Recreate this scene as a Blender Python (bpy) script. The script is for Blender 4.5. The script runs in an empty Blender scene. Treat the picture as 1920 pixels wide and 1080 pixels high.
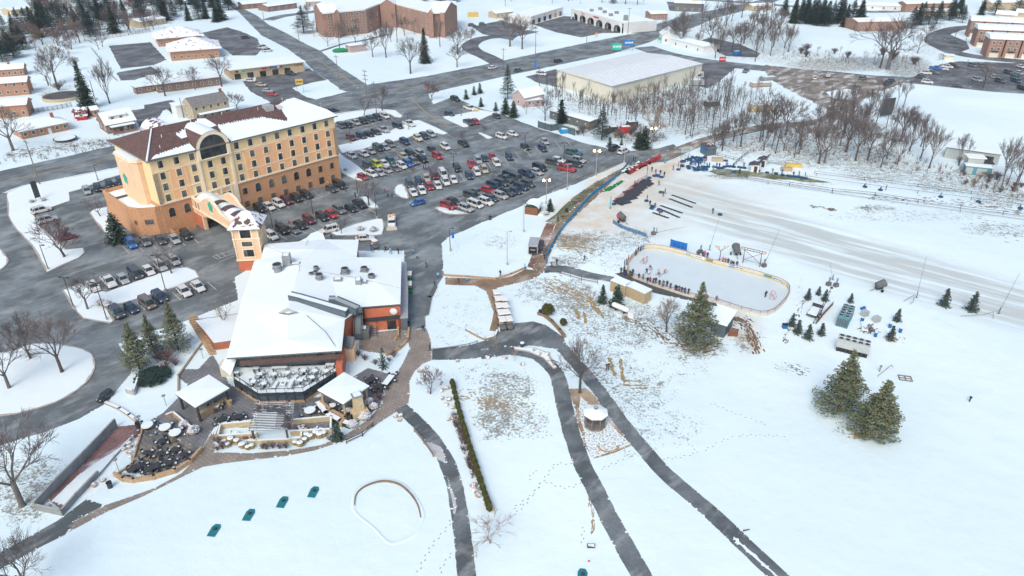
import bpy,math,random
import numpy as np
from mathutils import Vector,Matrix
rnd = random.Random(7)
SC = bpy.context.scene; COL = SC.collection
R = math.radians; pi = math.pi
# ---------------------------------------------------------------- camera, sky, sun, exposure
CAMH = 75.0; FPX = 1353.0; TILT = R(29.3)
cam = bpy.data.objects.new('camera',bpy.data.cameras.new('camera')); COL.objects.link(cam)
cam.location = (0,0,CAMH); cam.rotation_euler = (pi/2 - TILT,0,0)
cam.data.sensor_width = 36; cam.data.lens = 36*FPX/1920; cam.data.clip_start = 1; cam.data.clip_end = 6000
SC.camera = cam
w = bpy.data.worlds.new('World'); SC.world = w; w.use_nodes = True
nt = w.node_tree; sky = nt.nodes.new('ShaderNodeTexSky'); sky.sky_type = 'NISHITA'; sky.sun_disc = False
SUN_EL,SUN_AZ = R(46),R(200)
sky.sun_elevation = SUN_EL; sky.sun_rotation = SUN_AZ; sky.dust_density = 3.0; sky.ozone_density = 0.6; sky.air_density = 1.0
bg = nt.nodes['Background']; bg.inputs["Strength"].default_value = 0.15
nt.links.new(sky.outputs[0],bg.inputs['Color'])
sl = bpy.data.lights.new('sun','SUN'); so = bpy.data.objects.new('sun',sl); COL.objects.link(so)
sl.energy = 1.0; sl.angle = R(28); sl.color = (1.0,0.93,0.84)
so.rotation_euler = (pi/2 - SUN_EL,0,pi - SUN_AZ)
so.location = (0,0,300)
vs = SC.view_settings; vs.view_transform = 'Standard'; vs.look = 'None'; vs.gamma = 1; vs.use_curve_mapping = False
vs.exposure = 0.47
# ---------------------------------------------------------------- helpers
def P(x,y,z=0.0):
 u = (x-960)/FPX; v = (540-y)/FPX
 dy = math.cos(TILT)+v*math.sin(TILT); dz = -math.sin(TILT)+v*math.cos(TILT)
 t = (z-CAMH)/dz
 return Vector((u*t,dy*t,z))
def to_px(X,Y,Z=0.0):
 dz = Z-CAMH; c,s = math.cos(TILT),math.sin(TILT)
 d = Y*c-dz*s; up = Y*s+dz*c
 return 960+FPX*X/d,540-FPX*up/d
def ang(a,b,z=0):
 p,q = P(*a,z),P(*b,z); return math.atan2(q.y-p.y,q.x-p.x)
def heading(x,y,vx,vy):
 return ang((x-vx/2,y-vy/2),(x+vx/2,y+vy/2))
MATS = {}; HAZE = .0001
def node_mat(name):
 m = bpy.data.materials.new(name); m.use_nodes = True; MATS[name] = m
 n = m.node_tree.nodes; l = m.node_tree.links; b = n['Principled BSDF']
 return m,n,l,b
def coords(n,l,scale=(1,1,1),rot=(0,0,0)):
 t = n.new('ShaderNodeTexCoord'); mp = n.new('ShaderNodeMapping'); mp.inputs['Scale'].default_value = scale
 src = t.outputs['Object']
 if any(rot):
  mr = n.new('ShaderNodeMapping'); mr.inputs['Rotation'].default_value = rot; l.new(src,mr.inputs['Vector']); src = mr.outputs['Vector']
 l.new(src,mp.inputs['Vector']); return mp.outputs['Vector']
def noise(n,l,vec,scale,detail=4,rough=.55):
 t = n.new('ShaderNodeTexNoise'); t.inputs['Scale'].default_value = scale; t.inputs['Detail'].default_value = detail
 t.inputs['Roughness'].default_value = rough; l.new(vec,t.inputs['Vector']); return t.outputs['Fac']
def ramp(n,l,fac,stops):
 r = n.new('ShaderNodeValToRGB'); e = r.color_ramp.elements
 while len(e) < len(stops): e.new(0.5)
 for i,(p,c) in enumerate(stops):
  e[i].position = p; e[i].color = (c,c,c,1) if isinstance(c,(int,float)) else (*c,1)
 l.new(fac,r.inputs['Fac']); return r.outputs['Color']
def mixc(n,l,fac,a,b,mode='MIX'):
 m = n.new('ShaderNodeMix'); m.data_type = 'RGBA'; m.blend_type = mode
 for s,v in ((m.inputs[0],fac),(m.inputs[6],a),(m.inputs[7],b)):
  if isinstance(v,bpy.types.NodeSocket): l.new(v,s)
  elif isinstance(v,(int,float)): s.default_value = v
  else: s.default_value = (*v,1)
 return m.outputs[2]
def mth(n,l,op,a,b=0.0,c=None,clamp=False):
 m = n.new('ShaderNodeMath'); m.operation = op; m.use_clamp = clamp
 for i,v in enumerate((a,b) if c is None else (a,b,c)):
  if isinstance(v,bpy.types.NodeSocket): l.new(v,m.inputs[i])
  else: m.inputs[i].default_value = v
 return m.outputs[0]
def bump(n,l,b,h,strength=.3,dist=.1):
 k = n.new('ShaderNodeBump'); k.inputs['Strength'].default_value = strength; k.inputs['Distance'].default_value = dist
 l.new(h,k.inputs['Height']); l.new(k.outputs[0],b.inputs['Normal'])
def mat(name,col,rough=.8,var=.18,scale=1.5,metal=0,spec=.4,stretch=(1,1,1),bmp=0,col2=None,snow=0):
 """plain surface with two scales of wear; snow>0 dusts upward faces through a broken mask"""
 m,n,l,b = node_mat(name); v = coords(n,l,stretch)
 f1 = noise(n,l,v,scale,5,.65); f2 = noise(n,l,v,scale*.17,3)
 c = mixc(n,l,ramp(n,l,f1,[(.3,0.0),(.7,1.0)]),tuple(x*(1-var) for x in col),col2 or tuple(min(1,x*(1+var)) for x in col))
 c = mixc(n,l,ramp(n,l,f2,[(.35,0.0),(.65,var)]),c,tuple(x*.72 for x in col))
 if snow:
  g = n.new('ShaderNodeNewGeometry'); sx = n.new('ShaderNodeSeparateXYZ'); l.new(g.outputs['Normal'],sx.inputs[0])
  k = mth(n,l,'MULTIPLY',ramp(n,l,sx.outputs[2],[(.25,0.0),(.5,1.0)]),ramp(n,l,noise(n,l,v,.55,5,.6),[(.62-snow*.3,0.0),(.66-snow*.3,1.0)]))
  c = mixc(n,l,k,c,(.8,.83,.86))
 l.new(c,b.inputs['Base Color']); b.inputs['Roughness'].default_value = rough; b.inputs['Metallic'].default_value = metal
 b.inputs['Specular IOR Level'].default_value = spec
 if bmp: bump(n,l,b,f1,bmp,.05)
 return m
def snow_mat(name,col=(.76,.865,.88),dirt=0.0,edge=None):
 m,n,l,b = node_mat(name); v = coords(n,l)
 f = noise(n,l,v,.35,4); f2 = noise(n,l,v,3.5,5,.7)
 c = mixc(n,l,ramp(n,l,f,[(.3,0.0),(.7,1.0)]),tuple(x*.965 for x in col),col)
 if dirt:
  c = mixc(n,l,ramp(n,l,f2,[(.66-dirt*.3,0.0),(.74-dirt*.3,1.0)]),c,(.2,.17,.12))
 if edge:
  c = mixc(n,l,ramp(n,l,f2,edge[0]),c,edge[1])
 l.new(c,b.inputs['Base Color']); b.inputs['Roughness'].default_value = .75; b.inputs['Specular IOR Level'].default_value = .2
 h = mth(n,l,'MULTIPLY_ADD',f,1.5,f2); bump(n,l,b,h,.25,.12)
 return m
snow_mat('snow'); snow_mat('snow_speckled',dirt=.5); snow_mat('snow_roof',(.79,.885,.9))
def ground_mat():
 m,n,l,b = node_mat('snowfield'); v = coords(n,l)
 def att(nm):
  a = n.new('ShaderNodeAttribute'); a.attribute_name = nm; return a.outputs['Fac']
 big = noise(n,l,v,.02,3); mid = noise(n,l,v,.25,4); fine = noise(n,l,v,2.3,5,.75); fine2 = noise(n,l,v,.6,5,.7)
 c = mixc(n,l,ramp(n,l,big,[(.42,0.0),(.6,1.0)]),(.665,.81,.84),(.735,.865,.88))
 lv = coords(n,l,(.035,.42,1),(0,0,LANE)); ln = noise(n,l,lv,1.0,5,.6)
 k = mth(n,l,'MULTIPLY',att('lane'),ramp(n,l,ln,[(.38,0.1),(.54,1.0)]))
 c = mixc(n,l,mth(n,l,'MULTIPLY',k,1.0,clamp=True),c,(.50,.56,.545))
 k = mth(n,l,'MULTIPLY',att('tan'),ramp(n,l,mid,[(.3,.35),(.7,1.0)]),clamp=True)
 c = mixc(n,l,k,c,(.60,.50,.36))
 f = mth(n,l,'ADD',mth(n,l,'MULTIPLY',fine,.62),mth(n,l,'MULTIPLY',fine2,.38))
 thr = mth(n,l,'MULTIPLY_ADD',att('grass'),-.225,.65)
 k = ramp(n,l,mth(n,l,'MULTIPLY',mth(n,l,'SUBTRACT',f,thr),14.0,clamp=True),[(0,0.0),(1,1.0)])
 k = mth(n,l,'MULTIPLY',k,ramp(n,l,att('grass'),[(.03,0.0),(.2,.8)]))
 gc = mixc(n,l,mid,(.09,.075,.055),(.2,.165,.10))
 c = mixc(n,l,k,c,gc)
 l.new(c,b.inputs['Base Color']); b.inputs['Roughness'].default_value = .8; b.inputs['Specular IOR Level'].default_value = .15
 h = mth(n,l,'ADD',mth(n,l,'MULTIPLY',mid,2.2),mth(n,l,'MULTIPLY',fine,.4)); h = mth(n,l,'ADD',h,mth(n,l,'MULTIPLY',noise(n,l,v,.06,3),7.0)); bump(n,l,b,h,.22,.35)
 return m
LANE = -ang((1400,430),(1900,560))
ground_mat()
def road_mat(name,a,bcol,salt=(.38,.41,.40),saltk=.55,wet=.5,trk=None):
 m,n,l,b = node_mat(name); v = coords(n,l)
 f = noise(n,l,v,2.2,5,.7); f2 = noise(n,l,v,.11,5,.6); f3 = noise(n,l,coords(n,l,(.35,.9,1),(0,0,-R(46))),.35,5,.65)
 c = mixc(n,l,ramp(n,l,f,[(.3,0.0),(.7,1.0)]),a,bcol)
 c = mixc(n,l,ramp(n,l,f2,[(.4,0.0),(.56,.8)]),c,tuple(x*.55 for x in a))
 c = mixc(n,l,ramp(n,l,f3,[(.5,0.0),(.66,saltk)]),c,salt)
 l.new(c,b.inputs['Base Color'])
 b.inputs['Roughness'].default_value = wet; b.inputs['Specular IOR Level'].default_value = .35
 l.new(ramp(n,l,f2,[(.3,.42),(.6,.8)]),b.inputs['Roughness']); bump(n,l,b,f,.25,.02)
 return m
road_mat('asphalt_lot',(.165,.198,.208),(.235,.27,.278)); road_mat('asphalt_road',(.165,.2,.212),(.22,.255,.265),saltk=.5)
road_mat('asphalt_dark',(.13,.14,.15),(.18,.19,.2),saltk=.25); road_mat('cart_path',(.12,.145,.155),(.2,.225,.232),saltk=.55)
road_mat('mud',(.20,.18,.15),(.34,.29,.22),salt=(.75,.76,.76),saltk=.8); road_mat('dirt_path',(.27,.19,.12),(.36,.26,.17),salt=(.5,.45,.4),saltk=.5)
road_mat('red_path',(.26,.15,.11),(.33,.2,.15),salt=(.7,.68,.66),saltk=.7); road_mat('moss',(.16,.2,.10),(.24,.26,.15),salt=(.6,.6,.55),saltk=.5)
road_mat('red_mulch',(.2,.11,.105),(.34,.22,.2),salt=(.7,.72,.75),saltk=1.0); road_mat('tan_mulch',(.35,.26,.17),(.5,.4,.28),salt=(.8,.8,.82),saltk=1.0)
def paver_mat(name,a,b2,mortar,sc=1.0):
 m,n,l,b = node_mat(name); v = coords(n,l,(1,1,1),(0,0,R(35)))
 t = n.new('ShaderNodeTexBrick'); t.inputs['Scale'].default_value = sc; t.inputs['Color1'].default_value = (*a,1); t.inputs['Color2'].default_value = (*b2,1)
 t.inputs['Mortar'].default_value = (*mortar,1); t.inputs['Mortar Size'].default_value = .035; t.inputs['Brick Width'].default_value = .75; t.inputs['Row Height'].default_value = .6
 l.new(v,t.inputs['Vector']); f = noise(n,l,v,.25,5)
 c = mixc(n,l,ramp(n,l,f,[(.4,0.0),(.65,.6)]),t.outputs['Color'],tuple(x*.6 for x in a))
 l.new(c,b.inputs['Base Color']); b.inputs['Roughness'].default_value = .7
 return m
paver_mat('paver_tan',(.27,.235,.2),(.34,.30,.25),(.16,.14,.125)); paver_mat('paver_grey',(.18,.19,.2),(.25,.26,.265),(.1,.105,.11))
paver_mat('paver_mixed',(.15,.16,.17),(.36,.29,.19),(.09,.09,.1),.7); paver_mat('paver_yellow',(.33,.26,.15),(.27,.24,.17),(.15,.13,.11),.7)
def obj_color_mat(name,rough,metal=0,coat=0,var=.1,dark=1.0):
 m,n,l,b = node_mat(name); o = n.new('ShaderNodeObjectInfo'); f = noise(n,l,coords(n,l),2.0,3)
 c = mixc(n,l,ramp(n,l,f,[(.35,0.0),(.7,var)]),o.outputs['Color'],(.3,.3,.3))
 if dark != 1: c = mixc(n,l,1-dark,c,(.02,.02,.03))
 l.new(c,b.inputs['Base Color']); b.inputs['Roughness'].default_value = rough; b.inputs['Metallic'].default_value = metal
 b.inputs['Coat Weight'].default_value = coat
 return m
obj_color_mat('paint',.35,0,.5); obj_color_mat('cloth',.9,0,0); obj_color_mat('dyed',.7)
def glass_mat(name,col,rough=.12):
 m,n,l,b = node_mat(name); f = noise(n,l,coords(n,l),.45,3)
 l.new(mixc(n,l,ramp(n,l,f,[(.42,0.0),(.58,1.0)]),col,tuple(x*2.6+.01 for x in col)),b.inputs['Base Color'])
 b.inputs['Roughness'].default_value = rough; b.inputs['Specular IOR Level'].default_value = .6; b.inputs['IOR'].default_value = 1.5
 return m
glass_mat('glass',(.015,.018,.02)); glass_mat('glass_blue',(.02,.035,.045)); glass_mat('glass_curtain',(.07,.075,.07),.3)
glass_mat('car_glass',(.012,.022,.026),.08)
def emit_mat(name,col,s):
 m,n,l,b = node_mat(name); b.inputs['Base Color'].default_value = (*col,1); b.inputs['Emission Color'].default_value = (*col,1)
 f = noise(n,l,coords(n,l),5,2); l.new(mth(n,l,'MULTIPLY_ADD',f,s*.2,s),b.inputs['Emission Strength']); return m
emit_mat('lamp_glow',(1,.62,.22),22); emit_mat('small_glow',(1,.45,.12),6)
for a in [
('kerb',(.42,.39,.34),.85,.2),('concrete',(.42,.41,.39),.85,.2),('concrete_mid',(.24,.26,.26),.85,.25,.8),('concrete_dark',(.13,.14,.14),.85,.25,.8),
('brick_orange',(.56,.31,.17),.9,.22,2.5),('brick_red',(.36,.14,.085),.9,.22,2.5),('brick_brown',(.26,.17,.14),.9,.25,2.2),('brick_far',(.33,.2,.155),.9,.2,2.2),
('stucco_yellow',(.85,.64,.35),.9,.06,.8),('stucco_peach',(.86,.50,.27),.9,.06,.8),('stucco_cream',(.84,.73,.54),.9,.05,.8),('stucco_tan',(.76,.54,.35),.9,.07,.8),
('terracotta',(.52,.16,.085),.9,.12,1.0),('fieldstone',(.34,.28,.2),.9,.4,3.0),('stone_tan',(.44,.31,.19),.9,.3,3.0),('stone_buff',(.52,.42,.26),.9,.18,2.0),
('shingle',(.125,.075,.068),.9,.3,1.2),('shingle_grey',(.2,.2,.195),.9,.25,1.2),('fascia',(.15,.17,.165),.6,.1),('white_trim',(.72,.71,.68),.6,.05),
('siding_cream',(.66,.64,.53),.7,.05,.6),('siding_tan',(.52,.42,.28),.75,.08,.6),('siding_white',(.70,.72,.71),.6,.06,.8),('siding_pink',(.45,.35,.33),.8,.1),('siding_red',(.28,.05,.055),.75,.15),
('stone_house',(.44,.38,.27),.9,.15,3),('metal_grey',(.30,.32,.325),.5,.15,1,.4),('metal_light',(.5,.52,.52),.45,.1,1,.4),('metal_dark',(.045,.05,.055),.55,.2),('black',(.018,.018,.02),.6,.2),
('slate_panel',(.095,.13,.15),.55,.15),('pole_bronze',(.05,.045,.045),.5,.1),('pole_steel',(.42,.43,.43),.45,.1,1,.3),('wood_pole',(.2,.16,.125),.9,.25),('wood',(.24,.17,.11),.85,.25),
('wood_dark',(.075,.07,.068),.8,.3,1,0,.3,(1,1,1),0,None,.55),('wood_grey',(.2,.185,.17),.85,.25),('rubber',(.014,.014,.015),.85,.2),('hub',(.35,.35,.36),.4,.1,1,.6),
('brick_house',(.42,.23,.15),.9,.2,2.2),('bark',(.095,.082,.075),.95,.3,3),('bark_grey',(.15,.135,.125),.95,.3,3),('twig',(.15,.13,.125),.95,.25,2),('twig_red',(.15,.095,.10),.95,.25,2),('twig_tan',(.25,.19,.13),.95,.25,2),('twig_pale',(.33,.24,.19),.95,.2,2),
('blue_plastic',(.01,.13,.36),.5,.15),('tube_blue',(.008,.07,.16),.5,.3),('blue_net',(.02,.26,.5),.7,.2),('blue_net_grey',(.1,.2,.32),.7,.2),('red_net',(.5,.06,.08),.7,.2),('teal_metal',(.09,.27,.31),.6,.15),('green_turf',(.02,.2,.04),.9,.2,2),
('teal_pole',(.05,.4,.45),.5,.1),('turf_mat',(.015,.19,.22),.8,.2,2),('ice',(.60,.70,.71),.35,.04,.25,0,.35),('board',(.60,.56,.46),.6,.08),('board_yellow',(.55,.42,.16),.6,.1),('board_rail',(.3,.06,.05),.6,.1),('board_grey',(.42,.46,.45),.6,.1),
('green_sign',(.02,.42,.3),.6,.1),('ad_blue',(.02,.09,.32),.6,.2),('ad_teal',(.2,.36,.36),.6,.2),('ad_olive',(.26,.22,.12),.6,.2),('banner_blue',(.012,.16,.5),.6,.2),('sign_white',(.7,.7,.68),.6,.05),('sign_red',(.5,.03,.04),.6,.1),('sign_orange',(.75,.3,.05),.6,.1),('sign_yellow',(.62,.43,.12),.6,.1),('sign_teal',(.03,.35,.4),.6,.1),
('container_tan',(.43,.34,.21),.7,.12),('canvas_white',(.75,.76,.74),.7,.05),('green_canvas',(.01,.22,.08),.8,.15),('tan_seat',(.55,.43,.3),.7,.1),('skin',(.45,.27,.2),.6,.1),('dark_cloth',(.03,.032,.045),.9,.2),('hair',(.05,.03,.02),.9,.2),
('mat_black',(.045,.05,.058),.75,.25),('asphalt_patch',(.085,.087,.09),.75,.15),('yellow_line',(.50,.33,.09),.8,.25,2),('white_line',(.50,.50,.49),.8,.25,2),('slush',(.5,.51,.5),.7,.15),('earth',(.17,.12,.08),.95,.3,2),('straw',(.42,.31,.16),.95,.25,3),
('roof_dark',(.07,.075,.08),.8,.2,1,0,.3,(1,1,1),0,None,.35),('thatch',(.34,.25,.12),.95,.3,6),('footprint',(.33,.36,.4),.9,.15),('rock',(.36,.3,.24),.9,.3,2,0,.3,(1,1,1),0,None,.6),('rust',(.2,.09,.05),.8,.3),('lamp_amber',(.7,.4,.1),.5,.1)]:
 mat(*a)
mat('needles_green',(.08,.135,.10),.9,.4,.8); mat('needles_dark',(.022,.05,.042),.9,.4,.8); mat('needles_olive',(.19,.205,.11),.9,.4,.8); mat('needles_blue',(.09,.125,.11),.9,.35,.8)
mat('needles_far',(.025,.07,.075),.9,.4,.6); mat('hedge_green',(.085,.095,.025),.9,.35,2.0); mat('shrub_green',(.04,.06,.03),.9,.4,2.0,snow=.9)
mat('metal_roof',(.78,.84,.86),.6,.06,.5); mat('shingle_snow',(.13,.08,.07),.9,.3,1.2,snow=.62); mat('shingle_far',(.15,.14,.135),.9,.3,1.0,snow=.8)
def G(k): return MATS[k]
class M:
 """collects shapes and links them as ONE mesh object"""
 def __init__(s): s.v,s.f,s.m,s.names = [],[],[],[]
 def mi(s,mt):
  if mt not in s.names: s.names.append(mt)
  return s.names.index(mt)
 def add(s,vs_,fs,mt):
  o = len(s.v); k = s.mi(mt); s.v += [tuple(q) for q in vs_]; s.f += [tuple(i+o for i in f) for f in fs]; s.m += [k]*len(fs); return s
 def box(s,c,sz,mt,rz=0,taper=1.0):
  """c = centre of the bottom face"""
  x,y,z = sz[0]/2,sz[1]/2,sz[2]; ca,sa = math.cos(rz),math.sin(rz); vv = []
  for k,zz in ((1,0),(taper,z)):
   for a,b in ((-x,-y),(x,-y),(x,y),(-x,y)):
    a *= k; b *= k; vv.append((c[0]+a*ca-b*sa,c[1]+a*sa+b*ca,c[2]+zz))
  return s.add(vv,[(3,2,1,0),(4,5,6,7),(0,1,5,4),(1,2,6,5),(2,3,7,6),(3,0,4,7)],mt)
 def prism(s,pts,z0,z1,mt,top=None,bottom=False):
  n = len(pts); a = sum(pts[i][0]*pts[(i+1) % n][1]-pts[(i+1) % n][0]*pts[i][1] for i in range(n))
  if a < 0: pts = list(pts)[::-1]
  vv = [(p[0],p[1],z0) for p in pts]+[(p[0],p[1],z1) for p in pts]
  s.add(vv,[(i,(i+1) % n,(i+1) % n+n,i+n) for i in range(n)],mt)
  s.add(vv[n:],[tuple(range(n))],top or mt)
  if bottom: s.add(vv[:n],[tuple(range(n))[::-1]],mt)
  return s
 def rod(s,p,q,r0,r1,mt,n=6,caps=True):
  p,q = Vector(p),Vector(q); d = q-p
  if d.length < 1e-6: return s
  d.normalize(); u = d.orthogonal().normalized(); w_ = d.cross(u); vv = []
  for c,r in ((p,r0),(q,r1)):
   for i in range(n):
    t = 2*pi*i/n; vv.append(c+(u*math.cos(t)+w_*math.sin(t))*r)
  fs = [(i,(i+1) % n,(i+1) % n+n,i+n) for i in range(n)]
  if caps: fs += [tuple(range(n))[::-1],tuple(range(n,2*n))]
  return s.add(vv,fs,mt)
 def tube(s,pts,r,mt,n=5):
  for a,b in zip(pts,pts[1:]): s.rod(a,b,r,r,mt,n)
  return s
 def ball(s,c,r,mt,nu=8,nv=5,jit=0,z0=-1,rg=rnd):
  if isinstance(r,(int,float)): r = (r,r,r)
  vv = []; fs = []
  for j in range(nv+1):
   ph = -pi/2+pi*j/nv
   for i in range(nu):
    t = 2*pi*i/nu; k = 1+(rg.uniform(-jit,jit) if jit else 0)
    vv.append((c[0]+r[0]*k*math.cos(ph)*math.cos(t),c[1]+r[1]*k*math.cos(ph)*math.sin(t),c[2]+r[2]*k*max(z0,math.sin(ph))))
  for j in range(nv):
   for i in range(nu): fs.append((j*nu+i,j*nu+(i+1) % nu,(j+1)*nu+(i+1) % nu,(j+1)*nu+i))
  return s.add(vv,fs,mt)
 def quad(s,a,b,c,d,mt): return s.add([a,b,c,d],[(0,1,2,3)],mt)
 def build(s,name,parent=None,loc=None,smooth=False):
  me = bpy.data.meshes.new(name)
  vv = s.v
  if loc is not None: vv = [(x-loc[0],y-loc[1],z-loc[2]) for x,y,z in vv]
  me.from_pydata(vv,[],s.f)
  for nm in s.names: me.materials.append(G(nm))
  me.polygons.foreach_set('material_index',s.m)
  if smooth: me.polygons.foreach_set('use_smooth',[True]*len(s.f))
  me.update(); o = bpy.data.objects.new(name,me); COL.objects.link(o)
  if loc is not None: o.location = loc
  if parent: o.parent = parent
  return o
def tag(o,label=None,cat=None,group=None,kind=None):
 for k,v_ in (('label',label),('category',cat),('group',group),('kind',kind)):
  if v_: o[k] = v_
 return o
def thing(name,label,cat,loc=(0,0,0),rz=0,group=None,kind=None):
 o = bpy.data.objects.new(name,None); COL.objects.link(o); o.empty_display_size = .3
 o.location = loc; o.rotation_euler = (0,0,rz); return tag(o,label,cat,group,kind or 'thing')
def kids(o): return KIDS.get(o.name,[])
KIDS = {}
def tree_of(o):
 """remember a prototype's hierarchy once, so that copying needs no scene scan"""
 ch = [c for c in bpy.data.objects if c.parent == o]; KIDS[o.name] = ch
 for c in ch: tree_of(c)
 return o
def dup(o,loc=None,rz=None,sc=None,color=None,parent=None):
 c = o.copy(); COL.objects.link(c)
 if parent is not None: c.parent = parent
 if loc is not None: c.location = loc
 if rz is not None: c.rotation_euler = (0,0,rz)
 if sc is not None: c.scale = (sc,sc,sc) if isinstance(sc,(int,float)) else sc
 if color is not None: c.color = (*color,1)
 for k in kids(o): dup(k,parent=c,color=color)
 return c
PROTOS = []
def proto(o):
 tree_of(o); PROTOS.append(o); return o
def remove_protos():
 def rm(o):
  for k in kids(o): rm(k)
  bpy.data.objects.remove(o)
 for o in PROTOS: rm(o)
ORD = 'first second third fourth fifth sixth seventh eighth ninth tenth eleventh twelfth thirteenth fourteenth fifteenth sixteenth seventeenth eighteenth nineteenth'.split()
def nth(i):
 """0 -> first ..."""
 if i < 19: return ORD[i]
 t = {2: 'twent',3: 'thirt',4: 'fort',5: 'fift',6: 'sixt',7: 'sevent',8: 'eight',9: 'ninet'}[min(9,(i+1)//10)]; r = (i+1) % 10
 return t+'ieth' if r == 0 else t+'y-'+ORD[r-1]
def catmull(pts,step=8):
 out = []; q = [pts[0]]+list(pts)+[pts[-1]]
 for i in range(1,len(q)-2):
  for k in range(step):
   t = k/step; a,b,c,d = q[i-1],q[i],q[i+1],q[i+2]
   out.append(tuple(.5*((2*b[j])+(-a[j]+c[j])*t+(2*a[j]-5*b[j]+4*c[j]-d[j])*t*t+(-a[j]+3*b[j]-3*c[j]+d[j])*t**3) for j in range(len(a))))
 out.append(tuple(pts[-1])); return out
def wpts(px,z=0): return [P(x,y,z) for x,y in px]
def rough(pts,amp=.25,seg=2.5,rg=rnd):
 out = []; n = len(pts)
 for i in range(n):
  a,b = pts[i],pts[(i+1) % n]; L = (Vector(b[:2])-Vector(a[:2])).length; k = max(1,min(60,int(L/seg)))
  for j in range(k):
   t = j/k; x = a[0]+(b[0]-a[0])*t; y = a[1]+(b[1]-a[1])*t
   if amp: x += rg.uniform(-amp,amp); y += rg.uniform(-amp,amp)
   out.append((x,y))
 return out
LV = [0]; EDGES = []
def lift(lvl): LV[0] += 1; return lvl*.004+LV[0]*.00025
def sheet(name,px,lvl,mt,label,cat='ground',amp=.2,smooth=False,kind='structure'):
 if smooth: px = catmull(list(px)+[px[0]],5)[:-1]
 pts = rough(wpts(px),amp); m = M(); n = len(pts)
 a = sum(pts[i][0]*pts[(i+1) % n][1]-pts[(i+1) % n][0]*pts[i][1] for i in range(n))
 if a < 0: pts = pts[::-1]
 zl = lift(lvl); EDGES.append([(x,y,zl) for x,y in pts]); m.add([(x,y,zl) for x,y in pts],[tuple(range(n))],mt)
 return tag(m.build(name),label,cat,kind=kind)
def ribbon(pts_px,width,z=0,step=6):
 c = catmull([tuple(p) for p in pts_px],step); w_ = [P(x,y) for x,y in c]; n = len(w_); L,Rr = [],[]
 for i,p in enumerate(w_):
  d = (w_[min(n-1,i+1)]-w_[max(0,i-1)]); d.z = 0; d.normalize(); nn = Vector((-d.y,d.x,0))
  k = width if isinstance(width,(int,float)) else width[0]+(width[1]-width[0])*i/(n-1)
  L.append(p+nn*k/2); Rr.append(p-nn*k/2)
 return L,Rr
def road(name,px,width,lvl,mt,label,cat='road',amp=.12,step=6):
 L,Rr = ribbon(px,width,step=step); m = M(); n = len(L); z = lift(lvl)
 j = lambda p: (p.x+rnd.uniform(-amp,amp),p.y+rnd.uniform(-amp,amp),z)
 vv = [j(p) for p in L]+[j(p) for p in Rr]; EDGES.append(vv[:n]); EDGES.append(vv[n:])
 m.add(vv,[(i,i+n,i+n+1,i+1) for i in range(n-1)],mt)
 return tag(m.build(name),label,cat,kind='structure')
def island(px,label,mt='snow',smooth=False,h=.13,name='traffic_island',amp=.0,hump=0):
 if smooth: px = catmull(list(px)+[px[0]],4)[:-1]
 pts = rough(wpts(px),amp,3); n = len(pts)
 a = sum(pts[i][0]*pts[(i+1) % n][1]-pts[(i+1) % n][0]*pts[i][1] for i in range(n))
 if a < 0: pts = pts[::-1]
 m = M(); m.prism(pts,0,h,'kerb')
 c = (sum(p[0] for p in pts)/n,sum(p[1] for p in pts)/n); ins = []
 for i,p in enumerate(pts):
  a_,b_ = Vector(pts[i-1]),Vector(pts[(i+1) % n]); d = (b_-a_).normalized(); nn = Vector((-d.y,d.x)); k = rnd.uniform(.12,.5)
  ins.append((p[0]+nn.x*k,p[1]+nn.y*k))
 m.add([(x,y,h+.006) for x,y in ins],[tuple(range(n))],mt)
 return tag(m.build(name),label,'verge',kind='structure')
def markings(segs,wd,mt,name='road_markings',label='painted lines on the asphalt',lvl=4):
 """segs: pixel pairs"""
 m = M()
 for a,b in segs:
  p,q = P(*a),P(*b); d = (q-p); d.z = 0
  if d.length < .05: continue
  d.normalize(); nn = Vector((-d.y,d.x,0))*wd/2; z = Vector((0,0,.05))
  m.quad(p+nn+z,p-nn+z,q-nn+z,q+nn+z,mt)
 return tag(m.build(name),label,'markings',kind='structure')
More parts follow.
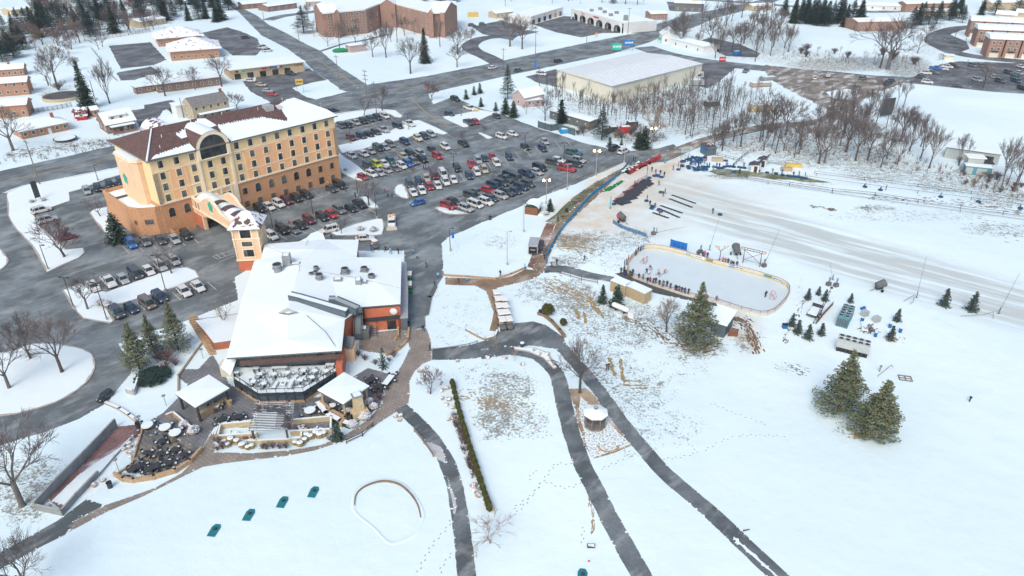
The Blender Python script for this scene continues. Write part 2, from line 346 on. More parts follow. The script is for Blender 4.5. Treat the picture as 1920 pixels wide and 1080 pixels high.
# ---------------------------------------------------------------- the ground sheet
def axis(lo,hi,step,far):
 a = list(np.arange(lo,hi+.01,step)); k = step; x = lo; L = []
 while x > -far: k *= 1.5; x -= k; L.append(x)
 k = step; x = hi; H = []
 while x < far: k *= 1.5; x += k; H.append(x)
 return np.array(L[::-1]+a+H)
def make_ground():
 X = axis(-230,400,2.2,2500); Y = axis(36,420,2.2,3000); nx,ny = len(X),len(Y)
 gx,gy = np.meshgrid(X,Y); vx = gx.ravel(); vy = gy.ravel()
 rs = np.random.RandomState(3)
 vz = np.zeros_like(vx)
 c,s = math.cos(TILT),math.sin(TILT); d = vy*c+CAMH*s; up = vy*s-CAMH*c
 ok = d > 5; d = np.where(ok,d,5); U = 960+FPX*vx/d; V = 540-FPX*up/d
 def ell(L):
  r = np.zeros_like(U)
  for cx,cy,rx,ry,k in L:
   q = ((U-cx)/rx)**2+((V-cy)/ry)**2; r = np.maximum(r,k*np.clip(1.35-q,0,1))
  return np.where(ok,r,0)
 grass = ell([(1075,450,55,16,1.0),(1110,455,80,30,.8),(1190,448,50,26,.75),(1060,492,50,16,.9),(1130,478,70,20,.6),(1150,500,40,12,.6),
 (1010,545,60,35,.75),(1080,560,60,45,.9),(1120,600,80,60,.75),(1190,610,70,60,.8),(1260,610,70,40,.8),(1130,690,80,60,.7),(1190,740,90,60,.7),(1230,800,110,50,.6),(1270,690,80,50,.5),(1180,850,70,30,.5),
 (950,730,75,45,.85),(930,780,50,55,.95),(985,790,60,40,.75),(900,700,60,30,.6),(860,600,60,55,.5),(905,570,40,40,.45),(830,560,30,25,.45),(840,640,60,20,.5),
 (940,455,45,18,.65),(900,440,50,22,.4),(1310,655,70,22,.9),(1370,600,50,50,.5),(1400,640,35,25,.9),(1610,800,60,28,.8),(1560,770,50,28,.5),(1630,815,40,14,.9),
 (60,900,90,60,.8),(30,950,60,50,.8),(70,940,60,30,.9),(0,900,60,60,.7),
 (1250,195,120,40,.8),(1120,210,120,35,.7),(1290,225,100,40,.8),(1400,200,70,50,.65),(1460,190,60,40,.45),(1130,240,90,22,.7),(1200,260,60,15,.9),(1430,270,140,30,.75),(1560,290,160,35,.8),(1660,320,110,30,.8),(1800,340,130,30,.8),(1880,370,80,25,.8),
 (1600,120,170,18,.9),(1500,110,100,20,.7),(1700,125,60,28,.9),(1410,80,130,45,.7),(1300,70,60,30,.6),(1720,95,60,20,.6),(1650,250,100,25,.7),(1540,250,90,25,.7),(1860,250,80,25,.3),
 (1420,350,120,14,.35),(1700,405,200,16,.6),(1870,430,90,18,.7),(1640,390,50,8,.9),(1370,330,60,8,.9),(1530,345,60,6,.7),(1460,620,40,40,.3),(1480,690,50,16,.6),(1500,560,20,50,.55),
 (180,270,120,16,.7),(60,60,120,60,.5),(280,60,160,50,.35),(1060,125,60,10,.4),(780,150,150,6,.4),(860,175,60,12,.5),(670,255,30,10,.2),(690,300,60,20,.2),(985,250,60,15,.6),(1080,235,60,18,.7),
 (1120,770,40,14,1.0),(1150,820,55,30,.8),(1115,745,25,18,.9),(720,840,30,22,.35),(620,832,12,6,.2),(560,865,25,12,.25),(340,660,40,20,.5),(250,330,200,8,.4),(1200,72,100,8,.5),(1250,870,50,12,.3)])
 tan_ = ell([(1180,350,90,55,.85),(1230,310,60,30,1.0),(1120,400,90,40,.9),(1080,420,60,30,.6),(1190,420,120,30,.5),(1270,345,90,30,.5),(1075,450,50,12,.9),(1390,600,40,40,.7),(1410,640,16,30,1.0),(1350,380,160,40,.25),(1540,130,60,20,.3),(1130,770,36,20,.6),(1450,330,90,8,.3)])
 lane = np.zeros_like(U)
 top = 330+(U-1290)*.335+ (U-1290)**2*(-.00004); bot = 425+(U-1290)*.40-(U-1290)**2*.00012
 m = np.clip((V-top)/22,0,1)*np.clip((bot-V)/26,0,1)*np.clip((U-1130)/200,0,1); lane = np.where(ok,m,0)
 idx = np.arange(nx*ny).reshape(ny,nx)
 f = np.stack([idx[:-1,:-1],idx[:-1,1:],idx[1:,1:],idx[1:,:-1]],-1).reshape(-1,4)
 me = bpy.data.meshes.new('ground'); me.vertices.add(nx*ny); me.vertices.foreach_set('co',np.stack([vx,vy,vz],-1).ravel())
 me.loops.add(f.size); me.loops.foreach_set('vertex_index',f.ravel()); me.polygons.add(len(f))
 me.polygons.foreach_set('loop_start',np.arange(len(f))*4); me.polygons.foreach_set('loop_total',np.full(len(f),4)); me.update(calc_edges=True)
 for nm,a in (('grass',grass),('tan',tan_),('lane',lane)):
  at = me.attributes.new(nm,'FLOAT','POINT'); at.data.foreach_set('value',a.astype(np.float32))
 me.materials.append(G('snowfield')); o = bpy.data.objects.new('ground',me); COL.objects.link(o)
 tag(o,'snow covered ground with worn grass showing through','ground',kind='structure')
make_ground()
# ---------------------------------------------------------------- roads, lots, paths
sheet('highway',[(-60,335),(0,321),(217,272),(420,222),(560,194),(640,175),(687,159),(792,144),(905,122),(960,110),(1100,80),(1192,62),(1220,48),(1282,30),(1400,6),(1440,-4),(1475,-4),(1420,14),(1340,34),(1300,52),(1250,66),(1215,80),(1150,100),(975,137),(842,166),(802,176),(705,201),(626,214),(420,266),(217,314),(42,348),(0,364),(-60,378)],1,'asphalt_road','wide four lane highway across the valley','road',.25)
sheet('side_road',[(430,0),(447,12),(480,28),(505,47),(537,62),(565,78),(600,95),(640,128),(675,150),(690,160),(660,175),(640,168),(615,150),(597,140),(567,112),(540,92),(490,66),(447,22),(425,8)],2,'asphalt_road','two lane side road meeting the highway at the corner','road')
road('side_road',[(500,38),(530,30),(560,26),(600,20)],9,3,'asphalt_road','short stub road below the far houses')
road('side_road',[(1206,88),(1250,102),(1320,115),(1440,129),(1560,139),(1640,147),(1700,150),(1780,158),(1860,166),(1960,172)],12,2,'asphalt_road','road running east past the warehouse')
LOT = [(-60,370),(0,362),(14,361),(130,350),(224,320),(260,340),(626,330),(622,232),(626,218),(705,199),(802,174),(812,196),(844,183),(866,188),(902,204),(943,215),(966,224),(1009,240),(1048,252),(1091,267),(1145,280),(1180,283),(1235,278),(1262,270),(1285,288),(1250,303),(1180,310),(1170,304),(1080,345),(1007,372),(960,394),(905,417),(870,432),(842,443),(829,456),(832,515),(817,540),(802,567),(799,597),(798,619),(756,619),(757,470),(520,470),(440,520),(447,562),(362,597),(290,620),(222,645),(250,680),(245,702),(220,732),(200,755),(150,785),(87,810),(0,835),(-60,850)]
sheet('parking_lot',LOT,2,'asphalt_lot','large grey asphalt parking lot around the hotel','parking lot',.2)
for px,mt_,lb in [
([(204,86),(282,79),(312,112),(288,122),(227,129)],'asphalt_dark','dark rectangular lot behind the brick offices'),
([(219,136),(282,125),(305,135),(252,150),(226,151)],'asphalt_dark','small dark lot behind the long brick building'),
([(377,62),(425,51),(450,58),(482,72),(492,92),(480,104),(437,104),(410,84)],'asphalt_dark','dark lot right of the brick offices'),
([(480,150),(480,136),(545,140),(580,128),(612,150),(585,155),(548,165),(575,182),(600,188),(600,215),(520,200),(500,188),(470,172),(455,152)],'asphalt_dark','lot in front of the tan strip shop'),
([(269,197),(322,187),(337,195),(335,200),(307,207),(300,217),(280,240),(262,237),(245,207),(269,204)],'asphalt_dark','driveway between the brick house and the stone house'),
([(1000,46),(1057,30),(1180,40),(1222,52),(1206,62),(1130,62),(1090,70),(1040,60)],'asphalt_dark','lot in front of the white arcade plaza'),
([(1250,3),(1302,6),(1298,22),(1256,20)],'asphalt_dark','small lot beyond the plaza'),
([(885,50),(940,38),(990,52),(960,76),(905,64)],'asphalt_dark','lot beside the brick apartment block'),
([(985,144),(1040,130),(1100,150),(1080,170),(1010,156)],'asphalt_dark','lot at the west end of the warehouse'),
([(1300,118),(1385,122),(1350,152),(1325,166),(1300,158)],'asphalt_dark','yard at the east end of the warehouse'),
([(1700,147),(1745,133),(1760,121),(1800,115),(1930,119),(1930,163),(1850,165),(1780,160),(1690,153)],'asphalt_dark','townhouse parking lot east of the road'),
([(1425,100),(1385,82),(1330,70),(1310,78),(1360,105),(1420,108)],'asphalt_dark','yard behind the green tank truck')]:
 sheet('parking_lot',px,3,mt_,lb,'parking lot',.3)
road('side_road',[(935,118),(912,106),(888,95),(882,84),(905,72),(960,66),(1000,58)],9,3,'asphalt_dark','curved drive up to the apartment block')
road('footpath',[(595,98),(645,82),(680,76),(730,64)],2.4,3,'asphalt_dark','footpath curving below the apartment block','path')
road('side_road',[(1830,50),(1790,54),(1760,65),(1752,78),(1775,92),(1800,101),(1860,110),(1940,117)],10,4,'asphalt_dark','loop road round the brick townhouses')
sheet('parking_lot',[(1775,62),(1812,78),(1818,92),(1800,98),(1768,86)],3,'asphalt_dark','short drive inside the townhouse loop','parking lot')
sheet('mud_yard',[(1436,122),(1560,136),(1705,151),(1690,156),(1660,168),(1615,190),(1597,207),(1578,222),(1552,227),(1557,212),(1540,199),(1490,174),(1455,155),(1436,138)],3,'mud','churned mud and slush yard beside the road','ground',.8)
sheet('snow_patch',[(1550,173),(1585,166),(1612,172),(1595,186),(1568,186)],4,'snow','snow left in the middle of the mud yard','snow',.8)
road('dirt_road',[(1570,212),(1545,226),(1500,233),(1450,236),(1400,245),(1340,259),(1300,272),(1268,285),(1230,296)],5.6,4,'mud','dirt road curving down to the tubing hill')
road('highway_ramp',[(0,-6),(60,-2),(140,-4)],6,1,'asphalt_road','far lane beyond the woods')
road('far_road',[(1300,-2),(1440,8),(1560,18),(1650,22),(1760,16)],9,1,'asphalt_road','far road beyond the evergreen screen')
sheet('brick_walk',[(756,617),(800,617),(808,640),(810,675),(795,681),(778,695),(768,715),(768,740),(765,760),(745,771),(700,800),(650,825),(590,845),(530,856),(470,863),(420,869),(380,876),(330,900),(270,930),(200,960),(122,1002),(145,975),(195,948),(240,933),(290,915),(340,888),(372,856),(384,832),(397,812),(405,812),(402,848),(470,850),(540,845),(600,835),(650,814),(690,787),(714,760),(721,735),(715,722),(735,705),(750,690),(762,668),(768,652),(765,640)],4,'paver_tan','curving tan brick walk round the restaurant terrace','walk',.03)
sheet('patio',[(335,745),(352,722),(333,706),(343,692),(372,692),(398,664),(415,690),(430,720),(485,752),(600,744),(690,690),(726,700),(740,700),(730,712),(716,724),(722,740),(714,762),(660,800),(560,806),(402,800),(384,832),(372,856),(330,872),(290,893),(236,886),(256,838),(268,796),(305,775)],3,'paver_grey','grey paved patio below the restaurant deck','patio',.03)
sheet('patio',[(690,625),(756,617),(768,640),(745,652),(728,664),(690,660),(674,655),(672,635)],5,'paver_tan','tan paved court beside the clubhouse door','patio',.03)
sheet('patio',[(270,820),(300,812),(355,832),(377,842),(366,860),(330,876),(290,893),(240,884),(256,846)],5,'paver_mixed','grey and amber paved corner of the lower patio','patio',.03)
sheet('footpath',[(-10,1041),(0,1037),(107,977),(162,936),(195,948),(145,975),(122,1003),(75,1026),(0,1068),(-10,1073)],6,'cart_path','grey path leaving the terrace at the corner','path',.05)
sheet('plaza_ground',[(810,654),(880,647),(915,637),(937,622),(960,607),(1000,603),(1024,610),(1057,632),(1062,650),(1045,655),(1000,648),(960,650),(930,662),(890,672),(850,675),(810,675)],5,'cart_path','asphalt apron where the cart paths meet','path',.08)
for px,wd_,lb in [
([(900,666),(950,658),(1000,665),(1030,685),(1045,705),(1054,740),(1063,780),(1074,820),(1092,870),(1122,930),(1152,990),(1186,1050),(1220,1110)],(2.8,2.6),'cart path bending down past the gazebo'),
([(1040,640),(1062,660),(1088,690),(1125,735),(1160,785),(1205,840),(1250,890),(1320,950),(1400,1025),(1475,1095)],(2.6,2.5),'long cart path running down to the lower corner'),
([(752,764),(785,795),(818,833),(840,872),(852,910),(861,960),(868,1010),(873,1060),(878,1110)],(2.4,2.3),'wet cart path beside the hedge'),
([(1020,505),(1060,505),(1100,515),(1150,524)],(3.6,2.4),'dark path from the snack stand to the rink')]:
 road('cart_path',px,wd_,6,'cart_path',lb,'path',.07)
sheet('slush_patch',[(800,829),(826,838),(835,862),(828,865),(812,855)],7,'slush','frozen puddle on the wet cart path','ice',.05,True)
sheet('slush_patch',[(838,890),(846,915),(856,945),(852,965),(846,930)],7,'slush','long frozen puddle on the wet cart path','ice',.05,True)
road('snow_ridge',[(1375,1008),(1400,1030),(1440,1064),(1480,1102)],.45,8,'snow','snow ridge left along the lower cart path','snow',.2)
sheet('footpath',[(988,500),(1000,470),(1015,440),(1025,418),(1042,418),(1032,445),(1012,480),(1005,505)],5,'red_path','reddish brown path beside the trailer','path',.1)
sheet('footpath',[(1042,418),(1060,418),(1050,440),(1036,465),(1024,495),(1018,512),(998,508),(1012,480),(1032,448)],6,'dirt_path','orange brown dirt path along the blue fence','path',.1)
sheet('footpath',[(1045,420),(1075,390),(1100,370),(1125,345),(1150,322),(1154,335),(1122,366),(1092,394),(1066,418)],5,'dirt_path','worn strip under the picnic tables','path',.15)
sheet('grass_strip',[(1022,416),(1050,394),(1075,370),(1110,345),(1165,316),(1175,322),(1150,335),(1125,348),(1100,370),(1075,390),(1045,420)],4,'moss','strip of bare green grass beside the lot fence','grass',.2)
sheet('footpath',[(835,520),(930,524),(960,517),(985,505),(1018,508),(1008,520),(970,531),(932,540),(945,590),(932,622),(918,620),(925,585),(912,546),(890,536),(835,534)],4,'dirt_path','brown path round the lower snow lawn','path',.1)
sheet('flower_bed',[(1066,730),(1100,728),(1130,760),(1165,808),(1188,836),(1110,862),(1096,835),(1082,790)],2,'tan_mulch','mulch bed round the gazebo between the paths','ground',.2)
sheet('flower_bed',[(1088,745),(1110,765),(1160,812),(1182,834),(1112,858),(1100,832),(1088,790)],3,'snow_speckled','thin snow over the gazebo bed','ground',.25)
sheet('flower_bed',[(215,800),(262,795),(268,812),(160,930),(118,955),(88,938),(120,900)],1,'red_mulch','red mulch bed inside the long retaining wall','ground',.2)
sheet('flower_bed',[(228,838),(245,846),(178,925),(122,950),(98,938),(140,895),(180,868),(205,850)],2,'snow','snow in the red mulch bed','ground',.3)
sheet('worn_ground',[(1330,320),(1352,316),(1380,318),(1410,322),(1450,326),(1500,331),(1560,342),(1540,344),(1480,338),(1420,333),(1372,332),(1348,328)],3,'moss','slushy green brown strip under the tube queue','ground',.8)
sheet('green_turf_patch',[(1125,358),(1150,345),(1165,338),(1172,340),(1150,352),(1158,346),(1142,358),(1130,360)],4,'green_turf','bright green turf patch on the tubing slope','turf',.2)
sheet('patio',[(1170,512),(1200,470),(1215,462),(1180,520)],3,'asphalt_patch','dark standing area at the rink corner','path',.1)
sheet('patio',[(1152,513),(1175,510),(1340,562),(1345,575),(1220,548)],3,'asphalt_patch','dark walk behind the rink spectators','path',.1)
for px,lb,sm in [
([(12,362),(50,347),(224,316),(234,326),(200,336),(150,356),(130,361),(132,377),(97,389),(62,400),(75,425),(110,455),(125,468),(157,465),(160,474),(148,484),(88,511),(60,462),(25,425),(15,405)],'snow verge with the street sign west of the hotel',0),
([(622,234),(620,217),(655,211),(705,203),(742,207),(756,217),(752,221),(740,220),(730,214),(715,211),(630,230)],'snow verge between the highway and the lot',0),
([(632,273),(657,268),(707,252),(732,245),(765,228),(785,225),(795,229),(820,240),(840,250),(832,253),(817,250),(797,247),(785,250),(765,259),(738,266),(722,267),(700,274),(680,281),(655,285),(640,288)],'long snow median inside the big lot',0),
([(632,278),(640,290),(668,308),(690,327),(680,340),(665,338),(640,325),(628,300)],'snow strip beside the hotel end wall',0),
([(745,347),(755,346),(762,355),(767,371),(757,372),(742,365),(739,356)],'small snow island by the double row of cars',1),
([(815,390),(830,389),(877,400),(868,402),(842,402),(825,397)],'thin snow island at the lot exit',1),
([(675,370),(690,370),(709,387),(705,391),(692,390),(684,382)],'snow island under the bare tree',1),
([(620,437),(665,420),(705,410),(717,411),(722,420),(717,440),(702,442),(630,442)],'planted snow island by the clubhouse drop off',0),
([(896,250),(902,249),(922,257),(921,260),(912,260)],'tiny snow island with a small tree',1),
([(829,219),(858,215),(899,206),(941,213),(919,217),(902,225),(880,236),(877,239),(868,239),(833,223)],'snow peninsula below the pocket lot',0),
([(117,545),(150,532),(200,548),(260,526),(330,503),(352,501),(368,508),(375,520),(325,541),(262,560),(232,569),(200,575),(215,601),(207,607),(155,597),(135,575)],'long snow island in the west lot',0),
([(168,400),(175,393),(203,388),(207,410),(235,440),(235,455),(215,457),(195,435),(178,415)],'snow bed with the evergreen by the hotel wing',0),
([(-30,468),(0,467),(12,480),(16,492),(0,507),(-20,507)],'edge of a snow island at the west entrance',1),
([(-110,740),(-90,690),(-30,664),(15,660),(57,646),(100,644),(140,650),(170,662),(179,680),(175,700),(155,725),(105,755),(32,776),(-30,782),(-90,770)],'round snow island inside the drop off circle',1),
([(365,600),(450,588),(460,560),(462,620),(440,650),(402,645),(385,622)],'raised snow bed by the terrace steps',0),
([(962,650),(1000,652),(1028,662),(1040,684),(1035,690),(1018,672),(990,660),(965,657)],'snow wedge with rocks between the cart paths',0)]:
 island(px,lb,smooth=bool(sm))
Y = [((a[0],a[1]),(b[0],b[1])) for a,b in [((-20,347),(215,294)),((590,203),(655,187)),((740,170),(905,140)),((905,140),(1010,118)),((1010,118),(1215,76)),((580,102),(670,161)),((770,184),(800,212)),((800,212),(840,238)),((1215,76),(1300,46))]]
markings(Y,.35,'yellow_line',label='yellow centre lines on the roads',lvl=5)
Wm = []
def dash(a,b,n):
 for i in range(n):
  t0,t1 = (i+.1)/n,(i+.55)/n; Wm.append(((a[0]+(b[0]-a[0])*t0,a[1]+(b[1]-a[1])*t0),(a[0]+(b[0]-a[0])*t1,a[1]+(b[1]-a[1])*t1)))
dash((-20,356),(215,303),6); dash((0,332),(215,282),6); dash((640,186),(900,133),8); dash((640,202),(900,146),8); dash((900,133),(1210,70),9); dash((900,147),(1200,86),9); Wm.append(((0,336),(170,298)))
Wm += [((642,166),(673,160)),((655,185),(690,178))]
def stalls(a,b,n,v):
 """n+1 stripes from pixel a to pixel b, each along pixel vector v"""
 for i in range(n+1):
  t = i/n; x = a[0]+(b[0]-a[0])*t; y = a[1]+(b[1]-a[1])*t; Wm.append(((x,y),(x+v[0],y+v[1])))
stalls((478,396),(590,362),7,(16,9)); stalls((505,447),(690,392),10,(15,8)); stalls((632,241),(740,216),9,(10,7)); stalls((645,266),(785,232),9,(18,8)); stalls((655,297),(835,250),12,(16,9))
stalls((690,318),(838,279),10,(14,8)); stalls((680,336),(830,292),10,(14,7)); stalls((765,352),(862,324),6,(9,16)); stalls((880,310),(960,290),5,(10,16)); stalls((965,284),(1060,260),5,(12,15)); stalls((900,222),(1000,244),7,(14,6))
stalls((230,462),(360,444),5,(13,13)); stalls((165,545),(335,494),7,(14,13)); stalls((212,580),(390,530),8,(16,14)); stalls((870,206),(930,214),4,(16,6)); stalls((900,330),(1060,290),8,(18,6)); stalls((830,372),(960,338),7,(16,6))
Wm += [((399,481),(432,470)),((408,486),(438,476)),((399,481),(408,486)),((410,492),(440,480)),((404,477),(414,484)),((414,474),(424,481))]
markings(Wm,.16,'white_line',label='white lane and parking stall lines',lvl=5)
# ---------------------------------------------------------------- prototypes: trees
def bare_tree(name,label,h,spread,seed,trunk_r,levels=5,twig='twig',bark='bark',up=.55,first=.3,fork=3,dens=3,tw=.02,droop=0):
 trunk_r *= .85; rg = random.Random(seed); root = thing(name,label,'tree'); T = M(); B = M()
 def seg(m,p,d,L,r0,r1,mt,n):
  k = 2 if L > 1.2 else 1; a = p
  for i in range(k):
   dd = (d+Vector((rg.uniform(-.12,.12),rg.uniform(-.12,.12),rg.uniform(-.06,.08)))).normalized(); b = a+dd*L/k
   m.rod(a,b,r0+(r1-r0)*i/k,r0+(r1-r0)*(i+1)/k,mt,n,False); a = b
  return a,dd
 def grow(p,d,L,r,lv):
  if lv == 0:
   return
  mt = bark if lv >= levels-1 else twig
  e,dd = seg(B,p,d,L,r,max(tw*.6,r*.62),mt,5 if lv >= levels-1 else 3)
  nb = fork+(lv > 3) if lv > 2 else dens+1
  for i in range(nb):
   t = rg.uniform(.35,1.0) if i else 1.0; q = p+(e-p)*t; a = rg.uniform(0,2*pi); k = rg.uniform(.35,.95)*(spread if lv > 1 else 1)
   s = dd.orthogonal().normalized(); s.rotate(Matrix.Rotation(a,3,dd)); nd = (dd+s*k+Vector((0,0,up*.35-droop*(lv < 3)))).normalized()
   grow(q,nd,L*rg.uniform(.6,.82),max(tw,r*rg.uniform(.45,.6)),lv-1)
 top = first*h; p = Vector((0,0,0)); p2 = Vector((rg.uniform(-.2,.2),rg.uniform(-.2,.2),top))
 T.rod(p,p+Vector((0,0,.3)),trunk_r*1.5,trunk_r*1.1,bark,7,False); T.rod(p+Vector((0,0,.3)),p2,trunk_r*1.1,trunk_r*.85,bark,7,False)
 T.build('trunk',root)
 base = (h-top)*.36
 for i in range(fork+1):
  a = 2*pi*i/(fork+1)+rg.uniform(-.4,.4); k = (.25 if i == 0 else rg.uniform(.5,.95))*spread
  d = Vector((math.cos(a)*k,math.sin(a)*k,1)).normalized(); q = p2-Vector((0,0,rg.uniform(0,top*.25) if i else 0))
  grow(q,d,base*rg.uniform(.85,1.1),trunk_r*rg.uniform(.42,.6),levels-1)
 B.build('crown',root)
 return proto(root)
def leafy(m,c,s,mt,rg,n=3,flat=.5):
 for _ in range(n):
  a = rg.uniform(0,2*pi); tilt = rg.uniform(-.7,.7)*flat*2; u = Vector((math.cos(a),math.sin(a),tilt*.5)).normalized(); v = u.cross(Vector((rg.uniform(-.4,.4),rg.uniform(-.4,.4),1))).normalized()
  k = s*rg.uniform(.6,1.25); o = c+Vector((rg.uniform(-s,s),rg.uniform(-s,s),rg.uniform(-s,s)))*.55
  m.add([o-u*k*.5-v*k*.2,o+u*k*.1-v*k*.45,o+u*k*.8,o+u*k*.1+v*k*.45],[(0,1,2,3)],mt)
def conifer(name,label,h,r,seed,mt='needles_green',mt2=None,trunk=.12,start=.06,shape=1.0,gap=0,droop=.25,leaf=.5,cat='tree',per=1.0,tier=None):
 rg = random.Random(seed); root = thing(name,label,cat); T = M()
 T.rod((0,0,0),(0,0,h*.93),trunk,.02,'bark',6,False); B = M(); nl = int(h/(tier or .42))
 for i in range(nl):
  t = start+(1-start)*i/nl; z = h*t; R0 = r*((1-t)**shape)*(1+.12*math.sin(i*2.1+seed)); nb = max(4,int((7+R0*2.2)*per))
  if gap and rg.random() < gap: R0 *= .55
  for j in range(nb):
   a = 2*pi*j/nb+rg.uniform(-.35,.35)+i; L = R0*rg.uniform(.68,1.12); e = Vector((math.cos(a)*L,math.sin(a)*L,z-L*droop+rg.uniform(-.15,.15))); s = Vector((0,0,z))
   if L > 1.2: B.rod(s,e,.05,.015,'bark',3,False)
   k = max(2,int(L/(leaf*.62)))
   for q in range(k):
    f = (q+.9)/k
    if f < .22 and L > 2: continue
    leafy(B,s.lerp(e,f),leaf*(1.15-.4*f),mt if (mt2 is None or rg.random() > .4) else mt2,rg,2)
 leafy(B,Vector((0,0,h*.97)),leaf*.7,mt,rg,4)
 T.build('trunk',root); B.build('crown',root); return proto(root)
def pine(name,label,h,r,seed,mt,mt2,trunk=.3,start=.12):
 """loose white pine: separate tiers of unequal boughs, each a flat fan of needle tufts"""
 rg = random.Random(seed); root = thing(name,label,'tree'); T = M(); B = M()
 T.rod((0,0,0),(0,0,h*.97),trunk,.04,'bark',7,False); z = h*start; tier = 0
 while z < h*.985:
  t = z/h; R0 = r*min(1,(1-t)*1.2+.02)**1.05*(.75+.25*min(1,t/.22)); nb = rg.randint(6,9) if R0 > 1.2 else 5; a0 = rg.uniform(0,6)
  for j in range(nb):
   a = a0+2*pi*j/nb+rg.uniform(-.3,.3); L = R0*rg.uniform(.62,1.12); zz = z+rg.uniform(-.25,.25); s = Vector((0,0,zz)); e = Vector((math.cos(a)*L,math.sin(a)*L,zz-L*.1+rg.uniform(-.1,.25)))
   B.rod(s,e,.06,.02,'bark',3,False); k = max(2,int(L/.3)); sd = Vector((-math.sin(a),math.cos(a),0))
   for q in range(k):
    f = (q+1)/k
    if f < .3 and L > 1: continue
    c = s.lerp(e,f)+Vector((0,0,.28*f*f)); w_ = (.25+(1-abs(f-.62)*1.5))*L*.2
    for side in (-1,-.5,0,.5,1):
     if rg.random() < .12: continue
     cc = c+sd*side*w_*rg.uniform(.7,1.3)+Vector((0,0,rg.uniform(-.06,.1))); leafy(B,cc,.27,mt if rg.random() > .4-.2*f else mt2,rg,2,.7)
  z += max(.34,h*.062*rg.uniform(.8,1.2)*(1-t*.5)); tier += 1
 leafy(B,Vector((0,0,h)),.25,mt,rg,5); T.build('trunk',root); B.build('crown',root); return proto(root)
def twig_bush(name,label,h,r,n,mt,seed,cat='shrub',tw=.014):
 rg = random.Random(seed); m = M()
 for i in range(n):
  a = rg.uniform(0,2*pi); k = rg.uniform(.1,1)*r; p = Vector((0,0,0)); q = Vector((math.cos(a)*k*.45,math.sin(a)*k*.45,h*rg.uniform(.35,.6))); m.rod(p,q,tw*1.6,tw*1.2,mt,3,False)
  for _ in range(4):
   e = q+Vector((math.cos(a+rg.uniform(-1,1))*k*.6,math.sin(a+rg.uniform(-1,1))*k*.6,h*rg.uniform(.15,.55))); m.rod(q,e,tw,tw*.5,mt,3,False)
   for _ in range(2): m.rod(q.lerp(e,rg.uniform(.3,.9)),e+Vector((rg.uniform(-.3,.3)*r,rg.uniform(-.3,.3)*r,rg.uniform(0,.2)*h)),tw*.7,tw*.4,mt,3,False)
 return proto(tag(m.build(name),label,cat))
def leaf_bush(name,label,h,r,n,mt,seed,cat='shrub',cap=0,leaf=.2):
 rg = random.Random(seed); m = M(); m.ball((0,0,h*.48),(r*.8,r*.8,h*.45),mt,10,6,.1,rg=rg)
 for i in range(n):
  a = rg.uniform(0,2*pi); ph = rg.uniform(-.3,1.45); c = Vector((math.cos(a)*math.cos(ph)*r*.92,math.sin(a)*math.cos(ph)*r*.92,h*.5+math.sin(ph)*h*.48))
  leafy(m,c,leaf,mt,rg,2,1)
 if cap: m.ball((0,0,h*.93),(r*.82,r*.82,h*.13),'snow',10,4,.12,rg=rg)
 return proto(tag(m.build(name),label,cat))
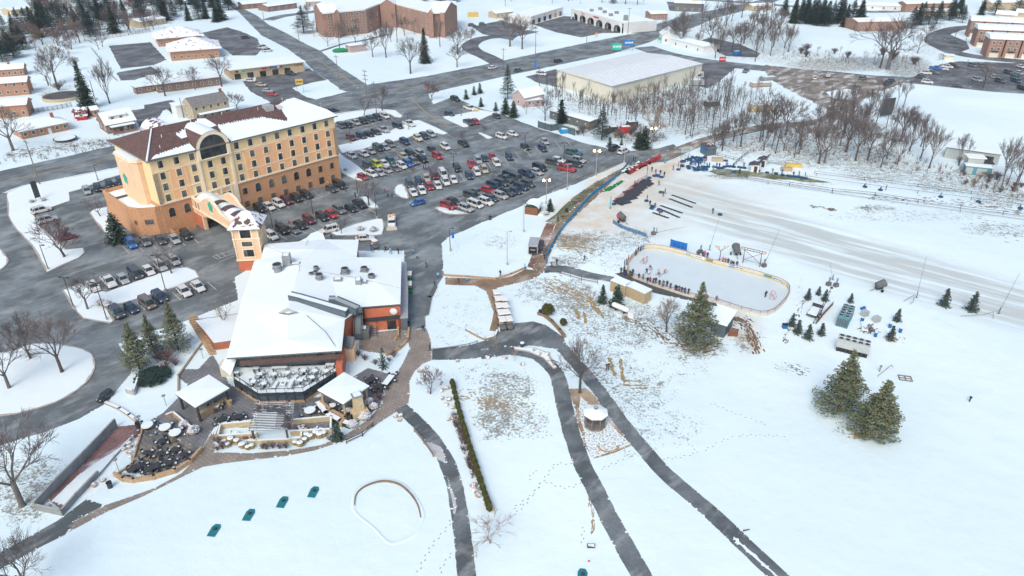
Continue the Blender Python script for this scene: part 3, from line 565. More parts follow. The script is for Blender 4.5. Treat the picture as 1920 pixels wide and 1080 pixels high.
TREE = {
'oak1': bare_tree('bare_tree','x',11,.95,11,.26,6,dens=4,fork=3),'oak2': bare_tree('bare_tree','x',11,1.05,12,.28,6,'twig','bark_grey',dens=4),'vase1': bare_tree('bare_tree','x',12,.62,13,.25,6,up=.8,dens=4,first=.22),
'tall1': bare_tree('bare_tree','x',13,.5,14,.18,5,up=.9,first=.38,dens=4),'tall2': bare_tree('bare_tree','x',13,.6,15,.16,5,'twig','bark_grey',up=.8,first=.34,dens=4),'thin1': bare_tree('bare_tree','x',9,.42,16,.09,4,up=1.0,first=.35,dens=3,tw=.022),
'thin2': bare_tree('bare_tree','x',8,.5,17,.08,4,'twig','bark_grey',up=.9,first=.3,dens=3,tw=.022),'small1': bare_tree('bare_tree','x',5,.85,18,.09,5,'twig','bark',up=.7,first=.2,dens=3,tw=.014),'small2': bare_tree('bare_tree','x',5.5,.9,19,.1,5,'twig_tan','bark_grey',up=.5,first=.18,dens=3,tw=.014),
'red1': bare_tree('bare_tree','x',6.5,1.0,20,.15,6,'twig_red','bark',up=.6,first=.2,dens=3,tw=.018),'willow': bare_tree('bare_tree','x',12,.8,21,.35,6,'twig_tan','bark',up=.4,first=.2,dens=4,droop=.25),'pale1': bare_tree('bare_tree','x',4.5,1.0,22,.07,5,'twig_pale','twig_pale',up=.5,first=.15,dens=3,tw=.016),'thin3': bare_tree('bare_tree','x',10,.35,23,.08,4,'twig','bark',up=1.1,first=.45,dens=4,tw=.02),
'spruce': conifer('spruce_tree','x',14,4.0,31,'needles_dark','needles_green',.28,.05,.85,.12,.3,.8),'spruce2': conifer('spruce_tree','x',10,3.4,32,'needles_dark','needles_green',.2,.04,.8,.1,.25,.7),
'christmas': conifer('small_spruce','x',3.0,1.05,33,'needles_blue',None,.05,.05,.9,.1,.12,.34,tier=.26),'young': conifer('young_fir','x',4.2,1.5,34,'needles_green','needles_dark',.07,.03,.8,0,.15,.42,tier=.3),
'cedar': conifer('cedar_tree','x',8,1.7,35,'needles_dark',None,.12,.03,.55,.1,-.3,.6),'hollyc': conifer('holly_tree','x',6.6,2.9,36,'needles_dark','needles_green',.15,.02,.6,0,.0,.55,tier=.34),'hemlock': conifer('hemlock_tree','x',9,3.6,37,'needles_green','needles_dark',.16,.05,.75,.2,.35,.6),
'pine1': pine('pine_tree','x',12,4.7,41,'needles_olive','needles_green',.3,.1),'pine2': pine('pine_tree','x',10.5,4.0,42,'needles_olive','needles_green',.26,.08),'pine3': pine('pine_tree','x',13,5.2,43,'needles_dark','needles_green',.3,.18),'pinef': pine('pine_tree','x',13,5.0,44,'needles_far','needles_dark',.3,.1),
'sparse': conifer('thin_spruce','x',5.2,1.35,38,'needles_dark','needles_green',.07,.05,.7,.3,.2,.3,per=.6),
'bush_red': twig_bush('bare_shrub','x',1.1,.9,26,'twig_red',51),'bush_tan': twig_bush('bare_shrub','x',1.2,.8,24,'twig_tan',52),'bush_brown': twig_bush('bare_shrub','x',2.6,1.7,60,'twig',53,tw=.018),
'bush_green': leaf_bush('round_shrub','x',1.0,.7,170,'shrub_green',54),'bush_cap': leaf_bush('trimmed_grass_clump','x',.95,.6,90,'thatch',55,'shrub',1,.16),'arbor': leaf_bush('arborvitae','x',1.7,.52,260,'hedge_green',56,'shrub',0,.17),'juniper': leaf_bush('spreading_juniper','x',.9,1.0,260,'needles_dark',57)}
def plant(kind,x,y,s,label,group=None,cat=None,rz=None,sxy=None):
 p = P(x,y); o = dup(TREE[kind],(p.x,p.y,0),rnd.uniform(0,6.28) if rz is None else rz,(s*(sxy or 1),s*(sxy or 1),s))
 o['label'] = label
 if group: o['group'] = group
 if cat: o['category'] = cat
 return o
# ---------------------------------------------------------------- prototypes: vehicles (nose along +x)
def loft(m,st,mt):
 """st: (x, half width low, half width high, z0, z1)"""
 n = len(st); vv = []
 for x,wl,wh,z0,z1 in st: vv += [(x,-wl*.93,z0),(x,-wl,z0+(z1-z0)*.3),(x,-wh,z1-(z1-z0)*.12),(x,-wh*.86,z1),(x,wh*.86,z1),(x,wh,z1-(z1-z0)*.12),(x,wl,z0+(z1-z0)*.3),(x,wl*.93,z0)]
 fs = []
 for i in range(n-1):
  for j in range(8): fs.append((i*8+j,i*8+(j+1) % 8,(i+1)*8+(j+1) % 8,(i+1)*8+j))
 fs += [tuple(range(8)),tuple(range((n-1)*8,n*8))[::-1]]
 m.add(vv,fs,mt)
def car(name,label,L,W,H,hood,kind='sedan'):
 root = thing(name,label,'car'); b = M(); g = M(); r = M(); h = W/2; x1 = L/2; z0 = .24; zb = hood
 if kind == 'pickup': st = [(-x1,h*.9,h*.9,z0+.15,zb-.02),(-x1+.1,h,h*.97,z0+.05,zb),(x1-1.9,h,h*.97,z0,zb),(x1-1.2,h,h*.93,z0,zb),(x1-.25,h*.97,h*.86,z0,zb-.08),(x1,h*.86,h*.72,z0+.08,zb-.25)]
 else: st = [(-x1,h*.84,h*.74,z0+.1,zb-.12),(-x1+.22,h*.97,h*.88,z0,zb),(-x1+.9,h,h*.94,z0,zb+.03),(x1-1.7,h,h*.94,z0,zb),(x1-.9,h,h*.88,z0,zb-.07),(x1-.25,h*.93,h*.78,z0,zb-.16),(x1,h*.8,h*.62,z0+.1,zb-.3)]
 loft(b,st,'paint')
 b.box((x1-.12,0,z0),(.3,W*.8,.16),'black'); b.box((-x1+.1,0,z0+.02),(.26,W*.84,.16),'black')
 if kind in ('sedan',): f0,f1,q0,q1 = x1-1.35,x1-2.05,-x1+.95,-x1+.35
 elif kind in ('suv','hatch','van','jeep'): f0,f1,q0,q1 = {'suv': (x1-1.15,x1-1.85,-x1+.42,-x1+.1),'hatch': (x1-1.1,x1-1.85,-x1+.6,-x1+.12),'van': (x1-.7,x1-1.5,-x1+.25,-x1+.06),'jeep': (x1-1.35,x1-1.6,-x1+.12,-x1+.06)}[kind]
 else: f0,f1,q0,q1 = x1-1.5,x1-2.15,-x1+2.15,-x1+1.95
 wr,wb = h*.72,h*.9; z1 = H
 g.add([(q1,-wb,zb),(f0,-wb,zb),(f0,wb,zb),(q1,wb,zb),(q0,-wr,z1),(f1,-wr,z1),(f1,wr,z1),(q0,wr,z1)],[(0,1,5,4),(1,2,6,5),(2,3,7,6),(3,0,4,7)],'car_glass')
 r.prism([(q0-.06,-wr-.03),(f1+.06,-wr-.03),(f1+.1,0),(f1+.06,wr+.03),(q0-.06,wr+.03)],z1-.03,z1+.05,'paint')
 for sx,t in ((f1*.55+q0*.45,.07),(f1*.1+q0*.9,.09)):
  for s in (-1,1): r.rod((sx,s*(wb+.01),zb),(sx,s*(wr+.01),z1),t,t*.7,'paint',4)
 for s in (-1,1):
  r.rod((f0,s*wb,zb),(f1,s*wr,z1),.05,.04,'paint',4); r.rod((q1,s*wb,zb),(q0,s*wr,z1),.08,.06,'paint',4)
  b.box((f0-.25,s*(h+.07),zb-.02),(.18,.16,.13),'paint')
 if kind == 'pickup':
  b.box((-x1+1.0,0,zb-.005),(1.75,W*.8,.02),'black')
  for s in (-1,1): b.box((-x1+1.0,s*h*.9,zb),(1.9,.1,.08),'paint')
  b.box((-x1+.08,0,zb),(.1,W*.85,.08),'paint')
 if kind in ('suv','van'):
  for s in (-1,1): r.rod((q0+.3,s*wr*.85,z1+.09),(f1-.3,s*wr*.85,z1+.09),.025,.025,'metal_dark',4)
 b.build('body',root); g.build('windows',root); r.build('roof',root)
 wr_ = .36 if kind in ('pickup','jeep') else .33
 for s in (-1,1):
  for x in (x1-.85,-x1+.85):
   wm = M(); wm.rod((0,-.11,0),(0,.11,0),wr_,wr_,'rubber',12); wo = wm.build('wheel',root); wo.location = (x,s*(h-.08),wr_)
   hm = M(); hm.rod((0,-.13*(-s if s < 0 else 1),0),(0,s*.125,0),wr_*.55,wr_*.55,'hub',8); hm.build('rim',wo)
  lm = M(); lm.box((x1-.17,s*h*.62,zb-.33),(.22,.34,.13),'sign_white'); lm.build('headlight',root)
  lm = M(); lm.box((-x1+.08,s*h*.76,zb-.24),(.14,.16,.2),'sign_red'); lm.build('taillight',root)
 return proto(root)
CAR = {'sedan': car('sedan_car','x',4.7,1.84,1.43,.88),'suv': car('suv_car','x',4.7,1.9,1.68,1.02,'suv'),'hatch': car('hatchback_car','x',4.15,1.78,1.5,.92,'hatch'),
 'van': car('minivan','x',5.1,2.0,1.78,1.0,'van'),'pickup': car('pickup_truck','x',5.6,2.0,1.82,1.1,'pickup'),'jeep': car('boxy_suv','x',4.3,1.88,1.84,1.12,'jeep')}
CARNAME = {'sedan': 'sedan','suv': 'SUV','hatch': 'hatchback','van': 'minivan','pickup': 'pickup truck','jeep': 'boxy SUV'}
CC = {'white': (.68,.69,.68),'silver': (.38,.40,.41),'grey': (.15,.165,.17),'charcoal': (.055,.068,.075),'black': (.016,.02,.024),'navy': (.02,.04,.085),'blue': (.02,.13,.42),'teal': (.03,.11,.125),'red': (.38,.02,.035),'maroon': (.13,.02,.035),'beige': (.45,.40,.31),'lime': (.5,.55,.02),'cream': (.6,.58,.48),'bronze': (.18,.14,.115)}
def cars(where,vec,L,group=None,anchor='from the left'):
 n = len(L); S = sorted(L,key=lambda q: q[0])
 for i,(x,y,k,c) in enumerate(S):
  z = .75; p = P(x,y,z); v = L[0][4] if False else vec
  rz = ang((x-v[0]/2,y-v[1]/2),(x+v[0]/2,y+v[1]/2)); kk = 1.0
  o = dup(CAR[k],(p.x,p.y,.05),rz+rnd.uniform(-.03,.03),color=CC[c]); q = kk*rnd.uniform(.97,1.04); o.scale = (q,q,q)
  o['label'] = ('%s %s %s' % (c,CARNAME[k],where)) if n == 1 else ('%s %s %s, %s %s' % (c,CARNAME[k],where,nth(i),anchor))
  o['category'] = 'pickup' if k == 'pickup' else 'van' if k == 'van' else 'car'; o['group'] = group or ('cars '+where)
# ---------------------------------------------------------------- building kit (local frame: x along the front, y away from the viewer)
def frame_at(name,label,a,b,h,cat='building',group=None):
 A,B = P(*a,h),P(*b,h); rz = math.atan2(B.y-A.y,B.x-A.x)
 r = thing(name,label,cat,(A.x,A.y,0),rz,group); return r,(B-A).length
def to_local(r,x,y,z=0):
 p = P(x,y,z)-Vector((r.location.x,r.location.y,0)); a = -r.rotation_euler.z
 return (p.x*math.cos(a)-p.y*math.sin(a),p.x*math.sin(a)+p.y*math.cos(a))
def hgt(x,y,yt,xt=None):
 """height of something standing at pixel (x,y) whose top shows at row yt"""
 p = P(x,y); v = (540-yt)/FPX; dy = math.cos(TILT)+v*math.sin(TILT); dz = -math.sin(TILT)+v*math.cos(TILT); return CAMH+dz*p.y/dy
WC = {}
def window(root,x,y,z,w_,h_,rz=0,arch=False,frame='stucco_cream',glass='glass',fw=.14,name='window'):
 """x,z centre of the bottom edge; faces local -y turned by rz; the pane is a sub-part"""
 key = (round(w_,2),round(h_,2),arch,frame,glass,fw)
 if key not in WC:
  f,g = M(),M(); a,b = w_/2,h_
  if arch:
   n = 8; c = b-a; out = [(-a-fw,0)]+[(-(a+fw)*math.cos(pi*i/n),c+(a+fw)*math.sin(pi*i/n)) for i in range(n+1)]+[(a+fw,0)]
   inn = [(-a,0)]+[(-a*math.cos(pi*i/n),c+a*math.sin(pi*i/n)) for i in range(n+1)]+[(a,0)]
   for i in range(len(out)-1):
    o1,o2,i1,i2 = out[i],out[i+1],inn[i],inn[i+1]
    f.quad((o1[0],-.09,o1[1]),(i1[0],-.09,i1[1]),(i2[0],-.09,i2[1]),(o2[0],-.09,o2[1]),frame)
    f.quad((o1[0],0.02,o1[1]),(o1[0],-.09,o1[1]),(o2[0],-.09,o2[1]),(o2[0],0.02,o2[1]),frame); f.quad((i1[0],-.09,i1[1]),(i1[0],.02,i1[1]),(i2[0],.02,i2[1]),(i2[0],-.09,i2[1]),frame)
   f.box((0,-.05,-fw*.8),(w_+2*fw,.12,fw*.8),frame); g.add([(p[0],-.02,p[1]) for p in inn],[tuple(range(len(inn)))],glass)
  else:
   f.box((0,-.05,b),(w_+2*fw,.1,fw),frame); f.box((0,-.06,-fw),(w_+2*fw+.08,.13,fw),frame)
   for s in (-1,1): f.box((s*(a+fw/2),-.05,0),(fw,.1,b),frame)
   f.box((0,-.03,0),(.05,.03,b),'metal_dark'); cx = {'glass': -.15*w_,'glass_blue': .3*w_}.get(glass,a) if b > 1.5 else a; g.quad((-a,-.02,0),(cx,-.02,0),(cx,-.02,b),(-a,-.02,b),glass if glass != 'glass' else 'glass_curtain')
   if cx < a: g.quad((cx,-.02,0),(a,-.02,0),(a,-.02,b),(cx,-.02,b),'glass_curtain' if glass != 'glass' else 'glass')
  fo = f.build('window'); go = g.build('pane',fo); tree_of(fo); PROTOS.append(fo); WC[key] = fo
 o = dup(WC[key],(x,y,z),rz,parent=root); o.name = name; return o
def hip_roof(r,x0,x1,y0,y1,h,rh,mt,ri=None,over=.5,gable=False,fascia='fascia',name='roof',ri2=None):
 x0 -= over; x1 += over; y0 -= over; y1 += over; ym = (y0+y1)/2; ri = (y1-y0)/2 if ri is None else ri; ri2 = ri if ri2 is None else ri2
 m = M(); e = .22
 lo = [(x0,y0,h),(x1,y0,h),(x1,y1,h),(x0,y1,h)]; up = [(p[0],p[1],h+e) for p in lo]
 R0,R1 = (x0+(0 if gable else ri),ym,h+rh),(x1-(0 if gable else ri2),ym,h+rh)
 m.add(lo+up,[(0,1,5,4),(1,2,6,5),(2,3,7,6),(3,0,4,7),(3,2,1,0)],fascia)
 m.add(up+[R0,R1],[(0,1,5,4),(2,3,4,5)],mt); m.add(up+[R0,R1],[(1,2,5),(3,0,4)],fascia if gable else mt)
 return m.build(name,r)
def walls(r,pts,z0,h,mt,name='wall',top=None):
 m = M(); m.prism(pts,z0,h,mt,top); return m.build(name,r)
def rect(x0,x1,y0,y1): return [(x0,y0),(x1,y0),(x1,y1),(x0,y1)]
def part_box(r,name,c,sz,mt,rz=0,taper=1):
 m = M(); m.box(c,sz,mt,rz,taper); return m.build(name,r)
# ---------------------------------------------------------------- the hotel
H0 = 18.4
hot,HL = frame_at('hotel','six storey cream and peach hotel over a brick base, arched glass dormer',(279,303),(626,219),H0,'hotel')
HD = 21.4
walls(hot,rect(0,HL,0,HD),0,7.35,'brick_orange','brick_base')
walls(hot,rect(.06,HL-.06,.06,HD-.06),7.35,H0,'stucco_yellow','upper_wall')
def panel(x0,x1,z0,z1,mt,pr=.14,name='wall_panel',y=0):
 m = M(); m.box(((x0+x1)/2,y-pr/2,z0),(x1-x0,pr,z1-z0),mt); return m.build(name,hot)
panel(23.3,HL-.9,7.75,15.55,'stucco_peach'); panel(3.9,8.2,7.75,15.55,'stucco_peach'); panel(0,.95,7.6,15.2,'fieldstone',.3,'stone_quoin'); panel(HL-.85,HL,7.6,15.2,'fieldstone',.3,'stone_quoin')
panel(-.1,HL+.1,7.35,7.75,'stucco_cream',.3,'string_course'); panel(19.8,HL-.9,15.55,15.8,'stucco_cream',.2,'string_course'); panel(.9,11.2,15.3,15.5,'stucco_cream',.18,'string_course'); panel(23.3,HL-.9,10.2,10.42,'stucco_cream',.2,'string_course'); panel(3.9,11,10.2,10.42,'stucco_cream',.2,'string_course')
panel(10.95,11.6,7.75,16.2,'stucco_cream',.35,'pilaster'); panel(19.3,19.95,7.75,16.2,'stucco_cream',.35,'pilaster')
panel(8.3,19.9,4.2,7.35,'stucco_tan',.12,'entrance_panel'); [panel(x,x+.5,3.4,7.35,'stucco_cream',.3,'pilaster') for x in (12.3,15.2,17.9)]; panel(18.6,19.9,2.4,7.35,'stucco_cream',.32,'pilaster')
colx = [2.35,6.2,10.0,14.05,17.5,21.6,25.4,29.3,33.1,36.9,40.75,44.5,48.3]
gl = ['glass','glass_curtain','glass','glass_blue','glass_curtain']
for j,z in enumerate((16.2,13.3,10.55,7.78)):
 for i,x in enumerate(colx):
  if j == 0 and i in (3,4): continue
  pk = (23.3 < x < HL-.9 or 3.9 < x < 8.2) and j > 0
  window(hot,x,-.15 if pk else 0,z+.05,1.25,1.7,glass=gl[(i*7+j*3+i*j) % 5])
for i,x in enumerate(colx):
 if i in (0,1) or 6 <= i <= 10: window(hot,x,0,3.75,1.5,2.35,arch=True,frame='brick_orange',fw=.1,glass=gl[(i*3) % 5])
 if i in (5,11,12): window(hot,x,0,4.0,1.35,1.7,frame='brick_orange',fw=.1,glass='glass')
 if i >= 5 and i != 11: window(hot,x,0,.4,1.4,1.7,frame='brick_orange',fw=.1,glass='glass_curtain')
for z in (3.3,4.9):
 for x in (16.4,18.0): window(hot,x-.3,-.13,z+.2,1.2,1.1,frame='white_trim',fw=.12)
m = M(); m.box((44.5,-.06,0),(1.5,.1,2.4),'metal_dark'); m.build('door',hot)
m = M()
m.box((44.5,-1.2,0),(3.0,.2,.9),'brick_orange'); m.box((46.0,-.6,0),(.2,1.2,.9),'brick_orange'); m.build('planter_wall',hot)
ov = .75; x0,x1,y0,y1 = -ov,HL+ov,-ov,HD+ov; ym = HD/2; rz_ = H0+4.4; xr0,xr1 = 6.3,HL-5.6; ze = H0+.32
m = M(); m.add([(x0,y0,H0),(x1,y0,H0),(x1,y1,H0),(x0,y1,H0),(x0,y0,ze),(x1,y0,ze),(x1,y1,ze),(x0,y1,ze)],[(0,1,5,4),(1,2,6,5),(2,3,7,6),(3,0,4,7),(3,2,1,0)],'fascia'); m.build('eaves',hot)
m = M(); m.add([(x0,y0,ze),(x1,y0,ze),(x1,y1,ze),(x0,y1,ze),(xr0,ym,rz_),(xr1,ym,rz_)],[(0,1,5,4),(1,2,5),(2,3,4,5),(3,0,4)],'shingle'); roof_h = m.build('roof',hot)
def on_front(x,t): return (x,y0+(ym-y0)*t,ze+(rz_-ze)*t+.07)
def snow_poly(pts,name='roof_snow',th=.1):
 """a snow blanket over part of the front slope: pts are (x, share of the slope)"""
 q = [on_front(*p) for p in pts]; n = len(q); m = M(); m.add([(a,b,c-.06) for a,b,c in q]+q,[tuple(range(n,2*n))]+[(i,(i+1) % n,(i+1) % n+n,i+n) for i in range(n)],'snow_roof'); return m.build(name,hot)
rag = lambda a,b,n,amp: [(a[0]+(b[0]-a[0])*i/n+rnd.uniform(-.12,.12),a[1]+(b[1]-a[1])*i/n+(amp if i % 2 else -amp)*rnd.uniform(.3,1)) for i in range(n)]
snow_poly([(20.2,.0),(HL+ov,0.0),(HL-.2,.30),(HL-5.3,.99)]+rag((HL-7.5,.99),(39.8,.85),10,.03)+rag((39.8,.8),(38.2,.25),12,.03)+rag((37.6,.22),(33,.52),16,.04)+rag((33,.55),(21,.62),46,.05)+rag((20.6,.6),(19.9,.3),4,.02))
snow_poly([(.5,.03),(11.0,.0),(11.0,.28)]+rag((10.6,.24),(2.2,.13),24,.03)+[(1.4,.1)])
snow_poly([(10.3,.45)]+rag((10.0,.62),(18.0,.95),18,.05)+[(19.5,.93),(20.5,.62)]+rag((18.5,.6),(12,.42),12,.05))
m = M(); a,b = Vector((x0+.1,y0+.1,ze+.1)),Vector((xr0-.3,ym-.5,rz_+.02)); m.rod(a,b,.24,.16,'snow_roof',6); m.build('hip_snow',hot)
m = M(); m.add([(x1,y0,ze+.08),(x1,y1,ze+.08),(xr1,ym,rz_+.08)],[(0,1,2)],'snow_roof'); m.build('roof_snow',hot)
for x,t in ((6.5,.62),(4.2,.3),(15.5,.9),(24,.93),(33.5,.82),(36,.95),(42,.99)):
 q = on_front(x,t); m = M(); m.rod(q,(q[0],q[1],q[2]+.75),.09,.09,'white_trim',6); m.build('vent_pipe',hot)
q = on_front(36.3,.72); part_box(hot,'roof_unit',(q[0],q[1]+.9,q[2]-.5),(2.2,2.4,1.8),'metal_light'); q = on_front(39.2,.72); part_box(hot,'roof_unit',(q[0],q[1]+.3,q[2]-.2),(1.1,1.5,.9),'siding_white')
dx,dz,ro,rg_ = 15.4,18.15,4.3,3.45
m = M(); n = 18
arc = lambda r_: [(dx-r_*math.cos(pi*i/n),dz+r_*math.sin(pi*i/n)*.97) for i in range(n+1)]
O,I = [(dx-ro,15.9)]+arc(ro)+[(dx+ro,15.9)],[(dx-rg_,15.9)]+arc(rg_)+[(dx+rg_,15.9)]
for i in range(len(O)-1):
 for y_,A_,B_ in ((-.75,O,I),):
  m.quad((A_[i][0],y_,A_[i][1]),(B_[i][0],y_,B_[i][1]),(B_[i+1][0],y_,B_[i+1][1]),(A_[i+1][0],y_,A_[i+1][1]),'stucco_cream')
 m.quad((O[i][0],0,O[i][1]),(O[i][0],-.75,O[i][1]),(O[i+1][0],-.75,O[i+1][1]),(O[i+1][0],0,O[i+1][1]),'stucco_cream'); m.quad((I[i][0],-.75,I[i][1]),(I[i][0],-.3,I[i][1]),(I[i+1][0],-.3,I[i+1][1]),(I[i+1][0],-.75,I[i+1][1]),'stucco_cream')
m.box((dx,-.38,15.7),(2*ro,.75,.2),'stucco_cream'); dm = m.build('dormer_arch',hot)
m = M(); m.add([(p[0],-.3,p[1]) for p in I],[tuple(range(len(I)))],'glass'); gw = m.build('window',hot)
m = M()
for i in (3,6,9,12,15): m.rod((dx,-.34,16.9),(I[i+1][0],-.34,I[i+1][1]),.05,.05,'metal_dark',4)
for z in (17.4,18.6): m.rod((dx-3.4,-.34,z),(dx+3.4,-.34,z),.05,.05,'metal_dark',4)
for x in (-2.2,-1.1,0,1.1,2.2): m.rod((dx+x,-.34,15.9),(dx+x,-.34,18.6),.045,.045,'metal_dark',4)
m.build('glazing_bars',gw)
m = M(); rr = ro+.1; pr = [(dx-rr*math.cos(pi*i/n),dz+rr*.97*math.sin(pi*i/n)+.05) for i in range(n+1)]
for i in range(n):
 def back(z): return y0+(ym-y0)*min(1.0,max(0,(z-ze)/(rz_-ze)))
 b0,b1 = back(pr[i][1])+.6,back(pr[i+1][1])+.6; m.quad((pr[i][0],-.8,pr[i][1]),(pr[i+1][0],-.8,pr[i+1][1]),(pr[i+1][0],b1,pr[i+1][1]),(pr[i][0],b0,pr[i][1]),'snow_roof' if 6 <= i <= 15 else 'shingle')
m.build('dormer_roof',hot)
m = M(); rr = 3.3; cx = 10.5
pr = [(cx-rr*math.cos(pi*i/12),H0+.5+rr*math.sin(pi*i/12)) for i in range(13)]
for i in range(12):
 m.quad((pr[i][0],HD+.6,pr[i][1]),(pr[i+1][0],HD+.6,pr[i+1][1]),(pr[i+1][0],ym+2,pr[i+1][1]),(pr[i][0],ym+2,pr[i][1]),'shingle_snow')
m.build('rear_dormer_roof',hot)
blk = [(-2.1,6.6),(-1.0,5.2),(0,5.2),(0,17.2),(-1.0,17.2),(-2.1,16.0)]
walls(hot,blk,6.0,17.6,'stucco_tan','end_block','snow_roof')
m = M(); m.prism([(-2.35,6.5),(-1.1,4.95),(.05,4.95),(.05,17.4),(-1.1,17.4),(-2.35,16.1)],17.05,17.35,'stucco_cream'); m.build('cornice',hot)
m = M()
for k in range(16):
 a0,a1 = pi*k/16,pi*(k+1)/16; m.quad((-2.16,11.3-3.6*math.cos(a0),12.4+3.9*math.sin(a0)),(-2.16,11.3-3.9*math.cos(a0),12.4+4.2*math.sin(a0)),(-2.16,11.3-3.9*math.cos(a1),12.4+4.2*math.sin(a1)),(-2.16,11.3-3.6*math.cos(a1),12.4+3.9*math.sin(a1)),'stucco_cream')
m.build('arch_moulding',hot)
def tree_logo(name,parent,c,ux,mt='green_sign',s=1.0):
 """round leafy tree emblem with a small cream trunk, lying in the plane (ux, z)"""
 rg = random.Random(5); m = M(); ux = Vector(ux); n = 22; pts = []
 for i in range(n):
  a = 2*pi*i/n; r_ = s*(1+.14*math.sin(5*a)+rg.uniform(-.07,.07)); pts.append(Vector(c)+ux*r_*.85*math.cos(a)+Vector((0,0,1))*r_*math.sin(a))
 nn = ux.cross(Vector((0,0,1))).normalized(); f = [p+nn*.06 for p in pts]; m.add(pts+f,[tuple(range(n,2*n))]+[(i,(i+1) % n,(i+1) % n+n,i+n) for i in range(n)],mt); o = m.build(name,parent)
 m = M(); c = Vector(c)+nn*.04; m.rod(c-Vector((0,0,s*.9)),c-Vector((0,0,s*1.55)),.09*s,.14*s,'white_trim',5); m.rod(c-Vector((0,0,s*1.6))-ux*s*.6,c-Vector((0,0,s*1.6))+ux*s*.6,.07*s,.07*s,'white_trim',4); m.build('emblem_trunk',o); return o
tree_logo('emblem',hot,(-2.16,12.6,11.6),(0,-1,0),s=1.25)
wing = [(-5.5,21.2),(-5.8,5.4),(-4.3,2.4),(-1.4,.4),(-.03,.4),(-.03,21.2)]
walls(hot,wing,0,6.3,'brick_orange','brick_wing','snow_roof')
m = M(); W2 = [(-5.5,21.2),(-5.8,5.4),(-4.3,2.4),(-1.4,.4)]
for a,b in zip(W2,W2[1:]):
 d = Vector((b[0]-a[0],b[1]-a[1])); c = ((a[0]+b[0])/2,(a[1]+b[1])/2); m.box((c[0]+.12,c[1]+.1,6.2),(d.length+.35,.35,1.0),'brick_orange',math.atan2(d.y,d.x))
m.box((-.75,.55,6.2),(1.3,.3,1.0),'brick_orange'); m.box((-2.8,21.0,6.2),(5.4,.3,1.0),'brick_orange'); m.build('parapet',hot)
window(hot,-2.9,1.42,2.9,1.9,1.3,rz=math.atan2(.4-2.4,-1.4+4.3),frame='brick_orange',fw=.08); window(hot,-5.1,3.9,2.8,.7,1.1,rz=math.atan2(2.4-5.4,-4.3+5.8),frame='brick_orange',fw=.08)
walls(hot,rect(-5.0,-.06,14.5,18.5),6.3,6.95,'concrete_dark','roof_kerb','snow_roof')
m = M()
m.box((3.6,-2.4,0),(5.2,.25,1.0),'brick_orange'); m.box((1.0,-1.2,0),(.25,2.3,1.0),'brick_orange'); m.build('area_wall',hot)
def canopy_wall(x,y_off,nm,logo):
 prof = [(0,7.4),(-3.2,7.2),(-5.0,7.5),(-6.2,8.1),(-7.6,9.0),(-9.3,9.5),(-11.2,9.4),(-12.8,8.7),(-14.0,7.8),(-15.4,7.3),(-17.2,6.9),(-21.0,6.8)]
 prof = [(y+y_off,z-y_off*.5) for y,z in catmull(prof,4)]; m = M(); n = len(prof); t = .5
 for i in range(n-1):
  (ya,za),(yb,zb) = prof[i],prof[i+1]; zl = 0 if (ya > -4.6 or ya < -19.3) else 3.5+.9*max(0,1-((ya+12)/7.4)**2)
  for xx,s in ((x,1),(x+t,-1)):
   q = [(xx,ya,zl),(xx,yb,zl),(xx,yb,zb),(xx,ya,za)]; m.quad(*(q[::-1] if s > 0 else q),'stucco_tan')
  m.quad((x-.08,ya,za+.02),(x-.08,yb,zb+.02),(x+t+.08,yb,zb+.02),(x+t+.08,ya,za+.02),'stucco_cream'); m.quad((x-.08,ya,za-.2),(x-.08,ya,za+.02),(x-.08,yb,zb+.02),(x-.08,yb,zb-.2),'stucco_cream')
  m.quad((x,ya,zl),(x+t,ya,zl),(x+t,yb,zl),(x,yb,zl),'stucco_tan')
 m.box((x-.06,-2.4+y_off,0),(.14,4.5,3.3),'terracotta'); m.box((x-.1,-10.4+y_off,4.65),(.2,21,.22),'stucco_cream')
 m.box((x+.25,-4.7+y_off,0),(.8,.7,4.6),'stucco_tan'); m.box((x+.25,-19.5+y_off,0),(.8,.7,4.6),'stucco_tan')
 o = m.build(nm,hot)
 for yy in (-2.1,-3.6): window(hot,x-.02,yy,4.95,.62,1.9,rz=-pi/2,arch=True,frame='stucco_cream',fw=.12)
 if logo: tree_logo('emblem',hot,(x-.05,-10.4,7.7),(0,-1,0),s=1.2)
canopy_wall(7.6,0,'canopy_wall',True); canopy_wall(13.6,1.5,'canopy_wall',False)
m = M(); cr = [(7.95+5.7*i/10,6.5+1.15*math.sin(pi*i/10)) for i in range(11)]
for i in range(10):
 for k in range(8):
  ya,yb = -.4-2.35*k,-.4-2.35*(k+1); m.quad((cr[i][0],yb,cr[i][1]),(cr[i+1][0],yb,cr[i+1][1]),(cr[i+1][0],ya,cr[i+1][1]),(cr[i][0],ya,cr[i][1]),'shingle' if (k == 7 and i > 1) or (k in (3,5) and 1 < i < 8) else 'snow_roof')
m.build('canopy_roof',hot)
m = M(); m.ball((7.3,-3.0,4.1),.16,'lamp_amber',6,4); m.ball((7.3,-19.6,4.1),.16,'lamp_amber',6,4); m.build('wall_light',hot)
A,B,C = P(433,431,10),P(483,429,10),P(495,404,10)
trz = math.atan2(B.y-A.y,B.x-A.x); tw_ = (B-A).length; twr = thing('entrance_tower','square stucco tower with snowy shingle roof joining hotel canopy to clubhouse','tower',(A.x,A.y,0),trz); td = 6.2
walls(twr,rect(.05,tw_-.05,.05,td),0,2.5,'terracotta','base_wall'); walls(twr,rect(0,tw_,0,td),2.5,10.0,'stucco_tan','upper_wall')
m = M()
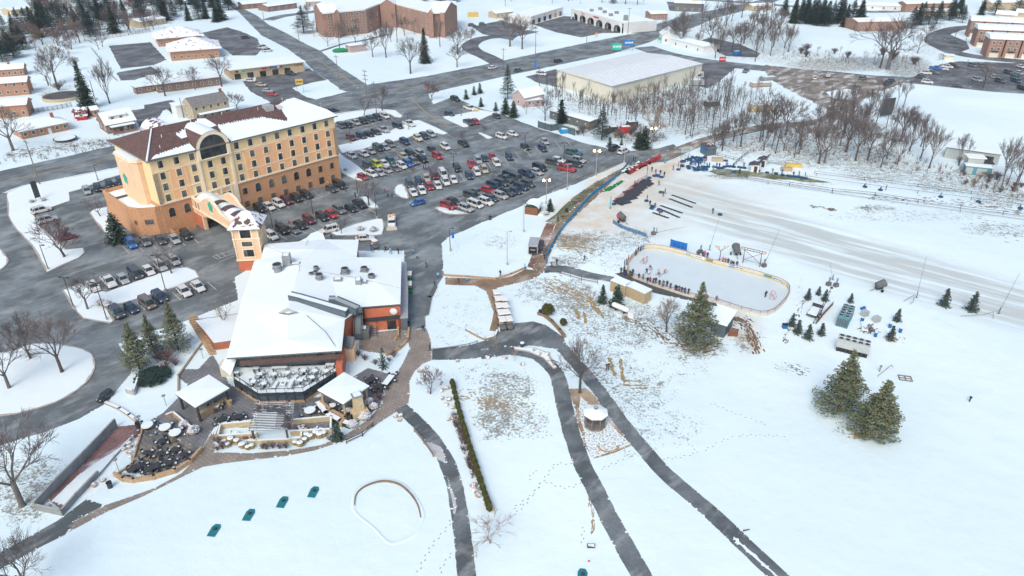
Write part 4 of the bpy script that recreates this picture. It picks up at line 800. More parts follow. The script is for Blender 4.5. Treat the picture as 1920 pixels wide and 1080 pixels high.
for z,hh in ((2.5,.3),(7.6,.25)): m.box((tw_/2,-.08,z),(tw_+.3,.16,hh),'stucco_cream'); m.box((tw_+.08,td/2,z),(.16,td,hh),'stucco_cream'); m.box((-.08,td/2,z),(.16,td,hh),'stucco_cream')
for x in (.15,tw_-.15): m.box((x,-.1,2.8),(.2,.2,7.2),'stucco_cream')
m.build('trim',twr)
m = M(); o_ = .7; m.add([(-o_,-o_,10),(tw_+o_,-o_,10),(tw_+o_,td+o_,10),(-o_,td+o_,10),(-o_,-o_,10.2),(tw_+o_,-o_,10.2),(tw_+o_,td+o_,10.2),(-o_,td+o_,10.2)],[(0,1,5,4),(1,2,6,5),(2,3,7,6),(3,0,4,7),(3,2,1,0)],'fascia')
m.add([(-o_,-o_,10.2),(tw_+o_,-o_,10.2),(tw_+o_,td+o_,10.2),(-o_,td+o_,10.2),(tw_*.35,td*.55,12.9),(tw_*.65,td*.55,12.9)],[(0,1,5,4),(1,2,5),(2,3,4,5),(3,0,4)],'shingle_snow'); m.build('roof',twr)
window(twr,tw_/2,-.02,7.95,2.2,2.9,arch=True,frame='stucco_cream',fw=.28); window(twr,tw_/2,-.02,5.95,2.2,1.15,frame='stucco_cream',fw=.22); window(twr,tw_/2,-.02,3.45,2.2,1.7,frame='stucco_cream',fw=.22)
# ---------------------------------------------------------------- clubhouse
EZ = 4.8
clb = thing('clubhouse','low clubhouse with wide snow covered roof, brick ends and a restaurant deck','building',(0,0,0))
def C3(x,y,z): return P(x,y,z)
outl = [(496,461),(502,459),(535,457),(561,455),(575,448),(583,440),(596,435),(606,441),(610,451),(640,451.5),(673,451.5),(669,484.5),(753,486),(751,572.5),(681,578),(647,602),(641,660),(425,674),(455,560),(462,540),(477,492),(490,487)]
inn = {'a': (576,449,8.0),'b': (562,500,6.7),'c': (541,580,7.4),'d': (700,525,5.5),'e': (620,525,6.3),'f': (560,556,8.2)}
from mathutils.geometry import delaunay_2d_cdt
pts = [C3(x,y,EZ) for x,y in outl]+[C3(*v) for v in (inn['b'],inn['c'],inn['d'],inn['e'],(520,470,5.3),(590,470,6.3),(632,640,5.0),(540,640,5.6),(478,600,5.7),(640,470,5.3))]
nO = n = len(outl); ed = [(i,(i+1) % n) for i in range(n)]+[(n,n+1),(n,n+3),(n+3,n+2),(n+5,n)]
vo,eo,fo,*_ = delaunay_2d_cdt([Vector((p.x,p.y)) for p in pts],ed,[],2,1e-4)
zz = [p.z for p in pts]
def zat(v):
 b = min(range(len(pts)),key=lambda i: (pts[i].x-v.x)**2+(pts[i].y-v.y)**2); return zz[b]
m = M(); m.add([(v.x,v.y,zat(v)+.3) for v in vo],[tuple(f) for f in fo],'snow_roof'); m.build('roof',clb)
oc = pts[:n]; m = M()
for i in range(n):
 a,b = oc[i],oc[(i+1) % n]; m.quad((a.x,a.y,EZ),(b.x,b.y,EZ),(b.x,b.y,EZ+.3),(a.x,a.y,EZ+.3),'fascia')
m.add([(p.x,p.y,EZ) for p in oc],[tuple(range(n))],'metal_dark'); m.build('eaves',clb)
ctr = sum((Vector((p.x,p.y,0)) for p in oc),Vector())/n
wl = []
for i_,p in enumerate(oc):
 if outl[i_] in ((647,602),(641,660),(425,674)): p = P(*{(647,602): (646,600),(641,660): (634,632),(425,674): (444,646)}[outl[i_]],EZ); p = ctr+(Vector((p.x,p.y,0))-ctr)/.965
 d = Vector((p.x,p.y,0))-ctr; wl.append(((p.x-d.x*.035),(p.y-d.y*.035)))
walls(clb,wl,0,EZ,'terracotta','wall')
rsy = lambda a,b,z: (P(*a,z),P(*b,z))
def wall_seg(parent,a,b,z0,z1,th,mt,name,za=None,off=0.0):
 p,q = P(*a,za if za is not None else z0),P(*b,za if za is not None else z0); d = q-p; m = M(); c = (p+q)/2; m.box((c.x,c.y,z0),(d.length,th,z1-z0),mt,math.atan2(d.y,d.x)); return m.build(name,parent)
pA,pB = P(683,580,EZ),P(750,574,EZ); d = (pB-pA).normalized(); nrm = Vector((d.y,-d.x,0)); rzb = math.atan2(d.y,d.x); Lb = (pB-pA).length; mid = (pA+pB)/2+nrm*.1
m = M(); m.box((mid.x,mid.y,0),(Lb,.3,EZ),'terracotta',rzb); m.build('brick_end',clb)
m = M(); c = mid+nrm*.25; m.box((c.x,c.y,2.25),(Lb,.35,.75),'metal_dark',rzb); m.build('band',clb)
m = M(); c = pA+d*(Lb*.72)+nrm*.3; m.box((c.x,c.y,0),(1.7,.12,1.95),'glass',rzb); m.build('door',clb)
for px_ in (0,1):
 c = pB+d*(-.3+.0*px_)+nrm*(.2); m = M(); m.box((c.x,c.y,0),(.7,.7,2.3),'terracotta',rzb); m.build('pier',clb)
m = M()
for (xa,ya),(xb,yb) in (((755,487),(758,540)),((758,540),(757,592))):
 a,b = P(xa,ya,3.3),P(xb,yb,3.3); dd = b-a; c = (a+b)/2; m.box((c.x,c.y,0),(dd.length,1.2,2.7),'slate_panel',math.atan2(dd.y,dd.x)); m.box((c.x,c.y,2.7),(dd.length,1.5,.12),'metal_light',math.atan2(dd.y,dd.x))
m.build('veranda',clb)
m = M(); c = P(738,584,4.2); m.ball((c.x,c.y,4.2),(.75,.25,.7),'siding_white',10,6); m.build('satellite_dish',clb)
m = M()
def duct(pp,zz_,w_,h_,top='metal_light'):
 q = [P(x,y,z) for (x,y),z in zip(pp,zz_)]
 for a,b in zip(q,q[1:]):
  d = b-a; d2 = Vector((d.x,d.y,0)).normalized(); nn = Vector((-d2.y,d2.x,0))*w_/2; z = Vector((0,0,h_))
  m.add([a-nn,a+nn,b+nn,b-nn,a-nn+z,a+nn+z,b+nn+z,b-nn+z],[(0,1,5,4),(1,2,6,5),(2,3,7,6),(3,0,4,7)],'slate_panel'); m.add([a-nn*.7+z,a+nn*.7+z,b+nn*.7+z,b-nn*.7+z],[(0,3,2,1)],top)
  for s in (-1,1): m.rod(a+nn*s+z,b+nn*s+z,.1,.1,'slate_panel',4)
duct([(545,562),(562,566),(652,592)],[7.3,7.0,5.2],1.6,1.3,'snow_roof'); duct([(618,570),(630,570),(672,588)],[6.3,6.2,5.3],1.5,1.3,'metal_light'); duct([(672,587),(673,600),(672,636)],[5.4,3.2,.3],1.5,1.2,'slate_panel')
m.build('stair_enclosure',clb)
m = M(); q = [P(520,587,7.3),P(560,585.5,7.3),P(538,577,8.1)]; m.add([*q,P(538,590,7.5)],[(0,1,2),(0,3,1)],'metal_grey'); m.build('gable_vent',clb)
m = M(); a = P(700,634);
for k in range(9): c = P(699.5,632-k*2.6); m.box((c.x,c.y+.1,k*.22),(1.5,.42,.1),'metal_grey')
for sx in (-.8,.8):
 p,q = P(699.5,634),P(699.5,610); m.rod((p.x+sx,p.y,1.0),(q.x+sx,q.y,3.0),.05,.05,'metal_dark',4); m.rod((p.x+sx,p.y,0),(p.x+sx,p.y,1.0),.05,.05,'metal_dark',4)
c = P(688,612); m.box((c.x,c.y,1.9),(4.0,1.8,.15),'metal_dark'); m.build('metal_stair',clb)
m = M(); c = P(683,630); m.box((c.x,c.y,0),(2.4,2.6,1.8),'concrete_dark'); m.box((c.x,c.y,1.8),(1.0,.8,.3),'snow'); m.build('cold_store',clb)
m = M(); p4_ = [P(646,631,3.4),P(664,634,3.4),P(660,655,2.6),P(641,651,2.6)]; m.add([*p4_,*[Vector((p.x,p.y,p.z+.25)) for p in p4_]],[(0,3,2,1),(4,5,6,7),(0,1,5,4),(1,2,6,5),(2,3,7,6),(3,0,4,7)],'metal_grey')
for k in range(8):
 t = k/7; a,b = p4_[0].lerp(p4_[3],t),p4_[1].lerp(p4_[2],t); m.rod(a+Vector((0,0,.28)),b+Vector((0,0,.28)),.05,.05,'slate_panel',4)
m.build('annex_roof',clb)
m = M(); p,q = P(642,676),P(660,678); m.box(((p.x+q.x)/2,(p.y+q.y)/2+1.3,0),(2.9,2.6,2.5),'stucco_tan'); m.build('annex',clb); w0 = window(clb,p.x+.7,p.y-.03,.9,.7,1.0,frame='stucco_cream',fw=.12); window(clb,p.x+1.7,p.y-.03,.9,.7,1.0,frame='stucco_cream',fw=.12)
DZ = 1.9
dk = [P(x,y,DZ) for x,y in ((437,707),(440,712),(484,739),(569,736),(632,697),(631,684),(440,690))]
m = M(); m.prism([(p.x,p.y) for p in dk],.35,DZ,'slate_panel','snow',True); m.build('deck_floor',clb)
m = M(); g = M(); fr = M()
rim = dk[1:5]
for a,b in zip(rim,rim[1:]):
 d = b-a; L = d.length; k = max(2,int(L/1.3)); dn = d.normalized(); nn = Vector((dn.y,-dn.x,0)); rz = math.atan2(d.y,d.x)
 for z in (DZ+1.0,DZ+.12): m.rod(a+Vector((0,0,z-DZ)),b+Vector((0,0,z-DZ)),.06,.06,'metal_dark',4)
 for i in range(k+1):
  p = a+d*i/k; m.rod((p.x,p.y,DZ),(p.x,p.y,DZ+1.02),.045,.045,'metal_dark',4); q = p+nn*.12; fr.rod((q.x,q.y,0),(q.x,q.y,DZ),.09,.09,'metal_dark',4)
 c = (a+b)/2+nn*.05; g.box((c.x,c.y,.5),(L,.06,DZ-.75),'glass_blue',rz); fr.box((c.x,c.y,0),(L,.3,.45),'stone_tan',rz); fr.box((c.x+nn.x*.05,c.y+nn.y*.05,DZ-.22),(L,.3,.22),'metal_dark',rz)
m.build('deck_rail',clb); g.build('glazing',clb); fr.build('deck_skirt',clb)
pA,pB = P(436,689,DZ),P(632,680,DZ); d = pB-pA; rz = math.atan2(d.y,d.x); L = d.length; dn = d.normalized(); nn = Vector((dn.y,-dn.x,0)); c = (pA+pB)/2-nn*.1
m = M(); m.box((c.x,c.y,DZ),(L,.2,2.6),'slate_panel',rz); m.build('rear_wall',clb)
for i in range(10):
 if i in (1,8): m = M(); p = pA+d*((i+.5)/10)+nn*.06; m.box((p.x,p.y,DZ),(1.1,.08,2.2),'glass_blue',rz); m.build('door',clb); m = M(); m.box((p.x,p.y,DZ+2.25),(.45,.1,.3),'sign_red',rz); m.build('exit_sign',clb)
 else: p = pA+d*((i+.5)/10)+nn*.03; window(clb,p.x,p.y,DZ+.9,1.5,1.4,rz=rz,frame='slate_panel',fw=.1,glass='glass')
m = M(); e0,e1 = P(427,675,EZ),P(642,661,EZ); ra = rsy((450,677),(640,664),EZ); d2 = (ra[1]-ra[0]); c = (ra[0]+ra[1])/2; m.box((c.x,c.y-.15,EZ-.75),(d2.length,.25,.8),'shingle',math.atan2(d2.y,d2.x)); m.build('fascia_board',clb)
for (xa,ya),nm in (((634,668),'e'),):
 a,b = P(633,668,3.5),P(643,702,1.2); m = M(); c = (P(637,676)+P(642,716))/2; m.box((P(639,703).x,P(639,703).y+1.0,0),(1.1,6.0,3.2),'terracotta',R(8)); m.build('brick_pier',clb)
m = M(); c = P(430,706); m.box((c.x-.2,c.y+.7,0),(2.2,1.6,2.6),'siding_cream'); m.build('side_porch',clb); window(clb,c.x-.1,c.y-.12,1.2,1.1,1.0,frame='siding_cream',fw=.08)
m = M(); q = [P(443,676,3.6),P(433,706,2.9),P(414,690,2.9),P(428,664,3.6)]; m.add([*q,*[v+Vector((0,0,.2)) for v in q]],[(0,1,2,3),(7,6,5,4),(0,4,5,1),(1,5,6,2),(2,6,7,3),(3,7,4,0)],'snow_roof'); m.build('side_roof',clb)
def roof_fan(x,y,r_,h_,z=None,hood=False,mt='metal_grey'):
 z0 = (z or 6.0)-.8; r_ *= 1.25; h_ *= 1.3; p = P(x,y,z0); m = M(); m.rod((p.x,p.y,z0-.3),(p.x,p.y,z0+h_),r_*.85,r_*.85,mt,12); m.rod((p.x,p.y,z0+h_*.55),(p.x,p.y,z0+h_*.62),r_*1.1,r_*1.1,mt,12); m.rod((p.x,p.y,z0+h_*.9),(p.x,p.y,z0+h_),r_*1.05,r_,mt,12); m.rod((p.x,p.y,z0+h_+.005),(p.x,p.y,z0+h_+.03),r_*.7,r_*.7,'metal_dark',12)
 m.box((p.x,p.y,z0-.4),(r_*2.3,r_*2.3,.5),mt); m.build('exhaust_fan',clb)
for a in [(522,512,.75,1.6,6.6),(593,506,.42,.6,7.4),(584,516,.4,.45,7.5),(592,516,.4,.7,7.4),(600,529,.6,1.4,7.0),(647,510,.6,.7,7.2),(683,507,.55,.6,6.6),(697,524,.55,.9,6.2)]: roof_fan(*a)
for x,y,z,sx,sy,sz in ((540,500,6.9,1.4,1.8,2.6),(555,499,7.2,1.8,.9,.9),(634,529,6.8,1.5,1.2,1.0),(673,535,6.2,1.0,1.7,1.5),(685,534,6.2,.7,1.0,1.1),(674,541,6.0,.9,.7,.7),(596,541,7.2,1.0,.6,.2),(527,528,7.0,.9,.4,.2),(485,509,5.6,.4,.4,.5)):
 z -= .9; sx *= 1.15; sy *= 1.15; sz *= 1.25; p = P(x,y,z); m = M(); m.box((p.x,p.y,z-.4),(sx,sy,sz),'metal_grey',R(8),.93); m.box((p.x,p.y,z-.4+sz),(sx*.7,sy*.7,.06),'snow',R(8)); m.build('roof_unit',clb)
wl = thing('retaining_wall','brick wall holding up the raised snow bed beside the steps','wall',(0,0,0)); pz = [P(x,y,1.6) for x,y in ((366,601),(383,620),(401,643),(437,638),(455,600),(452,590))]
m = M(); m.prism([(p.x,p.y) for p in pz],.0,1.6,'brick_red','snow'); m.build('wall',wl)
st = thing('stairs','long flight of brown steps down to the restaurant patio','steps',(0,0,0)); m = M()
for k in range(18):
 t = k/17; a = Vector((356+(393-356)*t,607+(665-607)*t)); p,q = P(a.x,a.y),P(a.x+17-4*t,a.y-4+3*t); d = q-p; c = (p+q)/2; m.box((c.x,c.y,0),(d.length,.42,.12+1.3*(1-t)),'stone_tan',math.atan2(d.y,d.x))
m.build('tread',st)
for pp,zz_,mt_ in [(((577,449),(562,500),(556,545)),(5.45,7.05,7.1),'metal_light'),(((575,591),(610,622),(630,650)),(6.75,5.9,5.2),'shingle'),(((500,462),(545,480),(562,500)),(5.2,6.2,7.05),'metal_light'),(((592,508),(665,520),(748,540)),(6.7,6.2,5.2),'metal_light'),(((480,505),(520,535),(545,560)),(5.2,6.2,7.1),'metal_light')]:
 m = M(); m.tube([P(x,y,z) for (x,y),z in zip(pp,zz_)],.05,mt_,4); m.build('roof_seam',clb)
# ---------------------------------------------------------------- houses and other buildings
def house(name,label,a,b,h,dep,rh,wm,rm,gable=True,nw=4,rows=1,cat='house',chim=0,door=None,over=.4,frame='white_trim',group=None,ridge_y=False,wz=1.0,ww=1.0,wh=1.2,side=1,fascia='white_trim',glass='glass'):
 r,L = frame_at(name,label,a,b,h,cat,group); walls(r,rect(0,L,0,dep),0,h,wm)
 if ridge_y:
  m = M(); o = over; x0,x1,y0,y1 = -o,L+o,-o,dep+o; e = .18; xm = L/2
  m.add([(x0,y0,h),(xm,y0,h+rh),(x1,y0,h),(x0,y1,h),(xm,y1,h+rh),(x1,y1,h),(x0,y0,h+e),(xm,y0,h+rh+e),(x1,y0,h+e),(x0,y1,h+e),(xm,y1,h+rh+e),(x1,y1,h+e)],[(6,7,10,9),(7,8,11,10)],rm)
  m.add([(x0,y0,h),(xm,y0,h+rh),(x1,y0,h),(x0,y0,h+e),(xm,y0,h+rh+e),(x1,y0,h+e)],[(0,1,4,3),(1,2,5,4)],fascia); m.build('roof',r)
  m = M(); m.add([(0,.01,h),(L,.01,h),(xm,.01,h+rh)],[(0,1,2)],wm); m.build('gable',r)
 elif rh == 0:
  m = M(); m.prism(rect(-over,L+over,-over,dep+over),h,h+.3,fascia,rm,True); m.build('roof',r)
 else:
  hip_roof(r,0,L,0,dep,h,rh,rm,gable=gable,over=over,fascia=wm if gable else fascia)
 for j in range(rows):
  for i in range(nw):
   x = L*(i+.5)/nw
   if j == 0 and door is not None and i == door: m = M(); m.box((x,-.04,0),(1.0,.08,2.05),'sign_white'); m.build('door',r); continue
   window(r,x,0,wz+j*2.8,ww,wh,frame=frame,fw=.08,glass=glass)
 for i in range(max(1,int(dep/4))*(1 if side else 0)):
  for j in range(rows): window(r,-.0,dep*(i+.5)/max(1,int(dep/4)),wz+j*2.8,ww,wh,rz=-pi/2,frame=frame,fw=.08,glass=glass)
 if chim: m = M(); m.box((L*chim,dep*.5,h),(.9,.7,rh+1.1),'brick_red'); m.build('chimney',r)
 return r,L
def rhouse(*a,**k): return house(*a,**k)[0]
rhouse('ranch_house','low orange brick ranch house by the highway, snowy roof',(38,247),(127,229),2.7,9,2.0,'brick_house','snow_roof',gable=False,nw=6,door=3,chim=.8,over=.7)
r,L = house('cape_house','brick cape cod house with front porch and wide dormer',(199,236),(253,226),2.9,9,3.6,'brick_brown','snow_roof',nw=4,door=2,over=.5)
hip_roof(r,1.0,L-1.0,-2.6,0.2,2.5,.35,'snow_roof',gable=True,over=.3,name='porch_roof'); m = M()
for i in range(5): m.box((1+(L-2)*i/4,-2.5,0),(.25,.25,2.5),'brick_brown')
m.box((L/2,-2.5,0),(L-2,.2,.9),'brick_brown'); m.build('porch',r); m = M(); m.box((L*.48,2.6,3.6),(L*.62,2.4,1.9),'siding_cream'); m.build('dormer',r); m = M(); m.add([(L*.14,1.1,5.5),(L*.82,1.1,5.5),(L*.82,4.4,6.2),(L*.14,4.4,6.2)],[(0,1,2,3)],'snow_roof'); m.build('dormer_roof',r)
for x in (.3,.6): window(r,L*x,1.38,4.1,1.0,1.0,frame='white_trim',fw=.08)
r,L = house('stone_house','two storey buff stone house with grey roof and white porch roof',(360,201),(428,188),5.3,8,2.6,'stone_house','shingle_grey',nw=5,rows=2,frame='white_trim',over=.3,chim=.95)
hip_roof(r,1.5,L+1,-2.4,.2,2.5,.4,'snow_roof',gable=True,over=.2,name='porch_roof'); m = M(); m.box((1.0,10.5,0),(7.5,5,4.6),'siding_white'); m.box((1.0,10.5,4.6),(8,5.6,.25),'snow_roof'); m.build('side_wing',r)
rhouse('garden_shed','dark red board shed behind the cape house',(137,211),(162,209),2.4,4,1.3,'siding_red','shingle_snow',nw=2,cat='shed'); rhouse('garden_shed','small red lean-to beside the dark red shed',(143,220),(162,218),1.3,2,.3,'sign_red','snow_roof',nw=1,side=0,cat='shed')
rhouse('small_garage','small brick garage beside the cape house',(172,208),(184,206),2.4,5,1.2,'brick_house','snow_roof',nw=1,cat='garage')
rhouse('brick_house','brick house with chimney at the far left edge, topmost',(-12,133),(43,129),3.0,7,1.9,'brick_house','snow_roof',nw=5,chim=.5); rhouse('brick_house','two storey brick house at the left edge with white porch',(-30,160),(49,154),5.0,8,1.8,'brick_house','snow_roof',nw=5,rows=2); rhouse('brick_house','brick house at the left edge above the ranch house',(-20,202),(48,197),4.2,8,1.8,'brick_house','snow_roof',nw=4,rows=1)
r,L = house('office_building','hip roofed brick office, farther of the pair by the dark lot',(295,73),(378,66),4.0,17,4.0,'brick_house','shingle_far',gable=False,nw=7,cat='office',over=1.3)
r,L = house('office_building','hip roofed brick office, nearer of the pair by the dark lot',(318,97),(410,90),4.4,20,4.4,'brick_house','shingle_far',gable=False,nw=7,cat='office',over=1.3)
rhouse('long_office','long brick building with flat snow covered roof behind the stone house',(293,158),(414,143),3.6,17,.8,'brick_brown','snow_roof',gable=False,nw=8,cat='office',over=1.0); rhouse('open_shed','small snowy shed against the long brick building',(254,165),(286,160),2.6,4,.3,'brick_brown','snow_roof',nw=2,cat='shed')
r,L = house('strip_shop','tan single storey strip shop with coloured sign along the front',(432,132),(569,116),4.2,15,.5,'siding_tan','snow_roof',gable=False,nw=0,cat='shop',over=.9,side=0)
for i in range(5): m = M(); m.box((L*(.08+.17*i),-.05,0),(2.6,.1,2.4),'glass'); m.build('shop_window',r)
m = M(); rg = random.Random(4)
for i,c in enumerate(['sign_red','sign_red','sign_teal','sign_red','banner_blue','banner_blue','sign_white','sign_red','green_sign']): m.box((L*.42+i*1.15,-1.0,3.2),(.85,.14,.75),c)
for i in range(4): m.box((L*.03+i*1.4,-1.0,3.2),(1.2,.14,.7),('sign_orange','metal_dark','sign_yellow','green_sign')[i])
m.build('shop_sign',r)
m = M()
for i in range(5): m.box((L-4.2+i*.75,-.1,2.9),(.5,.12,.5),'brick_red')
m.build('shop_sign',r)
apt = thing('apartment_block','four storey brick apartment block with gabled bays, bent round a lawn','apartment building',(0,0,0)); AH = 12.5
fp = [(592,14),(610,26),(686,19),(712,9),(741,9),(806,25),(828,25),(852,12)]
q = [P(x,y,AH) for x,y in fp]; bk = [P(x,y,AH) for x,y in ((852,4),(800,6),(741,-6),(690,-2),(612,2))]
pl = [(p.x,p.y) for p in q]+[(p.x,p.y) for p in bk]; m = M(); m.prism(pl,0,AH,'brick_far'); m.build('wall',apt)
m = M(); cx = sum(p[0] for p in pl)/len(pl); cy = sum(p[1] for p in pl)/len(pl); m.prism([(cx+(x-cx)*1.03,cy+(y-cy)*1.05) for x,y in pl],AH,AH+.7,'white_trim','snow_roof',True); m.build('roof',apt)
def facade(a,b,nx,nz,z0=1.4,dz=3.0,parent=None,inset=.1):
 d = b-a; L = math.hypot(d.x,d.y); rz = math.atan2(d.y,d.x)
 for i in range(nx):
  for j in range(nz):
   t = (i+.5)/nx; window(parent,a.x+d.x*t+math.sin(rz)*inset,a.y+d.y*t-math.cos(rz)*inset,z0+j*dz,1.2,1.4,rz=rz,frame='white_trim',fw=.08)
facade(q[0],q[1],2,4,parent=apt); facade(q[1],q[2],7,4,parent=apt); facade(q[2],q[3],2,3,parent=apt); facade(q[4],q[5],6,4,parent=apt); facade(q[6],q[7],2,4,parent=apt)
for (xa,ya),(xb,yb),hh in (((592,16),(607,25),3.6),((713,9.5),(741,9.5),3.4),((829,26),(853,14),4.6),((624,26),(635,25),2.4),((803,26),(812,26),2.4)):
 a,b = P(xa,ya,AH),P(xb,yb,AH); d = b-a; nn = Vector((d.y,-d.x,0)).normalized()*1.2; m = M(); c = (a+b)/2; z = Vector((0,0,1))
 a0,b0 = a+nn,b+nn; m.add([Vector((a0.x,a0.y,0)),Vector((b0.x,b0.y,0)),b0+z*.6,(a0+b0)/2+z*hh,a0+z*.6],[(0,1,2,3,4)],'brick_far')
 m.add([Vector((a0.x,a0.y,0)),a0+z*.6,a-nn+z*.6,Vector((a.x-nn.x,a.y-nn.y,0)),Vector((b0.x,b0.y,0)),b0+z*.6,b-nn+z*.6,Vector((b.x-nn.x,b.y-nn.y,0))],[(0,1,2,3),(4,7,6,5)],'brick_far')
 m.build('gable_bay',apt); k = nn*.35; m = M(); m.add([a0+k+z*.7,(a0+b0)/2+k+z*(hh+.15),c-nn*7+z*(hh+.15),a-nn*7+z*.7,b0+k+z*.7,b-nn*7+z*.7],[(3,2,1,0),(1,2,5,4)],'snow_roof'); m.build('bay_roof',apt)
m = M(); a,b = P(711,31,5),P(740,31,5); c = (a+b)/2; m.box((c.x,c.y-1.5,4.6),((b-a).length,4,.5),'snow_roof'); m.build('entrance_canopy',apt)
rhouse('utility_shed','dark flat roofed shed on the apartment lawn',(656,87),(686,83),3.2,5,.3,'siding_pink','snow_roof',nw=0,side=0,cat='shed')
c = P(638,98); t = thing('tarp_covered_boat','green tarpaulin covered load beside the dark shed','trailer',(c.x,c.y,0),.2); m = M(); m.ball((0,0,.9),(4.0,1.6,1.2),'green_canvas',10,6,.08); m.build('tarpaulin',t); m = M(); m.box((0,0,.2),(5,1.6,.3),'metal_dark'); m.build('frame',t)
pz_,L = frame_at('shopping_plaza','white single storey shopping plaza with a row of arches',(1071,16),(1167,42),6.2,'shop')
D_ = 24; walls(pz_,rect(0,L,2.2,D_),0,5.4,'siding_white','wall','snow_roof'); m = M(); na = 6; wA = L/na
for i in range(na):
 x0 = i*wA; xc = x0+wA/2; rr = wA*.36; z0 = 2.0; ar = [(xc-rr*math.cos(pi*k/8),z0+rr*.62*math.sin(pi*k/8)) for k in range(9)]
 m.quad((x0,0,0),(xc-rr,0,0),(xc-rr,0,6.2),(x0,0,6.2),'siding_white'); m.quad((xc+rr,0,0),(x0+wA,0,0),(x0+wA,0,6.2),(xc+rr,0,6.2),'siding_white')
 for k in range(8): m.quad((ar[k][0],0,ar[k][1]),(ar[k+1][0],0,ar[k+1][1]),(ar[k+1][0],0,6.2),(ar[k][0],0,6.2),'siding_white')
m.quad((0,.3,0),(0,0,0),(0,0,6.2),(0,.3,6.2),'siding_white'); m.box((L/2,.25,5.9),(L,.4,.35),'siding_white'); m.build('arcade',pz_)
m = M(); m.prism(rect(0,L,.3,D_),5.42,5.5,'white_trim','snow_roof'); m.build('roof',pz_)
for i in range(na): m = M(); m.box((i*wA+wA/2,2.12,0),(wA*.7,.1,3.0),'glass'); m.build('shop_window',pz_)
for i,c in enumerate(('sign_white','sign_orange',None,'sign_red','sign_white','sign_white')):
 if c: m = M(); m.box((i*wA+wA*(.5 if i != 3 else .1),-.06,4.75),(wA*(.35 if i != 3 else .62),.1,.75),c); m.build('shop_sign',pz_)
m = M(); m.box((L+.02,9,0),(.2,16,5.9),'siding_white'); m.build('end_wall',pz_)
for x,y in ((.2,8),(.35,12),(.55,9),(.7,14),(.85,8),(.45,17),(.15,16)): part_box(pz_,'roof_unit',(L*x,y,5.5),(2,2,1.4),'metal_grey')
an,L = frame_at('plaza_annex','long white annex left of the arcade plaza',(995,31),(1056,13),5.0,'shop'); walls(an,rect(0,L,0,16),0,5,'siding_white','wall','snow_roof')
for i in range(6): m = M(); m.box((L*(i+.5)/6,-.05,.1),(3.2,.1,2.6),'glass' if i != 4 else 'sign_orange'); m.build('shop_window',an); m = M(); m.box((L*(i+.5)/6,-.06,3.6),(2.4,.1,.6),('sign_yellow','sign_white')[i % 2]); m.build('shop_sign',an)
wh,L = frame_at('warehouse','large cream steel warehouse with ribbed snow dusted roof',(1148.75,162),(1317,119.5),6.4,'warehouse')
WD = (P(1043.75,132,6.4)-P(1148.75,162,6.4)).length
x_,y_ = to_local(wh,1043.75,132,6.4); bx,by = to_local(wh,1201,98,6.4)
walls(wh,[(0,0),(L,0),(bx,by),(x_,y_)],0,6.4,'siding_cream')
m = M(); A_,B_,C_,D_ = Vector((-.3,-.3,6.5)),Vector((L+.3,-.3,6.5)),Vector((bx,by,6.5)),Vector((x_,y_,6.5)); M1,M2 = (A_+D_)/2+Vector((0,0,1.0)),(B_+C_)/2+Vector((0,0,1.0))
m.add([A_,B_,M2,M1,C_,D_],[(0,1,2,3),(3,2,4,5)],'metal_roof'); m.add([A_,D_,M1,B_,C_,M2],[(0,2,1),(3,4,5)],'siding_cream'); m.build('roof',wh); m = M()
for i in range(26):
 t = (i+.5)/26
 for a,b,c,d in ((A_,M1,B_,M2),(M1,D_,M2,C_)):
  p,q_ = a.lerp(b,t),c.lerp(d,t)
  if i % 2 == 0: m.rod(p+Vector((0,0,.02)),q_+Vector((0,0,.02)),.09,.09,'metal_light',4,False)
m.build('roof_ribs',wh); m = M(); m.rod(A_-Vector((0,0,.1)),B_-Vector((0,0,.1)),.2,.2,'metal_light',4); m.rod(A_-Vector((0,0,.1)),D_-Vector((0,0,.1)),.2,.2,'metal_light',4); m.build('gutter',wh)
for f in (.08,): part_box(wh,'loading_dock',(L+1.5,8,0),(3,5,3),'concrete_dark')
r,L = house('barn_house','pinkish board gabled barn house beside the lot',(961,178),(984,185),3.4,10,2.6,'siding_pink','snow_roof',nw=1,ridge_y=True,cat='barn',over=.3)
rhouse('barn_lean_to','low pink shed attached below the barn house',(985,190),(1016,187),2.4,5,.3,'siding_pink','snow_roof',nw=2,cat='shed')
ls,L = frame_at('long_shed','long low grey shed with snow roof among the trees',(1031,208),(1106,229),2.8,'shed'); walls(ls,rect(0,L,0,5),0,2.8,'concrete_dark','wall'); hip_roof(ls,0,L,0,5,2.8,.5,'snow_roof',gable=True,over=.2); [part_box(ls,'vent',(L*(.1+.2*i),-.05,1.6),(.4,.1,.4),'sign_white') for i in range(5)]
fe = thing('screen_fence','dark green board fence round the rubbish bins','fence',(0,0,0)); seg = [(1009,239),(1022,243),(1033,246),(1045,244),(1077,254)]
for a,b in zip(seg,seg[1:]): wall_seg(fe,a,b,0,2.3,.12,'slate_panel','fence_panel')
for x,y in seg: p = P(x,y); part_box(fe,'post',(p.x,p.y,0),(.25,.25,2.5),'metal_dark')
